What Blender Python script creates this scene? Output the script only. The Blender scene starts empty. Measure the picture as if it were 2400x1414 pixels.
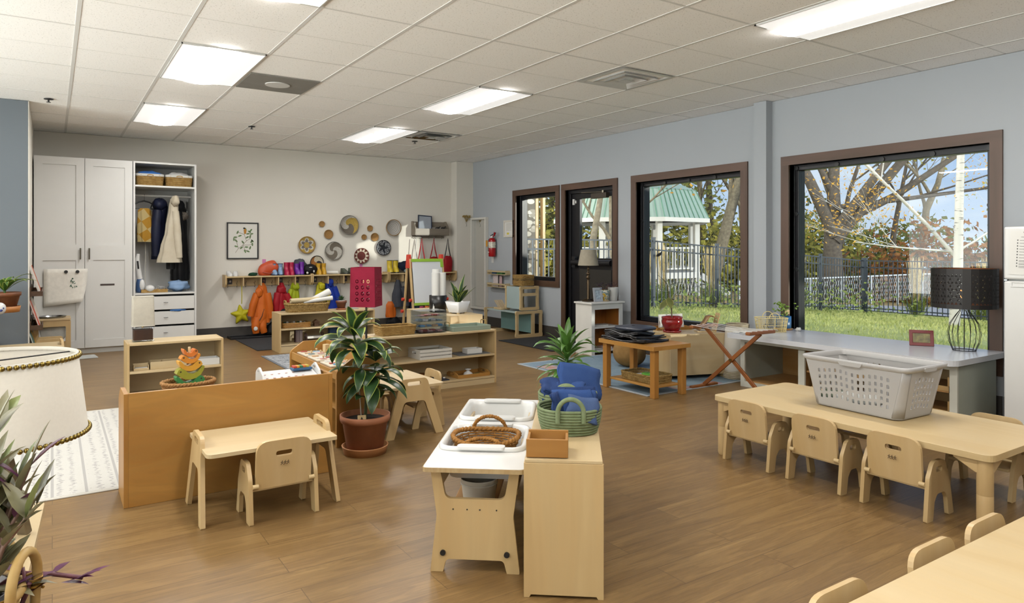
import bpy, math, random
from mathutils import Vector, Matrix, Euler
from mathutils.geometry import tessellate_polygon
PI=math.pi; R=math.radians
sin,cos=math.sin,math.cos
SC=bpy.context.scene; COL=SC.collection
rnd=random.Random(7)

# ---------------------------------------------------------------- materials
ALB=[.62]            # overall reflectance of furnishings relative to the nominal colours
def lin(h):
    h=h.lstrip('#'); o=[]
    for i in (0,2,4):
        c=int(h[i:i+2],16)/255
        o.append(ALB[0]*(c/12.92 if c<=.04045 else ((c+.055)/1.055)**2.4))
    return (*o,1)
MATS={}
def newmat(name):
    m=bpy.data.materials.new(name); m.use_nodes=True
    nt=m.node_tree; b=nt.nodes['Principled BSDF']
    return m,nt,b
def nd(nt,t,**kw):
    n=nt.nodes.new(t)
    for k,v in kw.items(): setattr(n,k,v)
    return n
def coords(nt,scale=(1,1,1),rot=(0,0,0),kind='Object'):
    tc=nd(nt,'ShaderNodeTexCoord'); mp=nd(nt,'ShaderNodeMapping')
    mp.inputs['Scale'].default_value=scale; mp.inputs['Rotation'].default_value=rot
    nt.links.new(tc.outputs[kind],mp.inputs['Vector']); return mp.outputs['Vector']
def ramp(nt,fac,stops,interp='LINEAR'):
    r=nd(nt,'ShaderNodeValToRGB'); r.color_ramp.interpolation=interp
    e=r.color_ramp.elements
    while len(e)>1: e.remove(e[-1])
    e[0].position=stops[0][0]; e[0].color=stops[0][1]
    for p,c in stops[1:]:
        x=e.new(p); x.color=c
    nt.links.new(fac,r.inputs['Fac']); return r.outputs['Color']
def noise(nt,vec,scale=5,detail=3,rough=.5,dist=0):
    n=nd(nt,'ShaderNodeTexNoise'); n.inputs['Scale'].default_value=scale
    n.inputs['Detail'].default_value=detail; n.inputs['Roughness'].default_value=rough
    n.inputs['Distortion'].default_value=dist
    if vec is not None: nt.links.new(vec,n.inputs['Vector'])
    return n.outputs['Fac']
def mixc(nt,fac,a,b,mode='MIX'):
    m=nd(nt,'ShaderNodeMix',data_type='RGBA',blend_type=mode)
    for s,v in ((m.inputs[0],fac),(m.inputs[6],a),(m.inputs[7],b)):
        if hasattr(v,'links') or hasattr(v,'is_linked'): nt.links.new(v,s)
        else: s.default_value=v
    return m.outputs[2]
def math_(nt,op,a,b=None):
    m=nd(nt,'ShaderNodeMath',operation=op)
    for i,v in enumerate((a,b)):
        if v is None: continue
        if hasattr(v,'is_linked'): nt.links.new(v,m.inputs[i])
        else: m.inputs[i].default_value=v
    return m.outputs[0]
def bump(nt,b,h,strength=.2,dist=.01):
    n=nd(nt,'ShaderNodeBump'); n.inputs['Strength'].default_value=strength; n.inputs['Distance'].default_value=dist
    nt.links.new(h,n.inputs['Height']); nt.links.new(n.outputs['Normal'],b.inputs['Normal'])
def solid(name,hexc,rough=.5,metal=0,var=.06,nscale=9,spec=None,bumpv=0,bscale=60):
    if name in MATS: return MATS[name]
    m,nt,b=newmat(name); c=lin(hexc)
    v=coords(nt); f=noise(nt,v,nscale,3)
    d=tuple(x*(1-var) for x in c[:3])+(1,); l=tuple(min(1,x*(1+var)) for x in c[:3])+(1,)
    nt.links.new(ramp(nt,f,[(.3,d),(.7,l)]),b.inputs['Base Color'])
    b.inputs['Roughness'].default_value=rough; b.inputs['Metallic'].default_value=metal
    if spec is not None: b.inputs['Specular IOR Level'].default_value=spec
    if bumpv: bump(nt,b,noise(nt,coords(nt),bscale,2),bumpv,.004)
    MATS[name]=m; return m
def wood(name,c1,c2,axis='x',scale=1,rough=.42,ring=.5,coat=0):
    """plywood / board: streaks stretched along an axis plus contour-like cathedral figure"""
    if name in MATS: return MATS[name]
    m,nt,b=newmat(name); i='xyz'.index(axis)
    s=[7*scale]*3; s[i]=(2.0 if ring>.7 else .8)*scale; s2=[60*scale]*3; s2[i]=2.5*scale
    v=coords(nt,tuple(s)); n1=noise(nt,v,1.0,3,.5,.6)
    w=math_(nt,'SINE',math_(nt,'MULTIPLY',n1,34+26*(ring>.7))); w=math_(nt,'MULTIPLY_ADD',w,.5); nt.nodes[-1].inputs[2].default_value=.5
    n2=noise(nt,coords(nt,tuple(s2)),1,3,.6)
    A,B=lin(c1),lin(c2)
    base=ramp(nt,n1,[(.3,A),(.7,B)])
    col=mixc(nt,math_(nt,'MULTIPLY',w,.28*ring*(1.5 if ring>.7 else 1)),base,tuple(x*.72 for x in A[:3])+(1,))
    col=mixc(nt,math_(nt,'MULTIPLY',n2,.3),col,tuple(x*.75 for x in A[:3])+(1,))
    nt.links.new(col,b.inputs['Base Color']); b.inputs['Roughness'].default_value=rough
    if coat: b.inputs['Coat Weight'].default_value=coat; b.inputs['Coat Roughness'].default_value=.15
    MATS[name]=m; return m
def fabric(name,c1,c2=None,scale=300,rough=.9,bumpv=.25,big=6):
    if name in MATS: return MATS[name]
    m,nt,b=newmat(name); c2=c2 or c1
    v=coords(nt); n=noise(nt,v,big,3); n2=noise(nt,v,scale,2)
    A,B=lin(c1),lin(c2)
    col=ramp(nt,n,[(.3,A),(.7,B)])
    col=mixc(nt,math_(nt,'MULTIPLY',n2,.35),col,tuple(x*.6 for x in A[:3])+(1,))
    nt.links.new(col,b.inputs['Base Color']); b.inputs['Roughness'].default_value=rough
    b.inputs['Specular IOR Level'].default_value=.2
    bump(nt,b,n2,bumpv,.003); MATS[name]=m; return m
def glass(name,tint='#ffffff',rough=0.0,alpha_like=True):
    if name in MATS: return MATS[name]
    m=bpy.data.materials.new(name); m.use_nodes=True; nt=m.node_tree; nt.nodes.clear()
    o=nd(nt,'ShaderNodeOutputMaterial'); t=nd(nt,'ShaderNodeBsdfTransparent'); g=nd(nt,'ShaderNodeBsdfGlossy')
    k,ALB[0]=ALB[0],1; t.inputs['Color'].default_value=lin(tint); ALB[0]=k; g.inputs['Roughness'].default_value=rough
    fr=nd(nt,'ShaderNodeFresnel'); fr.inputs['IOR'].default_value=1.45
    ge=nd(nt,'ShaderNodeNewGeometry'); k=math_(nt,'MULTIPLY',fr.outputs[0],math_(nt,'SUBTRACT',1,ge.outputs['Backfacing']))
    mx=nd(nt,'ShaderNodeMixShader'); nt.links.new(k,mx.inputs[0])
    nt.links.new(t.outputs[0],mx.inputs[1]); nt.links.new(g.outputs[0],mx.inputs[2]); nt.links.new(mx.outputs[0],o.inputs[0])
    MATS[name]=m; return m
def emit(name,hexc,strength,rough=.4):
    if name in MATS: return MATS[name]
    m,nt,b=newmat(name); k,ALB[0]=ALB[0],1; b.inputs['Base Color'].default_value=lin(hexc)
    b.inputs['Emission Color'].default_value=lin(hexc); ALB[0]=k; b.inputs['Emission Strength'].default_value=strength
    b.inputs['Roughness'].default_value=rough; MATS[name]=m; return m
def translucent(name,hexc,mix=.5,rough=.9,var=.08,nscale=30,hex2=None):
    if name in MATS: return MATS[name]
    m,nt,b=newmat(name); c=lin(hexc); c2=lin(hex2 or hexc)
    v=coords(nt); f=noise(nt,v,nscale,3)
    d=tuple(x*(1-var) for x in c[:3])+(1,)
    col=ramp(nt,f,[(.35,d),(.65,c2)])
    nt.links.new(col,b.inputs['Base Color']); b.inputs['Roughness'].default_value=rough
    t=nd(nt,'ShaderNodeBsdfTranslucent'); nt.links.new(col,t.inputs['Color'])
    mx=nd(nt,'ShaderNodeMixShader'); mx.inputs[0].default_value=mix
    o=nt.nodes['Material Output']
    nt.links.new(b.outputs[0],mx.inputs[1]); nt.links.new(t.outputs[0],mx.inputs[2]); nt.links.new(mx.outputs[0],o.inputs[0])
    MATS[name]=m; return m

# ---------------------------------------------------------------- mesh builder
class MB:
    def __init__(s): s.v=[]; s.f=[]; s.m=[]; s.s=[]; s.mi=0; s.sm=False
    def add(s,vs,fs,sm=None):
        b=len(s.v); s.v.extend([tuple(p) for p in vs])
        for f in fs:
            s.f.append(tuple(b+i for i in f)); s.m.append(s.mi); s.s.append(s.sm if sm is None else sm)
        return s
    def box(s,x0,x1,y0,y1,z0,z1,M=None):
        vs=[Vector((x,y,z)) for z in (z0,z1) for y in (y0,y1) for x in (x0,x1)]
        if M is not None: vs=[M@p for p in vs]
        return s.add(vs,[(0,2,3,1),(4,5,7,6),(0,1,5,4),(2,6,7,3),(0,4,6,2),(1,3,7,5)],False)
    def bar(s,p,q,w,d,up=(0,0,1)):
        p=Vector(p);q=Vector(q);z=(q-p);L=z.length;z.normalize();u=Vector(up)
        if abs(z.dot(u))>.99:u=Vector((0,1,0))
        x=z.cross(u).normalized();y=x.cross(z).normalized()
        M=Matrix((x,y,z)).transposed().to_4x4(); M.translation=p
        return s.box(-w/2,w/2,-d/2,d/2,0,L,M)
    def ring(s,pts_list,close=True,cap0=True,cap1=True,sm=True):
        """loft through equal-length rings"""
        n=len(pts_list[0]); vs=[p for r in pts_list for p in r]; fs=[]
        for k in range(len(pts_list)-1):
            for i in range(n if close else n-1):
                j=(i+1)%n; fs.append((k*n+i,k*n+j,(k+1)*n+j,(k+1)*n+i))
        s.add(vs,fs,sm)
        if cap0: s.add(pts_list[0],[tuple(range(n))[::-1]],False)
        if cap1: s.add(pts_list[-1],[tuple(range(n))],False)
        return s
    def cyl(s,p,q,r,r2=None,n=16,cap=True):
        p=Vector(p);q=Vector(q);z=(q-p).normalized();u=Vector((0,0,1)) if abs(z.z)<.95 else Vector((1,0,0))
        x=z.cross(u).normalized();y=z.cross(x).normalized(); r2=r if r2 is None else r2
        A=[p+(x*cos(2*PI*i/n)-y*sin(2*PI*i/n))*r for i in range(n)]
        B=[q+(x*cos(2*PI*i/n)-y*sin(2*PI*i/n))*r2 for i in range(n)]
        return s.ring([A,B],True,cap,cap)
    def tube(s,pts,r,n=8,closed=False,cap=True):
        pts=[Vector(p) for p in pts]; N=len(pts); rr=r if isinstance(r,(list,tuple)) else [r]*N
        rings=[]; prev=None
        for i,p in enumerate(pts):
            if closed: t=(pts[(i+1)%N]-pts[i-1])
            else: t=pts[min(i+1,N-1)]-pts[max(i-1,0)]
            if t.length<1e-9: t=Vector((0,0,1))
            t.normalize()
            if prev is None:
                u=Vector((0,0,1)) if abs(t.z)<.9 else Vector((1,0,0)); x=t.cross(u).normalized()
            else:
                x=prev-t*prev.dot(t)
                x=x.normalized() if x.length>1e-6 else t.orthogonal().normalized()
            prev=x; y=t.cross(x)
            rings.append([p+(x*cos(2*PI*k/n)+y*sin(2*PI*k/n))*rr[i] for k in range(n)])
        if closed:
            rings.append(rings[0]); return s.ring(rings,True,False,False)
        return s.ring(rings,True,cap,cap)
    def lathe(s,prof,n=32,c=(0,0,0),cap0=False,cap1=False):
        rings=[[Vector((c[0]+r*cos(2*PI*i/n),c[1]+r*sin(2*PI*i/n),c[2]+z)) for i in range(n)] for r,z in prof]
        return s.ring(rings,True,cap0,cap1)
    def plate(s,outer,holes=(),t=.015,o=(0,0,0),ux=(1,0,0),uy=(0,1,0)):
        """flat panel of thickness t, outline in 2D, holes cut through; centred on its plane"""
        o=Vector(o);ux=Vector(ux).normalized();uy=Vector(uy).normalized();n=ux.cross(uy)
        loops=[list(outer)]+[list(h) for h in holes]
        def area(l): return sum(l[i][0]*l[(i+1)%len(l)][1]-l[(i+1)%len(l)][0]*l[i][1] for i in range(len(l)))
        if area(loops[0])<0: loops[0].reverse()
        for i in range(1,len(loops)):
            if area(loops[i])>0: loops[i].reverse()
        flat=[p for l in loops for p in l]
        tri=tessellate_polygon([[Vector((p[0],p[1],0)) for p in l] for l in loops])
        W=lambda p,k:o+ux*p[0]+uy*p[1]+n*(k*t/2)
        N=len(flat)
        vs=[W(p,-1) for p in flat]+[W(p,1) for p in flat]; fs=[]
        for a,b,c in tri:
            A,B,C=flat[a],flat[b],flat[c]
            if (B[0]-A[0])*(C[1]-A[1])-(B[1]-A[1])*(C[0]-A[0])<0: b,c=c,b
            fs.append((a+N,b+N,c+N)); fs.append((a,c,b))
        k=0
        for l in loops:
            m=len(l)
            for i in range(m):
                j=(i+1)%m; fs.append((k+i,k+j,k+j+N,k+i+N))
            k+=m
        return s.add(vs,fs,False)
    def blob(s,c,rx,ry,rz,n=14,m=9,e=1.0,jit=0,seed=0,M=None):
        """superellipsoid lump"""
        q=random.Random(seed); rings=[]
        sg=lambda a,p:math.copysign(abs(a)**p,a)
        ph=[q.uniform(0,6.28) for _ in range(4)]
        for k in range(m+1):
            a=-PI/2+PI*k/m; rg=[]
            for i in range(n):
                b=2*PI*i/n
                j=1+jit*(sin(3*b+ph[0]+a*2)+.6*sin(5*b+ph[1]-3*a)+.5*sin(2*a*3+ph[2]))
                p=Vector((rx*sg(cos(a),e)*sg(cos(b),e)*j,ry*sg(cos(a),e)*sg(sin(b),e)*j,rz*sg(sin(a),e)*j))
                if M is not None: p=M@p
                rg.append(Vector(c)+p)
            rings.append(rg)
        return s.ring(rings,True,False,False)
    def grid(s,fn,nu,nv,t=0,sm=True):
        """sheet fn(u,v)->Vector ; optional thickness along normal"""
        P=[[Vector(fn(i/nu,j/nv)) for i in range(nu+1)] for j in range(nv+1)]
        vs=[p for r in P for p in r]; w=nu+1
        fs=[(j*w+i,j*w+i+1,(j+1)*w+i+1,(j+1)*w+i) for j in range(nv) for i in range(nu)]
        if not t: return s.add(vs,fs,sm)
        nn=[]
        for j in range(nv+1):
            for i in range(w):
                du=P[j][min(i+1,nu)]-P[j][max(i-1,0)]; dv=P[min(j+1,nv)][i]-P[max(j-1,0)][i]
                c=du.cross(dv); nn.append(c.normalized() if c.length>1e-12 else Vector((0,0,1)))
        A=[p+q*t/2 for p,q in zip(vs,nn)]; B=[p-q*t/2 for p,q in zip(vs,nn)]
        N=len(vs); F=list(fs)+[tuple(x+N for x in f[::-1]) for f in fs]
        bd=[i for i in range(w)]+[j*w+nu for j in range(1,nv+1)]+[nv*w+i for i in range(nu-1,-1,-1)]+[j*w for j in range(nv-1,0,-1)]
        for k in range(len(bd)):
            a,b=bd[k],bd[(k+1)%len(bd)]; F.append((a,a+N,b+N,b))
        return s.add(A+B,F,sm)
def rpoly(pts,r,n=5):
    out=[];N=len(pts)
    for i,p in enumerate(pts):
        rr=r[i] if isinstance(r,(list,tuple)) else r
        P=Vector((p[0],p[1]));A=Vector(pts[i-1][:2]);B=Vector(pts[(i+1)%N][:2])
        if rr<=0: out.append((P.x,P.y)); continue
        a=(A-P);b=(B-P);la,lb=a.length,b.length;a/=la;b/=lb
        ang=math.acos(max(-1,min(1,a.dot(b)))); d=min(rr/math.tan(ang/2),la*.49,lb*.49)
        p0=P+a*d;p1=P+b*d
        for k in range(n+1):
            t=k/n; q=p0*(1-t)**2+P*2*t*(1-t)+p1*t*t; out.append((q.x,q.y))
    return out
def rrect(cx,cy,w,h,r,n=5): return rpoly([(cx-w/2,cy-h/2),(cx+w/2,cy-h/2),(cx+w/2,cy+h/2),(cx-w/2,cy+h/2)],r,n)
def circ(cx,cy,r,n=20): return [(cx+r*cos(2*PI*i/n),cy+r*sin(2*PI*i/n)) for i in range(n)]

# ---------------------------------------------------------------- objects
def mesh_obj(name,mb,mat,parent=None,bev=0,loc=None,rz=0,seg=2):
    me=bpy.data.meshes.new(name); me.from_pydata(mb.v,[],mb.f)
    for m in (mat if isinstance(mat,(list,tuple)) else [mat]): me.materials.append(m)
    me.polygons.foreach_set('material_index',mb.m); me.polygons.foreach_set('use_smooth',mb.s)
    me.update()
    o=bpy.data.objects.new(name,me); COL.objects.link(o)
    if parent is not None: o.parent=parent
    if loc is not None: o.location=loc
    if rz: o.rotation_euler=(0,0,rz)
    if bev:
        b=o.modifiers.new('Bevel','BEVEL'); b.width=bev; b.segments=seg; b.limit_method='ANGLE'; b.angle_limit=R(50)
    return o
def tag(o,label,cat,group=None):
    o['label']=label; o['category']=cat
    if group: o['group']=group
    return o
def T(name,label,cat,loc=(0,0,0),rz=0,group=None):
    o=bpy.data.objects.new(name,None); o.empty_display_size=.1; COL.objects.link(o)
    o.location=loc; o.rotation_euler=(0,0,rz); return tag(o,label,cat,group)
def P(name,mb,mat,parent,bev=0,label=None):
    o=mesh_obj(name,mb,mat,parent,bev)
    if label: o['label']=label
    return o
def ONE(name,mb,mat,label,cat,loc=(0,0,0),rz=0,bev=0,group=None):
    return tag(mesh_obj(name,mb,mat,None,bev,loc,rz),label,cat,group)
def S(name,mb,mat,parent=None,bev=0):
    o=mesh_obj(name,mb,mat,parent,bev)
    if parent is None: o['kind']='structure'
    return o
def SE(name,loc=(0,0,0)):
    o=bpy.data.objects.new(name,None); COL.objects.link(o); o.location=loc; o['kind']='structure'; return o
def dup(root,loc,rz=None,label=None,group=None):
    r=root.copy(); COL.objects.link(r); r.location=loc
    if rz is not None: r.rotation_euler=(0,0,rz)
    if label: r['label']=label
    if group: r['group']=group
    for c in list(root.children):
        d=c.copy(); COL.objects.link(d); d.parent=r
        for g in list(c.children):
            e=g.copy(); COL.objects.link(e); e.parent=d
    return r
def B(*a,**k): return MB().box(*a,**k)
def boxes(*bs):
    m=MB()
    for b in bs: m.box(*b)
    return m

def textm(name,body,size,mat,parent,loc,rot,ext=.0002,align='CENTER'):
    """lettering as a plain mesh part"""
    cu=bpy.data.curves.new('txt','FONT'); cu.body=body; cu.size=size; cu.align_x=align; cu.extrude=ext
    o=bpy.data.objects.new('txt',cu); COL.objects.link(o)
    dg=bpy.context.evaluated_depsgraph_get(); me=bpy.data.meshes.new_from_object(o.evaluated_get(dg))
    bpy.data.objects.remove(o); bpy.data.curves.remove(cu)
    me.materials.clear(); me.materials.append(mat)
    q=bpy.data.objects.new(name,me); COL.objects.link(q); q.parent=parent; q.location=loc; q.rotation_euler=rot; return q
# ---------------------------------------------------------------- scene constants (metres; camera stands at the origin)
XW,YW,CZ=5.947,10.39,2.713          # right wall, back wall, ceiling
GX,GY,FT=.136,5.357,.6096           # ceiling grid origin and tile step

# ---------------------------------------------------------------- shared materials
MAPLE=wood('maple','#e9cf9e','#dfc089','y',ring=.35); MAPLEX=wood('maple_x','#e9cf9e','#dfc089','x',ring=.35); MAPLEZ=wood('maple_z','#e4c592','#d9b67c','z',ring=.35)
BIRCH=wood('birch','#e6cfa4','#dabd8c','x',ring=.3); BIRCHY=wood('birch_y','#e6cfa4','#dabd8c','y',ring=.3); BIRCHZ=wood('birch_z','#e2c48f','#d6b27a','z',ring=.5)
HONEY=wood('honey','#c8944a','#ab7430','x',.8,ring=1.0); HONEYZ=wood('honey_z','#c48f45','#aa7331','z',.8,ring=.8); HONEYY=wood('honey_y','#c8944a','#ab7430','y',.8,ring=.8)
TEAK=wood('teak','#c99048','#b67c38','z',1,ring=.4,rough=.3); TEAKX=wood('teak_x','#d09c54','#bd853e','x',1,ring=.4,rough=.3); TEAKY=wood('teak_y','#d09c54','#bd853e','y',1,ring=.4,rough=.3)
PINE=wood('pine','#d3a365','#b47a3a','y',1.2,ring=.8); PINEZ=wood('pine_z','#c07c35','#a86224','z',1.2,ring=.6)
WALNUT=wood('walnut','#6d5142','#57402f','y',1.4,ring=.3,rough=.45); WALNUTZ=wood('walnut_z','#6d5142','#57402f','z',1.4,ring=.3,rough=.45)
CHERRY=wood('cherry','#a8652f','#8c4f22','z',1.3,ring=.3); CHERRYX=wood('cherry_x','#a8652f','#8c4f22','x',1.3,ring=.3)
WHITE=solid('white_lacquer','#eeeeeb',.35,var=.01); WHITEP=solid('white_paint','#e9e7df',.45,var=.03); OFFW=solid('off_white','#e7e2d6',.6,var=.03)
LAM=solid('white_laminate','#f1f0ee',.25,var=.01); PLASW=solid('white_plastic','#f0f0ee',.25,var=.01)
BLACK=solid('black_metal','#15151a',.4,var=.02); BLACKP=solid('black_plastic','#1a1a1c',.35,var=.03); GAP=solid('dark_recess','#0c0c0d',.9,var=0)
STEEL=solid('steel','#b8bbbd',.25,1,.02); CHROME=solid('chrome','#d0d2d4',.12,1,.01); BRASS=solid('brass','#b89a5a',.35,1,.05); PEWTER=solid('pewter','#8b8577',.3,1,.05)
TERRA=solid('terracotta','#b87650',.7,var=.18,nscale=6,bumpv=.1); TERRAL=solid('terracotta_light','#d0925e',.6,var=.1)
SOIL=solid('soil','#2b211a',.95,var=.5,nscale=40,bumpv=.8,bscale=50)
WICK=fabric('wicker','#b98443','#8c5c26',160,.75,.4,30); WICKL=fabric('wicker_light','#c9a667','#a67f45',160,.8,.4,30); SEAG=fabric('seagrass','#c4a468','#8a6a36',120,.85,.5,50); RATT=fabric('rattan','#d6b577','#b88d4c',60,.5,.15,15)
PAPER=solid('paper','#f2f1ec',.8,var=.01); CARD=solid('cardboard','#dcc9a0',.8,var=.03)
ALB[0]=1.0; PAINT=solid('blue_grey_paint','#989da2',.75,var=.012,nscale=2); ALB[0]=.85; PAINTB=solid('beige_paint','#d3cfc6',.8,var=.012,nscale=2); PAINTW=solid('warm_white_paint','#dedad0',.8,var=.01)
PAINTD=solid('blue_grey_dark','#6c747b',.8,var=.015,nscale=2)  # left wall a darker blue-grey than the right one
ALB[0]=.62; BASEM=solid('rubber_base','#47433f',.55,var=.05)
PANE=glass('window_glass','#f4f8f8'); ACRY=glass('acrylic','#eef1f4',.02)

# ---------------------------------------------------------------- floor / ceiling
def floor_mat():
    m,nt,b=newmat('vinyl_plank')
    v=coords(nt)
    br=nd(nt,'ShaderNodeTexBrick'); br.offset=.37; br.squash=1
    for k,x in (('Scale',1),('Mortar Size',.0016),('Mortar Smooth',.2),('Bias',0),('Brick Width',1.22),('Row Height',.152)): br.inputs[k].default_value=x
    br.inputs['Color1'].default_value=(0,0,0,1); br.inputs['Color2'].default_value=(1,1,1,1); br.inputs['Mortar'].default_value=(.5,.5,.5,1)
    nt.links.new(v,br.inputs['Vector'])
    va=nd(nt,'ShaderNodeVectorMath',operation='MULTIPLY_ADD'); nt.links.new(br.outputs['Color'],va.inputs[0])
    va.inputs[1].default_value=(3,7,2); nt.links.new(v,va.inputs[2])
    mp=nd(nt,'ShaderNodeMapping'); mp.inputs['Scale'].default_value=(1.1,11,1); nt.links.new(va.outputs[0],mp.inputs['Vector'])
    n1=noise(nt,mp.outputs[0],1.6,4,.6,.5)
    mp2=nd(nt,'ShaderNodeMapping'); mp2.inputs['Scale'].default_value=(5,120,1); nt.links.new(va.outputs[0],mp2.inputs['Vector'])
    n2=noise(nt,mp2.outputs[0],1,4,.7)
    col=ramp(nt,n1,[(.25,lin('#856741')),(.5,lin('#98784b')),(.75,lin('#ab8a58'))])
    col=mixc(nt,math_(nt,'MULTIPLY',br.outputs['Color'],.16),col,lin('#6a5030'))
    w=math_(nt,'SINE',math_(nt,'MULTIPLY',n1,42)); w=math_(nt,'MAXIMUM',w,0)
    col=mixc(nt,math_(nt,'MULTIPLY',w,.22),col,lin('#5c4326'))
    col=mixc(nt,math_(nt,'MULTIPLY',math_(nt,'SUBTRACT',n2,.35),.9),col,lin('#543a1e'))
    col=mixc(nt,math_(nt,'MULTIPLY',br.outputs['Fac'],.6),col,lin('#4d3826'))
    nt.links.new(col,b.inputs['Base Color'])
    b.inputs['Roughness'].default_value=.36; b.inputs['Specular IOR Level'].default_value=.4
    bump(nt,b,n2,.12,.002); return m
S('floor',B(-3.2,6.2,-3,YW+.2,-.12,0),floor_mat())
ALB[0]=1.0
def ceil_mat():
    m,nt,b=newmat('acoustic_tile')
    n=noise(nt,coords(nt,(1,1.0,1)),95,3,.7); s=ramp(nt,n,[(.34,lin('#bdbcb8')),(.39,lin('#f4f3f1'))])
    nt.links.new(s,b.inputs['Base Color']); b.inputs['Roughness'].default_value=.9; return m
S('ceiling',B(-3.2,6.2,-3,YW+.2,CZ+.004,CZ+.2),ceil_mat())
mb=MB()
for i in range(-6,11):
    x=GX+FT*i
    if -3.2<x<XW: mb.box(x-.012,x+.012,-3,YW,CZ+.0015,CZ+.006)
for j in range(-7,5):
    y=GY+2*FT*j
    if -3<y<YW: mb.box(-3.2,XW,y-.009,y+.009,CZ+.002,CZ+.006)
    if j<4: mb.box(-3.2,XW,y+FT-.0035,y+FT+.0035,CZ+.003,CZ+.006)
S('trim_1',mb,solid('grid_paint','#d2d1ce',.5,var=.01))

# ---------------------------------------------------------------- walls
ALB[0]=.62
WY0,WY1=-3,YW
W1=(7.87,8.88,.795,2.065); DR=(6.665,7.65,0,2.065); W2=(4.70,6.245,.385,2.065); W3=(2.41,4.135,.385,2.065)
mb=MB(); xs=(XW,XW+.17)
ys=[WY0]
for o in (W3,W2,DR,W1): ys+= [o[0],o[1]]
ys.append(WY1)
for k in range(0,len(ys),2): mb.box(*xs,ys[k],ys[k+1],0,CZ)
for o in (W3,W2,DR,W1):
    mb.box(*xs,o[0],o[1],o[3],CZ)
    if o[2]>0: mb.box(*xs,o[0],o[1],0,o[2])
S('wall_right',mb,PAINT)
S('wall_column',B(5.85,XW,4.33,4.475,0,CZ),PAINT)
S('wall_back',B(-.2,XW+.17,YW,YW+.15,0,CZ),PAINTB)
S('wall_corner',B(5.63,XW-.0005,10.2,YW,0,CZ),PAINTB)
LW=[(-2.6+2.7*k,-2.6+2.7*k+2.35,.25,2.45) for k in range(4)]
mb=MB()
mb.box(-3.3,-3.2,-3,8.35,0,.25); mb.box(-3.3,-3.2,-3,8.35,2.45,CZ); mb.box(-3.3,-.2,8.35,YW+.15,0,CZ)
for a,b_ in ((-3,-2.6),)+tuple((LW[k][1],LW[k+1][0] if k<3 else 8.35) for k in range(4)): mb.box(-3.3,-3.2,a,b_,.25,2.45)
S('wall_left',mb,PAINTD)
S('wall_return',B(-.2,-.192,8.352,YW,0,CZ),PAINTW)
S('wall_front',B(-3.3,XW+.17,-3.1,-3,0,CZ),PAINTB)
mb=MB()
for y0,y1 in ((WY0,2.328-.01),(2.328,6.577),(7.738,10.2)): mb.box(XW-.012,XW,y0,y1,0,.15)
S('baseboard_right',mb,BASEM)
S('baseboard_back',boxes((-.19,5.63,YW-.012,YW,0,.15),(5.618,XW-.012,10.188,10.2,0,.15)),BASEM)
S('baseboard_left',boxes((-3.2,-.2,8.338,8.35,0,.15)),BASEM)

# ---------------------------------------------------------------- windows and door
FRM=solid('bronze_frame','#26262a',.35,.3,.03); FRL=solid('anodised','#4a4f57',.3,.6,.03)
def casing(mb,o,cw=.086,bottom=True):
    y0,y1,z0,z1=o
    mb.mi=0; mb.box(XW-.02,XW+.07,y0-cw,y1+cw,z1,z1+cw)
    if bottom: mb.box(XW-.02,XW+.07,y0-cw,y1+cw,z0-cw,z0)
    mb.mi=1
    mb.box(XW-.019,XW+.07,y0-cw,y0,z0-(0 if bottom else 0),z1); mb.box(XW-.019,XW+.07,y1,y1+cw,z0,z1); mb.mi=0
def window(n,o,clips):
    y0,y1,z0,z1=o
    r=SE('window_%d'%n)
    mb=MB(); casing(mb,o); S('window_casing',mb,[WALNUT,WALNUTZ],r)
    w=.05; x0,x1=XW+.07,XW+.17
    mb=boxes((x0,x1,y0,y1,z1-w,z1),(x0,x1,y0,y1,z0,z0+w),(x0,x1,y0,y0+w,z0+w,z1-w),(x0,x1,y1-w,y1,z0+w,z1-w))
    S('window_frame',mb,FRM,r,.004)
    S('window_pane',B(XW+.112,XW+.118,y0+w,y1-w,z0+w,z1-w),PANE,r)
    for (y,z) in clips:
        S('suction_disc',MB().cyl((x0-.012,y,z),(x0+.004,y,z),.021,n=20),BLACKP,r)
    return r
window(1,W1,[])
def clipset(o,ny):
    y0,y1,z0,z1=o; c=[(y0+.03+(y1-y0-.06)*k/(ny-1),z1-.03) for k in range(ny)]
    for z in (z0+.03,z0+(z1-z0)*.4,z0+(z1-z0)*.72): c+=[(y0+.028,z),(y1-.028,z)]
    return c
window(2,W2,clipset(W2,5)); window(3,W3,clipset(W3,5))
for k,(a,b_,c,e) in enumerate(LW):  # unseen windows added in the left wall to brighten the ceiling
    r=SE('window_%d'%(k+4)); S('window_frame',boxes((-3.29,-3.21,a,b_,c,c+.05),(-3.29,-3.21,a,b_,e-.05,e),(-3.29,-3.21,a,a+.05,c+.05,e-.05),(-3.29,-3.21,b_-.05,b_,c+.05,e-.05)),FRM,r)
    S('window_pane',B(-3.253,-3.247,a+.05,b_-.05,c+.05,e-.05),PANE,r)
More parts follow.
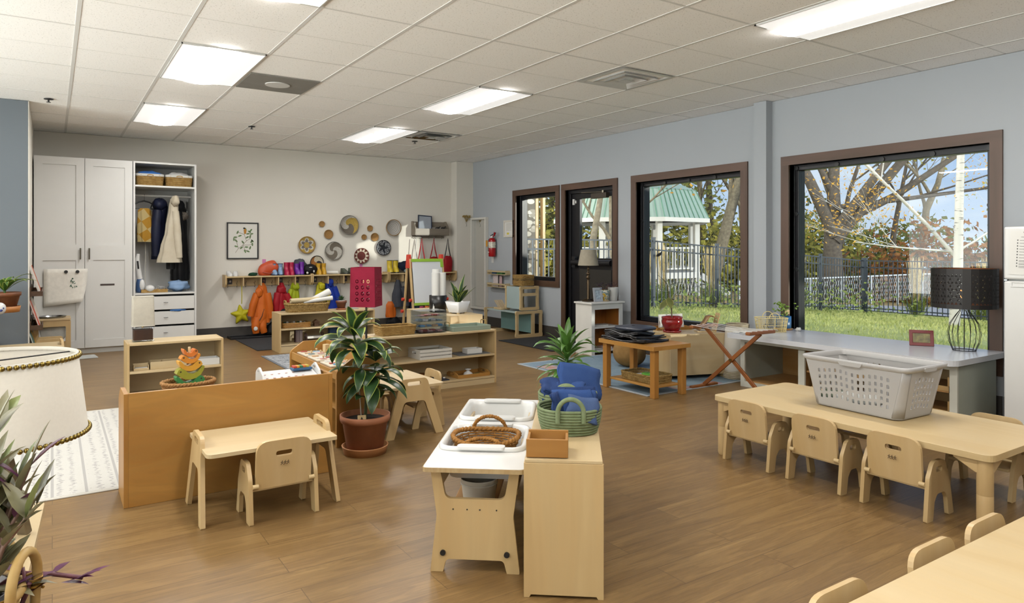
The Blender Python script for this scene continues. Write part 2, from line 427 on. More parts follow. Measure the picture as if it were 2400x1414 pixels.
# door
d=SE('door_1'); mb=MB(); casing(mb,DR,bottom=False); S('door_casing',mb,[WALNUT,WALNUTZ],d)
y0,y1,_,z1=DR; x0=XW+.045
S('door_frame',boxes((x0,XW+.17,y0,y1,z1-.05,z1),(x0,XW+.17,y0,y0+.045,0,z1-.05),(x0,XW+.17,y1-.045,y1,0,z1-.05)),FRM,d,.003)
xl=XW+.075; a,b_=y0+.047,y1-.047; ga,gb=a+.075,b_-.165; zg0,zg1=1.13,1.94
S('door_leaf',boxes((xl,xl+.045,a,b_,zg1,z1-.053),(xl,xl+.045,a,ga,.02,zg1),(xl,xl+.045,gb,b_,.02,zg1),(xl,xl+.045,ga,gb,.02,zg0)),FRM,d,.003)
S('door_kick_panel',B(xl-.006,xl,ga,gb,.12,.98),solid('bronze_panel','#37342f',.5,.2,.03),d,.002)
S('door_pane',B(xl+.018,xl+.024,ga,gb,zg0,zg1),PANE,d)
mb=MB().cyl((xl-.055,a+.02,1.07),(xl-.055,b_-.08,1.07),.038,n=20); mb.box(xl-.05,xl,a+.01,a+.06,1.03,1.11); mb.box(xl-.06,xl,b_-.13,b_-.06,1.0,1.15)
S('door_push_bar',mb,FRM,d,.002)
mb=B(xl-.06,xl-.002,a+.12,a+.42,1.92,1.99); S('door_closer',mb,solid('closer_bronze','#5a5148',.4,.5,.03),d,.004)
S('door_closer_arm',MB().bar((xl-.035,a+.2,2.0),(xl-.05,a+.62,2.015),.02,.012).cyl((xl-.035,a+.2,1.98),(xl-.035,a+.2,2.02),.022),PEWTER,d)
S('contact_sensor',boxes((xl-.025,xl-.001,b_-.07,b_-.035,1.86,1.94),(xl-.02,xl-.001,b_-.105,b_-.085,1.88,1.92)),PLASW,d,.004)

# ---------------------------------------------------------------- ceiling fixtures
LENS=emit('lamp_lens','#fffcf8',46.0); DIFF=emit('reflector_glow','#ffffff',.5)  # reflector wings glow in place of lens light falling on them
def light(i,y0,label,n=1):
    x0=GX+FT*i+.014; x1=x0+FT-.028; y1=y0+2*FT-.012; y0+=.012; xc=(x0+x1)/2
    r=T('ceiling_light',label,'light',(xc,(y0+y1)/2,CZ),0,'troffer lights in the tiled ceiling')
    hw=(x1-x0)/2; hl=(y1-y0)/2; z=.004
    mb=MB(); # shallow concave reflector wings either side of the bright lens
    for s in (-1,1):
        mb.grid(lambda u,v,s=s:(s*(.11+(hw-.11)*u),-hl+2*hl*v,-.004+.03*sin(PI*min(1,u*1.0))*0-.006*(1-u)),4,1)
    P('reflector',mb,DIFF,r)
    mb=boxes((-hw,hw,-hl,-hl+.012,-.008,.003),(-hw,hw,hl-.012,hl,-.008,.003),(-hw,-hw+.008,-hl,hl,-.008,.003),(hw-.008,hw,-hl,hl,-.008,.003))
    P('frame',mb,WHITE,r)
    P('lens',MB().grid(lambda u,v:(-.11+.22*u,-hl+.012+(2*hl-.024)*v,-.012-.012*sin(PI*u)),8,1),LENS,r)
    return r
for i,j,l in ((1,-2,'bright 2x4 troffer light cut by the top edge, above the left of the room'),(1,0,'nearer of the two bright troffer lights over the left side, beside the grey speaker panel'),
    (1,2,'farther of the two bright troffer lights over the left side, near the white wardrobe'),(5,0,'bright troffer light in the middle of the ceiling'),
    (5,2,'bright troffer light farthest right, beside the far air vent'),(6,-3,'large bright troffer light at the top right, near the window wall')):
    light(i,GY+2*FT*j,l)
for i,j in ((1,-4),(1,-6),(5,-5),(-4,-2),(-4,0),(-4,-4)): light(i,GY+2*FT*j,'unseen troffer light added for even lighting, behind or left of the camera')  # unseen fixtures added to even out the lighting
# speaker panel
xs0=GX+FT*2; ys0=GY+FT
t=T('ceiling_speaker','grey square ceiling panel with a round white speaker grille','speaker',(xs0+FT/2,ys0+FT/2,CZ))
P('panel',B(-.29,.29,-.29,.29,-.006,.003),solid('speaker_grey','#9a9791',.7,var=.06),t)
P('grille',MB().cyl((0,0,-.0062),(0,0,-.012),.105,n=36),WHITE,t)
def vent(x,y,label,m):
    t=T('air_vent',label,'vent',(x+FT/2,y+FT/2,CZ),0,'square ceiling diffusers')
    def fr(mb,a,b,za,zb): # square funnel ring
        mb.ring([[Vector((s*a,q*a,za)) for s,q in ((-1,-1),(1,-1),(1,1),(-1,1))],[Vector((s*b,q*b,zb)) for s,q in ((-1,-1),(1,-1),(1,1),(-1,1))]],True,False,False,False)
    mb=MB(); fr(mb,.295,.255,-.004,-.006); fr(mb,.255,.21,-.006,.03); P('frame',mb,m,t)
    mb=MB()
    for a,b,za,zb in ((.2,.145,-.012,.025),(.135,.075,-.018,.018),(.06,.0,-.022,-.0215)): fr(mb,a,b,za,zb); fr(mb,a-.004,max(0,b-.004),za-.002,zb-.002)
    P('louvre',mb,m,t); P('duct',B(-.25,.25,-.25,.25,.031,.034),GAP,t)
vent(GX+FT*6,GY-2*FT,'white square air vent with dark slots, nearest the window wall',WHITE)
vent(GX+FT*6,GY+4*FT,'shiny square air vent beside the far right troffer light',CHROME)
for x,y,l in ((-.03,8.12,'fire sprinkler head above the slate blue wall at left'),(1.98,8.62,'fire sprinkler head between the left lights and the far right light'),(4.1,8.6,'fire sprinkler head just in front of the shiny air vent')):
    mb=MB().lathe([(.0,.002),(.04,.0),(.04,-.006),(.0,-.007)],18); mb.cyl((0,0,-.006),(0,0,-.03),.008); mb.cyl((0,0,-.03),(0,0,-.033),.02)
    ONE('ceiling_sprinkler',mb,BLACKP,l,'sprinkler',(x,y,CZ),group='fire sprinklers in the ceiling')

# ---------------------------------------------------------------- camera, sun, sky
cam=bpy.data.cameras.new('camera'); co=bpy.data.objects.new('camera',cam); COL.objects.link(co)
cam.sensor_width=36; cam.lens=36*1631.6/2400; cam.shift_y=-(707-582.7)/2400
co.location=(0,0,1.26); co.rotation_euler=(PI/2,0,-R(33.44)); cam.clip_start=.05; cam.clip_end=400
SC.camera=co
sun=bpy.data.lights.new('sun','SUN'); sun.energy=4.2; sun.angle=R(.6); sun.color=(1,.93,.82)
so=bpy.data.objects.new('sun',sun); COL.objects.link(so)
so.rotation_euler=Vector((-.585,1,-.168)).to_track_quat('-Z','Y').to_euler()
ALB[0]=1.0
w=bpy.data.worlds.new('sky'); SC.world=w; w.use_nodes=True; nt=w.node_tree; bg=nt.nodes['Background']
tc=nd(nt,'ShaderNodeTexCoord'); sx=nd(nt,'ShaderNodeSeparateXYZ'); nt.links.new(tc.outputs['Generated'],sx.inputs[0])
col=ramp(nt,sx.outputs['Z'],[(.0,lin('#dbe6f6')),(.1,lin('#b9d2f4')),(.3,lin('#86b0ec')),(1,lin('#3f74c8'))])
mp=nd(nt,'ShaderNodeMapping'); mp.inputs['Scale'].default_value=(1,1,3.5); nt.links.new(tc.outputs['Generated'],mp.inputs[0])
cl=ramp(nt,noise(nt,mp.outputs[0],4,6,.6,.3),[(.5,(0,0,0,1)),(.72,(1,1,1,1))])
skyc=mixc(nt,math_(nt,'MULTIPLY',cl,.75),col,(1,1,1,1)); mr=nd(nt,'ShaderNodeMapRange'); nt.links.new(sx.outputs['X'],mr.inputs['Value'])   # unseen western sky made brighter than the rest to lift the ceiling
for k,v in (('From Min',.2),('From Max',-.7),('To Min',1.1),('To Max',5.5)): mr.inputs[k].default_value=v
md=nd(nt,'ShaderNodeMapRange'); nt.links.new(sx.outputs['Z'],md.inputs['Value'])   # added glow below the western horizon, sends light up to the ceiling
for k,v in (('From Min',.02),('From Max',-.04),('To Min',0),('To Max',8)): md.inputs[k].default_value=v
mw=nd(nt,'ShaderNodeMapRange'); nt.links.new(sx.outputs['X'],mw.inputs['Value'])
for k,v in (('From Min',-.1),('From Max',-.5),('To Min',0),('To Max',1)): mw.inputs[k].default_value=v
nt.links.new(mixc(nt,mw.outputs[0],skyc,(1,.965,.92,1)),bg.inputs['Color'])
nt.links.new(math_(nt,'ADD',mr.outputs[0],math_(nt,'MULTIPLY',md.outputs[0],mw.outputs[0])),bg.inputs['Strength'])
ALB[0]=.62
vs=SC.view_settings; vs.view_transform='Standard'; vs.look='None'; vs.exposure=0; vs.gamma=1
try: vs.use_curve_mapping=False
except Exception: pass
cy=SC.cycles; cy.max_bounces=7; cy.diffuse_bounces=4; cy.glossy_bounces=3; cy.transmission_bounces=4; cy.transparent_max_bounces=10
cy.adaptive_threshold=.02; cy.use_denoising=True; cy.caustics_reflective=False; cy.caustics_refractive=False; cy.sample_clamp_indirect=6
# ================================================================ chairs and tables
EMB=solid('burnt_emblem','#3a2414',.7,var=.1)
def chair(label,loc,rz,group=None,name='toddler_chair'):
    """low plywood chair, front along local +y, back edge at y=0"""
    t=T(name,label,'chair',loc,rz,group)
    out=rpoly([(0,0),(.056,0),(.07,.085),(.095,.118),(.165,.118),(.188,.085),(.202,0),(.252,0),(.215,.16),(.165,.272),(.062,.272),(.022,.20)],[.006,.006,.03,.03,.03,.03,.006,.006,.05,.045,.04,.06],4)
    for s in (-1,1):
        P('side_panel',MB().plate(out,[rrect(.112,.232,.055,.026,.011,4)],.019,(s*.151,0,0),(0,1,0),(0,0,1)),BIRCHZ,t,.004)
    k=-.10
    P('backrest',MB().plate(rpoly([(-.128,.0),(.128,.0),(.128,.222),(-.128,.222)],[.008,.008,.06,.06],6),[rrect(0,.157,.078,.026,.0125,5)],.017,(0,.034,.152),(1,0,0),(0,k,1)),MAPLEZ,t,.004)
    P('seat',B(-.141,.141,.03,.235,.143,.158),MAPLE,t,.003)
    for s in (-1,1): P('dowel',MB().cyl((s*.116,.020,.168),(s*.142,.020,.168),.011,n=12),MAPLEX,t)
    m=MB(); y0=.034-.0215   # little burnt-in row of running figures below the handle slot
    for x in (-.016,-.002,.012):
        for a,b in (((0,.012),(.004,.02)),((.001,.006),(.002,.013)),((.002,.008),(-.004,.0)),((.002,.007),(.008,.002)),((.002,.013),(.009,.010)),((.002,.013),(-.005,.011))):
            A=(x+a[0],y0-k*-(a[1]+.103)*1.0+.0,.152+.103+a[1]); Bq=(x+b[0],y0-k*-(b[1]+.103),.152+.103+b[1])
            m.bar(A,Bq,.002,.0012,(0,1,0))
    P('emblem',m,EMB,t)
    return t
ch0=chair('toddler chair at the far end of the long table, nearest the window bench',(3.345,2.62,0),-PI/2,'toddler chairs along the near side of the long table')
dup(ch0,(3.345,2.194,0),None,'middle one of the three toddler chairs along the near side of the long table')
dup(ch0,(3.340,1.772,0),None,'toddler chair at the long table nearest its round front leg')
dup(ch0,(4.205,1.67,0),PI/2,'toddler chair on the far side of the long table, below the fridge','toddler chairs on the far side of the long table')
dup(ch0,(4.205,2.35,0),PI/2,'toddler chair on the far side of the long table, hidden behind the laundry basket','toddler chairs on the far side of the long table')
dup(ch0,(.905,3.285,0),R(1),'toddler chair with an oval handle slot facing the small desk behind the honey wood divider','toddler chairs at the small desks')
c=dup(ch0,(2.345,4.575,0),PI/2-R(2),'toddler chair standing sideways under the small desk beside the terracotta pot','toddler chairs at the small desks')
c=dup(ch0,(2.0,5.15,0),PI,'toddler chair at the far end of the small desk, only its rounded top showing','toddler chairs at the small desks')
for k,(x,l) in enumerate(((2.56,'chair back behind the corner table, the one by the long table leg'),(2.21,'chair back behind the corner table, between two others'),(1.72,'chair back behind the corner table, cut by the bottom edge'))):
    dup(ch0,(x,1.068,0),PI,l,'chairs tucked behind the corner table')

def round_leg(m,x,y,h,r=.033):
    m.lathe([(r*.86,0),(r*.92,.004),(r,.016),(r,h*.52),(r*.985,h*.525),(r*.985,h*.53),(r,h*.535),(r,h)],22,(x,y,0),True,False)
def long_table(label,x0,x1,y0,y1,h,r=.05):
    cx,cy=(x0+x1)/2,(y0+y1)/2; w,l=x1-x0,y1-y0
    t=T('childrens_table',label,'table',(cx,cy,0))
    P('tabletop',MB().plate(rrect(0,0,w,l,r,6),[],.03,(0,0,h-.015)),MAPLE,t,.005)
    for sx in (-1,1):
        for sy in (-1,1):
            m=MB(); X,Y=sx*(w/2-.05),sy*(l/2-.048); round_leg(m,X,Y,h-.032)
            P('leg',m,MAPLEZ,t)
            q=[(0,0),(.12,0),(.12,-.012),(.03,-.06),(0,-.06)]
            P('leg_bracket',MB().plate(q,[],.05,(X,Y,h-.031),(0,-sy,0),(0,0,1)).plate(q,[],.05,(X,Y,h-.031),(-sx,0,0),(0,0,1)),MAPLEZ,t,.003)
    return t
long_table('long low maple table with a grey laundry basket on it',3.385,4.125,1.365,2.895,.36)
long_table('low maple table cut off by the bottom right corner, three chair backs behind it',1.40,2.94,.28,1.005,.36)
def desk(label,loc,rz):
    """small trestle desk, top along local x, handled A-frame at each end"""
    t=T('small_desk',label,'desk',loc,rz); h=.335; L=.30
    P('desktop',MB().plate(rpoly([(-L,-.235),(L,-.235),(L,.235),(-L,.235)],[.035,.012,.012,.012],4),[],.018,(0,0,h-.009)),BIRCH,t,.003)
    out=rpoly([(-.215,0),(-.155,0),(-.075,.235),(.075,.235),(.155,0),(.215,0),(.095,.385),(-.095,.385)],[.006,.006,.035,.035,.006,.006,.04,.04],5)
    for s in (-1,1):
        P('trestle',MB().plate(out,[rrect(0,.352,.10,.026,.012,5)],.02,(s*(L+.012+.0),0.0,0),(0,1,0),(-s*.045,0,1)),BIRCHZ,t,.003)
    P('rail',B(-L,L,-.01,.01,h-.075,h-.02),BIRCH,t,.002)
    return t
desk('small pale trestle desk against the honey wood divider, one chair in front',(.875,3.575,0),0)
desk('small pale trestle desk beside the big terracotta pot, before the long low shelf',(2.025,4.57,0),PI/2+R(1))
desk('small pale trestle desk behind the white lamp shade near the book ledges',(-.22,8.02,0),R(4))

# ================================================================ shelf units
def shelf(label,x0,x1,y0,y1,h,shelves,mat,mz,my,name='shelf_unit',kick=.05,back='y1',loc=None,rz=0,th=.018):
    """open shelf; front is y0, solid back at y1"""
    cx=(x0+x1)/2; w=x1-x0; d=y1-y0
    t=T(name,label,'shelf',loc or (cx,y0,0),rz)
    for s in (-1,1):
        a=s*w/2; P('side_panel',B(min(a,a-s*th),max(a,a-s*th),0,d,0,h),mz,t,.0015)
    P('top_board',B(-w/2+th,w/2-th,.0,d,h-th,h),mat,t,.0015)
    P('back_panel',B(-w/2+th,w/2-th,d-.012,d-.003,kick,h-th),mat,t)
    for z in shelves: P('shelf_board',B(-w/2+th,w/2-th,.002,d-.012,z-th,z),mat,t,.0015)
    if kick: P('plinth',B(-w/2+th,w/2-th,.004,.02,0,kick-.003),mat,t)
    return t
shelf('long low birch shelf carrying the acrylic drawers and green tray',2.285,3.485,5.545,5.86,.5,(.068,.275),BIRCH,BIRCHZ,BIRCHY)
shelf('low birch shelf in front of the coat hooks, holding toy furniture',2.275,3.485,8.50,8.86,.476,(.10,.29),BIRCH,BIRCHZ,BIRCHY,kick=.08)
# small light shelf behind the divider
shelf('small light two-tier shelf behind the honey wood divider, table lamp on it',.495,1.215,6.29,6.60,.5,(.068,.275),BIRCH,BIRCHZ,BIRCHY)
shelf('low shelf whose near end is lit white, snake plant and paper rolls on it',-.58,.58,0,.42,.5,(.068,.275),BIRCH,BIRCHZ,BIRCHY,loc=(4.15,7.48,0),rz=PI/2)
def display(label,x0,x1,y0,y1,h,flip,loc=None,rz=0):
    """browser unit: tall flat back panel at y0, display tray high on the other side"""
    w,d=x1-x0,y1-y0
    t=T('display_unit',label,'shelf',loc or ((x0+x1)/2,y0,0),rz)
    P('back_panel',B(-w/2+.02,w/2-.02,0,.018,0,h),HONEY,t,.002)
    out=rpoly([(0,0),(d,0),(d,h-.07),(d-.1,h),(0,h)],[.004,.004,.05,.04,.004],5)
    for s in (-1,1): P('side_panel',MB().plate(out,[],.02,(s*(w/2-.01),0,0),(0,1,0),(0,0,1)),HONEYZ,t,.002)
    P('tray_board',B(-w/2+.02,w/2-.02,.018,d-.01,h-.105,h-.09),HONEY,t)
    P('tray_lip',B(-w/2+.02,w/2-.02,d-.022,d-.008,h-.13,h-.075),HONEY,t,.002)
    for z in (.06,.25): P('shelf_board',B(-w/2+.02,w/2-.02,.018,d-.01,z-.015,z),HONEY,t)
    return t
display('long honey wood divider with a broad blank plywood back, a small desk before it',.288,1.321,3.842,4.15,.555,0)
display('honey wood tray unit holding puzzles, standing behind the big terracotta pot',0,1.04,0,.29,.555,0,loc=(1.785,4.79,0),rz=PI/2)

# ---------------------------------------------------------------- water table and shelf beside it (both turned 38.5 degrees)
A38=-R(38.5)
def L38(w,n): return (w*.7826+n*.6225,-w*.6225+n*.7826)     # local (across, along) -> room
WT0=L38(-.3825,2.635)
t=T('water_table','white topped sensory table with two sunken tubs, wicker basket in one','table',(*WT0,0),A38)
hw,ln,hh=.1965,1.22,.42
tubs=[(-.0,.42,.33,.36),(-.0,.93,.33,.36)]
P('tabletop',MB().plate(rrect(0,ln/2,2*hw,ln,.02,4),[rrect(x,y,a,b,.06,6) for x,y,a,b in tubs],.02,(0,0,hh-.01)),[LAM],t,.002)
P('edge_band',MB().plate(rrect(0,ln/2,2*hw+.004,ln+.004,.02,4),[rrect(0,ln/2,2*hw-.01,ln-.01,.02,4)],.017,(0,0,hh-.0105)),wood('ply_edge','#d8bd8e','#b89664','z',6,ring=.8),t)
out=rpoly([(-.175,0),(-.125,0),(-.112,.05),(.112,.05),(.125,0),(.175,0),(.15,.22),(.175,.40),(-.175,.40),(-.15,.22)],[.004,.004,.02,.02,.004,.004,.06,.004,.004,.06],5)
hole=rpoly([(-.115,.285),(.115,.285),(.135,.40-.008),(-.135,.40-.008)],[.03,.03,.004,.004],5)
for k,y in enumerate((.055,ln-.055)):
    P('end_panel',MB().plate(out,[hole],.02,(0,y,0),(1,0,0),(0,0,1)),BIRCHZ,t,.002)
    if k==0:
        for x in (-.125,.125): P('bolt',MB().cyl((x,y-.01,.075),(x,y-.017,.075),.011,n=14),BLACKP,t)
        for x in (-.085,-.03,.02,.085): P('screw',MB().cyl((x,y-.0101,.245),(x,y-.0115,.245),.003,n=8),BLACKP,t)
for x in (-.11,-.04,.04,.11): P('rack_slat',B(x-.017,x+.017,.066,ln-.066,.17,.185),PINE,t,.002)
P('side_rail',boxes((-.165,-.145,.066,ln-.066,.30,.385),(.145,.165,.066,ln-.066,.30,.385)),BIRCHY,t,.002)
def tub(label,x,y):
    X,Y=L38(-.3825+x,2.635+y)
    t=T('water_tub',label,'tub',(X,Y,0),A38,'sunken tubs of the water table')
    rr=lambda a,b,z,r:[Vector((p[0],p[1],z)) for p in rrect(0,0,a,b,r,6)]
    m=MB(); z=hh+.001
    m.ring([rr(.372,.402,z,.075),rr(.372,.402,z+.012,.075),rr(.36,.39,z+.018,.07),rr(.33,.355,z+.012,.06),rr(.318,.345,z-.01,.055),rr(.285,.31,z-.12,.05)],True,False,True)
    m.ring([rr(.322,.351,z-.004,.055),rr(.291,.316,z-.126,.05)],True,False,True)
    P('basin',m,PLASW,t)
    for s in (-1,1): P('grip',MB().plate(rrect(0,0,.20,.05,.022,5),[],.012,(0,s*.188,z+.014)),PLASW,t,.005)
    return t
tub('white sunken tub nearer the front of the water table, wicker basket resting in it',0,.42); tub('empty white sunken tub at the far end of the water table',0,.93)
X,Y=L38(-.40,2.635+.30)
t=T('bucket','small cream bucket on the slatted rack under the water table','bucket',(X,Y,.1855))
P('body',MB().lathe([(.0,0),(.062,0),(.066,.004),(.078,.10),(.080,.104),(.076,.104),(.064,.006),(0,.006)],28),OFFW,t); P('rib',MB().lathe([(.0765,.078),(.0795,.08),(.0795,.084),(.0772,.086)],28),OFFW,t)
P('wire_handle',MB().tube([(.078*cos(a),.0,.095+.0-.07*abs(sin(a))) if 0 else (.079,-.02+.04*k/6,.09-.06*sin(PI*k/6)) for k,a in enumerate([0]*7)],.0022,6),BLACK,t)
t=T('shelf_unit','birch shelf end-on in the foreground, carrying green rope baskets and a wooden box','shelf',(*L38(-.036,2.509),0),A38)
w=.1435; L=1.22; h=.49
P('end_panel',MB().plate(rpoly([(-w,0),(-w+.02,0),(-w+.026,.01),(w-.026,.01),(w-.02,0),(w,0),(w,h-.004),(-w,h-.004)],0),[],.018,(0,.009,0),(1,0,0),(0,0,1)),BIRCHZ,t,.0015)
P('end_panel',B(-w,w,L-.018,L,0,h-.004),BIRCHZ,t,.0015)
P('top_board',B(-w+.004,w-.004,.001,L,h-.0035,h+.008),HONEYY if 0 else BIRCHY,t,.0015)
P('back_panel',B(-w,-w+.012,.018,L-.018,.0,h-.004),BIRCHY,t)
for z in (.06,.27): P('shelf_board',B(-w+.012,w-.002,.018,L-.018,z-.018,z),BIRCHY,t,.0015)

# ---------------------------------------------------------------- window side
HW=solid('hutch_white','#ece9e1',.45,var=.03)
t=T('bookcase','small white painted bookcase with an orange pine interior, lamp and plants on top','bookcase',(5.537,6.315,0))
w=.245; d=.30
for s in (-1,1):
    P('side_panel',boxes((min(s*w,s*w-s*.03),max(s*w,s*w-s*.03),0,d,0,.6)),HW,t,.002)
P('face_frame',boxes((-w+.03,-w+.05,0,.02,0,.6),(w-.05,w-.03,0,.02,0,.6),(-w+.05,w-.05,0,.02,.535,.6)),HW,t,.001)
P('top_board',B(-w-.02,w+.02,-.02,d+.01,.6,.62),HW,t,.004)
P('back_panel',boxes(*[(-w+.03+.055*k,-w+.03+.055*k+.053,d-.014,d-.004,.03,.6) for k in range(8)]),PINEZ,t)
P('inner_lining',B(-w+.0301,-w+.034,.021,d-.014,.05,.6),PINEZ,t); P('inner_lining',B(w-.034,w-.0301,.021,d-.014,.05,.6),PINEZ,t)
for z in (.05,.33): P('shelf_board',B(-w+.03,w-.03,.002,d-.014,z-.02,z),HW,t,.001)
t=T('stool_table','low honey oak table with a lower shelf, black folded covers on top','table',(4.385,4.52,0))
P('tabletop',MB().plate(rrect(0,0,.45,.70,.01),[],.035,(0,0,.4225)),TEAKY,t,.005)
for sx in (-1,1):
    for sy in (-1,1): P('leg',B(sx*.165-.027,sx*.165+.027,sy*.30-.027,sy*.30+.027,0,.405),TEAK,t,.004)
P('shelf_board',B(-.15,.15,-.28,.28,.075,.095),TEAKY,t,.003)
P('caster',MB().cyl((.165,.245,.02),(.165,.262,.02),.018),BLACKP,t)
t=T('storage_box','pale plywood cube unit turned away from the room, red plant pot on it','box',(5.19,4.603,0),-R(18.3))
w=.295; d=.36; h=.44
P('back_panel',B(-w,w,0,.014,.045,h-.015),BIRCH,t,.001)
for s in (-1,1): P('side_panel',B(min(s*w,s*(w-.016)),max(s*w,s*(w-.016)),.014,d,0,h-.015),BIRCHZ,t,.001)
P('top_board',B(-w-.004,w+.004,-.002,d,h-.015,h),BIRCH,t,.001); P('bottom_board',B(-w+.016,w-.016,.014,d,.04,.055),BIRCH,t)
# drying rack
t=T('drying_rack','folding X-frame cherry wood rack with white cords before the window bench','rack',(4.96,4.03,0))
h=.545; a=.305
P('leg',MB().bar((-.0,a,.02),(-.0,-a,h),.035,.016,(1,0,0)),CHERRY,t,.003); P('leg',MB().bar((.018,-a,.02),(.018,a,h),.035,.016,(1,0,0)),CHERRY,t,.003)
P('foot_bar',B(-.17,.17,a-.02,a+.02,0,.024),CHERRYX,t,.004); P('foot_bar',B(-.17,.17,-a-.02,-a+.02,0,.024),CHERRYX,t,.004)
for s in (-1,1): P('top_bar',B(-.17,.17,s*a-.024,s*a+.024,h-.005,h+.022),CHERRYX,t,.006)
P('pivot',MB().cyl((-.014,0,h/2+.01),(.034,0,h/2+.01),.014,n=14),BRASS,t)
m=MB()
for x in (-.14,-.07,.0,.07,.14): m.tube([(x,-a-.02,h+.024),(x,-.1,h+.012),(x,.1,h+.011),(x,a+.02,h+.024)],.0028,5)
P('cord',m,PAPER,t)
# counter bench under the big window
SAGE=solid('sage_paint','#c3c9bb',.55,var=.03); CREAM=solid('cream_paint','#e3e3d6',.5,var=.02)
t=T('window_bench','long low bench with a white countertop under the big window','counter',(5.27,2.34,0))
Lb=1.83
P('countertop',MB().plate(rpoly([(-.15,-.05),(.665,-.05),(.665,Lb+.05),(-.15,Lb+.05)],[.09,.01,.01,.03],6),[],.04,(0,0,.47)),solid('counter_laminate','#e3e5ea',.22,var=.01),t,.003)
P('end_panel',B(.0,.60,0,.02,0,.43),SAGE,t,.002)
P('end_panel',B(.0,.60,Lb-.02,Lb,0,.43),SAGE,t,.002)
for y in (.60,1.21): P('divider',B(.02,.60,y-.01,y+.01,.05,.43),PINE,t)
P('face_frame',boxes((-.006,.014,-.001,.05,0,.45),(-.006,.014,Lb-.045,Lb+.001,0,.45),(-.006,.014,.575,.63,.05,.40),(-.006,.014,1.18,1.24,.05,.40),(-.006,.014,.05,Lb-.045,.405,.45),(-.006,.014,.05,Lb-.045,0,.05)),CREAM,t,.001)
P('back_panel',B(.59,.60,.02,Lb-.02,.05,.43),PINE,t); P('bottom_board',B(.014,.59,.02,Lb-.02,.045,.06),PINE,t); P('top_rail',B(.05,.6,.02,Lb-.02,.43,.449),SAGE,t)
def pinetray(label,y,z,x=.03):
    t=T('pine_tray',label,'tray',(5.27+x,2.34+y,z),0,'pine trays stored inside the window bench')
    w=.24; d=.5
    P('base',B(0,d,-w,w,0,.01),PINE,t); 
    P('side',boxes((0,.018,-w,w,.01,.045),(d-.018,d,-w,w,.01,.11),(.018,d-.018,-w,-w+.018,.01,.11),(.018,d-.018,w-.018,w,.01,.11)),wood('pine_pale','#dcb578','#c89a58','y',1.5,ring=.6),t,.002)
pinetray('pine drawer tray inside the bench bay below the wire lamp, upper one',.31,.235); pinetray('pine drawer tray inside the bench bay below the wire lamp, lower one',.31,.062)
pinetray('pine drawer tray in the middle bay of the window bench, upper one',.905,.235); pinetray('pine drawer tray in the middle bay of the window bench, lower one',.905,.062)
# rails that carry the upper trays
bench=[o for o in bpy.data.objects if o.name=='window_bench'][0]
for y in (.045,.575,.645,1.165): P('tray_rail',B(.02,.58,y-.012,y+.012,.22,.234),PINE,bench)
# fridge
t=T('fridge','white fridge with a freezer door on top and a paper sheet stuck on it','fridge',(5.30,1.795,0))
P('cabinet',B(.05,.62,-.275,.275,0,1.40),WHITE,t,.006)
P('freezer_door',B(0,.048,-.275,.275,1.055,1.405),WHITE,t,.012); P('fridge_door',B(0,.048,-.275,.275,.04,1.045),WHITE,t,.012)
P('handle_recess',boxes((-.004,.02,-.20,.235,1.005,1.012),(-.004,.02,-.20,.235,1.034,1.038),(-.004,.02,.225,.235,1.01,1.036)),PLASW,t,.002)
P('hinge',B(.0,.03,.255,.272,1.046,1.054),STEEL,t)
pp=MB().plate([(-.21,0),(.005,0),(.005,.29),(-.21,.29)],[],.0012,(-.0015,0,0),(0,-1,.0),(0,0,1))
t=T('checklist_sheet','white printed checklist sheet stuck on the freezer door','paper',(5.298,2.04,1.09),0); t.rotation_euler=(R(2.5),0,0)
P('sheet',MB().box(-.0015,0,-.22,.0,0,.29),PAPER,t)
m=MB(); q=random.Random(3); INK=solid('ink','#4c4c4c',.8)
for k in range(10):
    z=.225-.019*k; m.box(-.0022,-.0014,-.20,-.055,z,z+.0022)
    if k>6: m.box(-.0022,-.0014,-.12,-.055,z-.007,z-.005)
    m.box(-.0022,-.0014,-.047,-.041,z-.002,z+.006)
m.box(-.0022,-.0014,-.18,-.062,.247,.2495)
P('printing',m,INK,t)
textm('heading','Classroom\nChecklist',.017,INK,t,(-.0018,-.11,.274),(PI/2,0,-PI/2))

# ---------------------------------------------------------------- play cubes by the window wall
MINT=solid('mint_board','#8fbdbd',.5,var=.02); MINTL=solid('pale_mint_board','#b5c8c8',.5,var=.02)
def hframe(w,h,b,bar=None,horizontal=False):
    holes=[]
    if bar is None: holes=[rrect(0,h/2,w-2*b,h-2*b,.01,3)]
    elif not horizontal:
        x=bar; holes=[rpoly([(-w/2+b,b),(x-b/2,b),(x-b/2,h-b),(-w/2+b,h-b)],.008,3),rpoly([(x+b/2,b),(w/2-b,b),(w/2-b,h-b),(x+b/2,h-b)],.008,3)]
    else:
        z=bar; holes=[rpoly([(-w/2+b,b),(w/2-b,b),(w/2-b,z-b/2),(-w/2+b,z-b/2)],.008,3),rpoly([(-w/2+b,z+b/2),(w/2-b,z+b/2),(w/2-b,h-b),(-w/2+b,h-b)],.008,3)]
    o=[(-w/2,0),(w/2,0),(w/2,h*.12),(w/2-.006,h*.16),(w/2-.006,h*.84),(w/2,h*.88),(w/2,h),(w/2-.06,h),(w/2-.075,h-.006),(-w/2+.075,h-.006),(-w/2+.06,h),(-w/2,h),(-w/2,h*.88),(-w/2+.006,h*.84),(-w/2+.006,h*.16),(-w/2,h*.12)]
    return rpoly(o,[.02,.02,.01,.01,.01,.01,.02,.01,.01,.01,.01,.02,.01,.01,.01,.01],3),holes
t=T('cube_bench','low open cube bench with aqua panels and birch frames, smaller cube stacked on it','bench',(5.66,8.12,0))
o,hl=hframe(.46,.375,.045,.07)
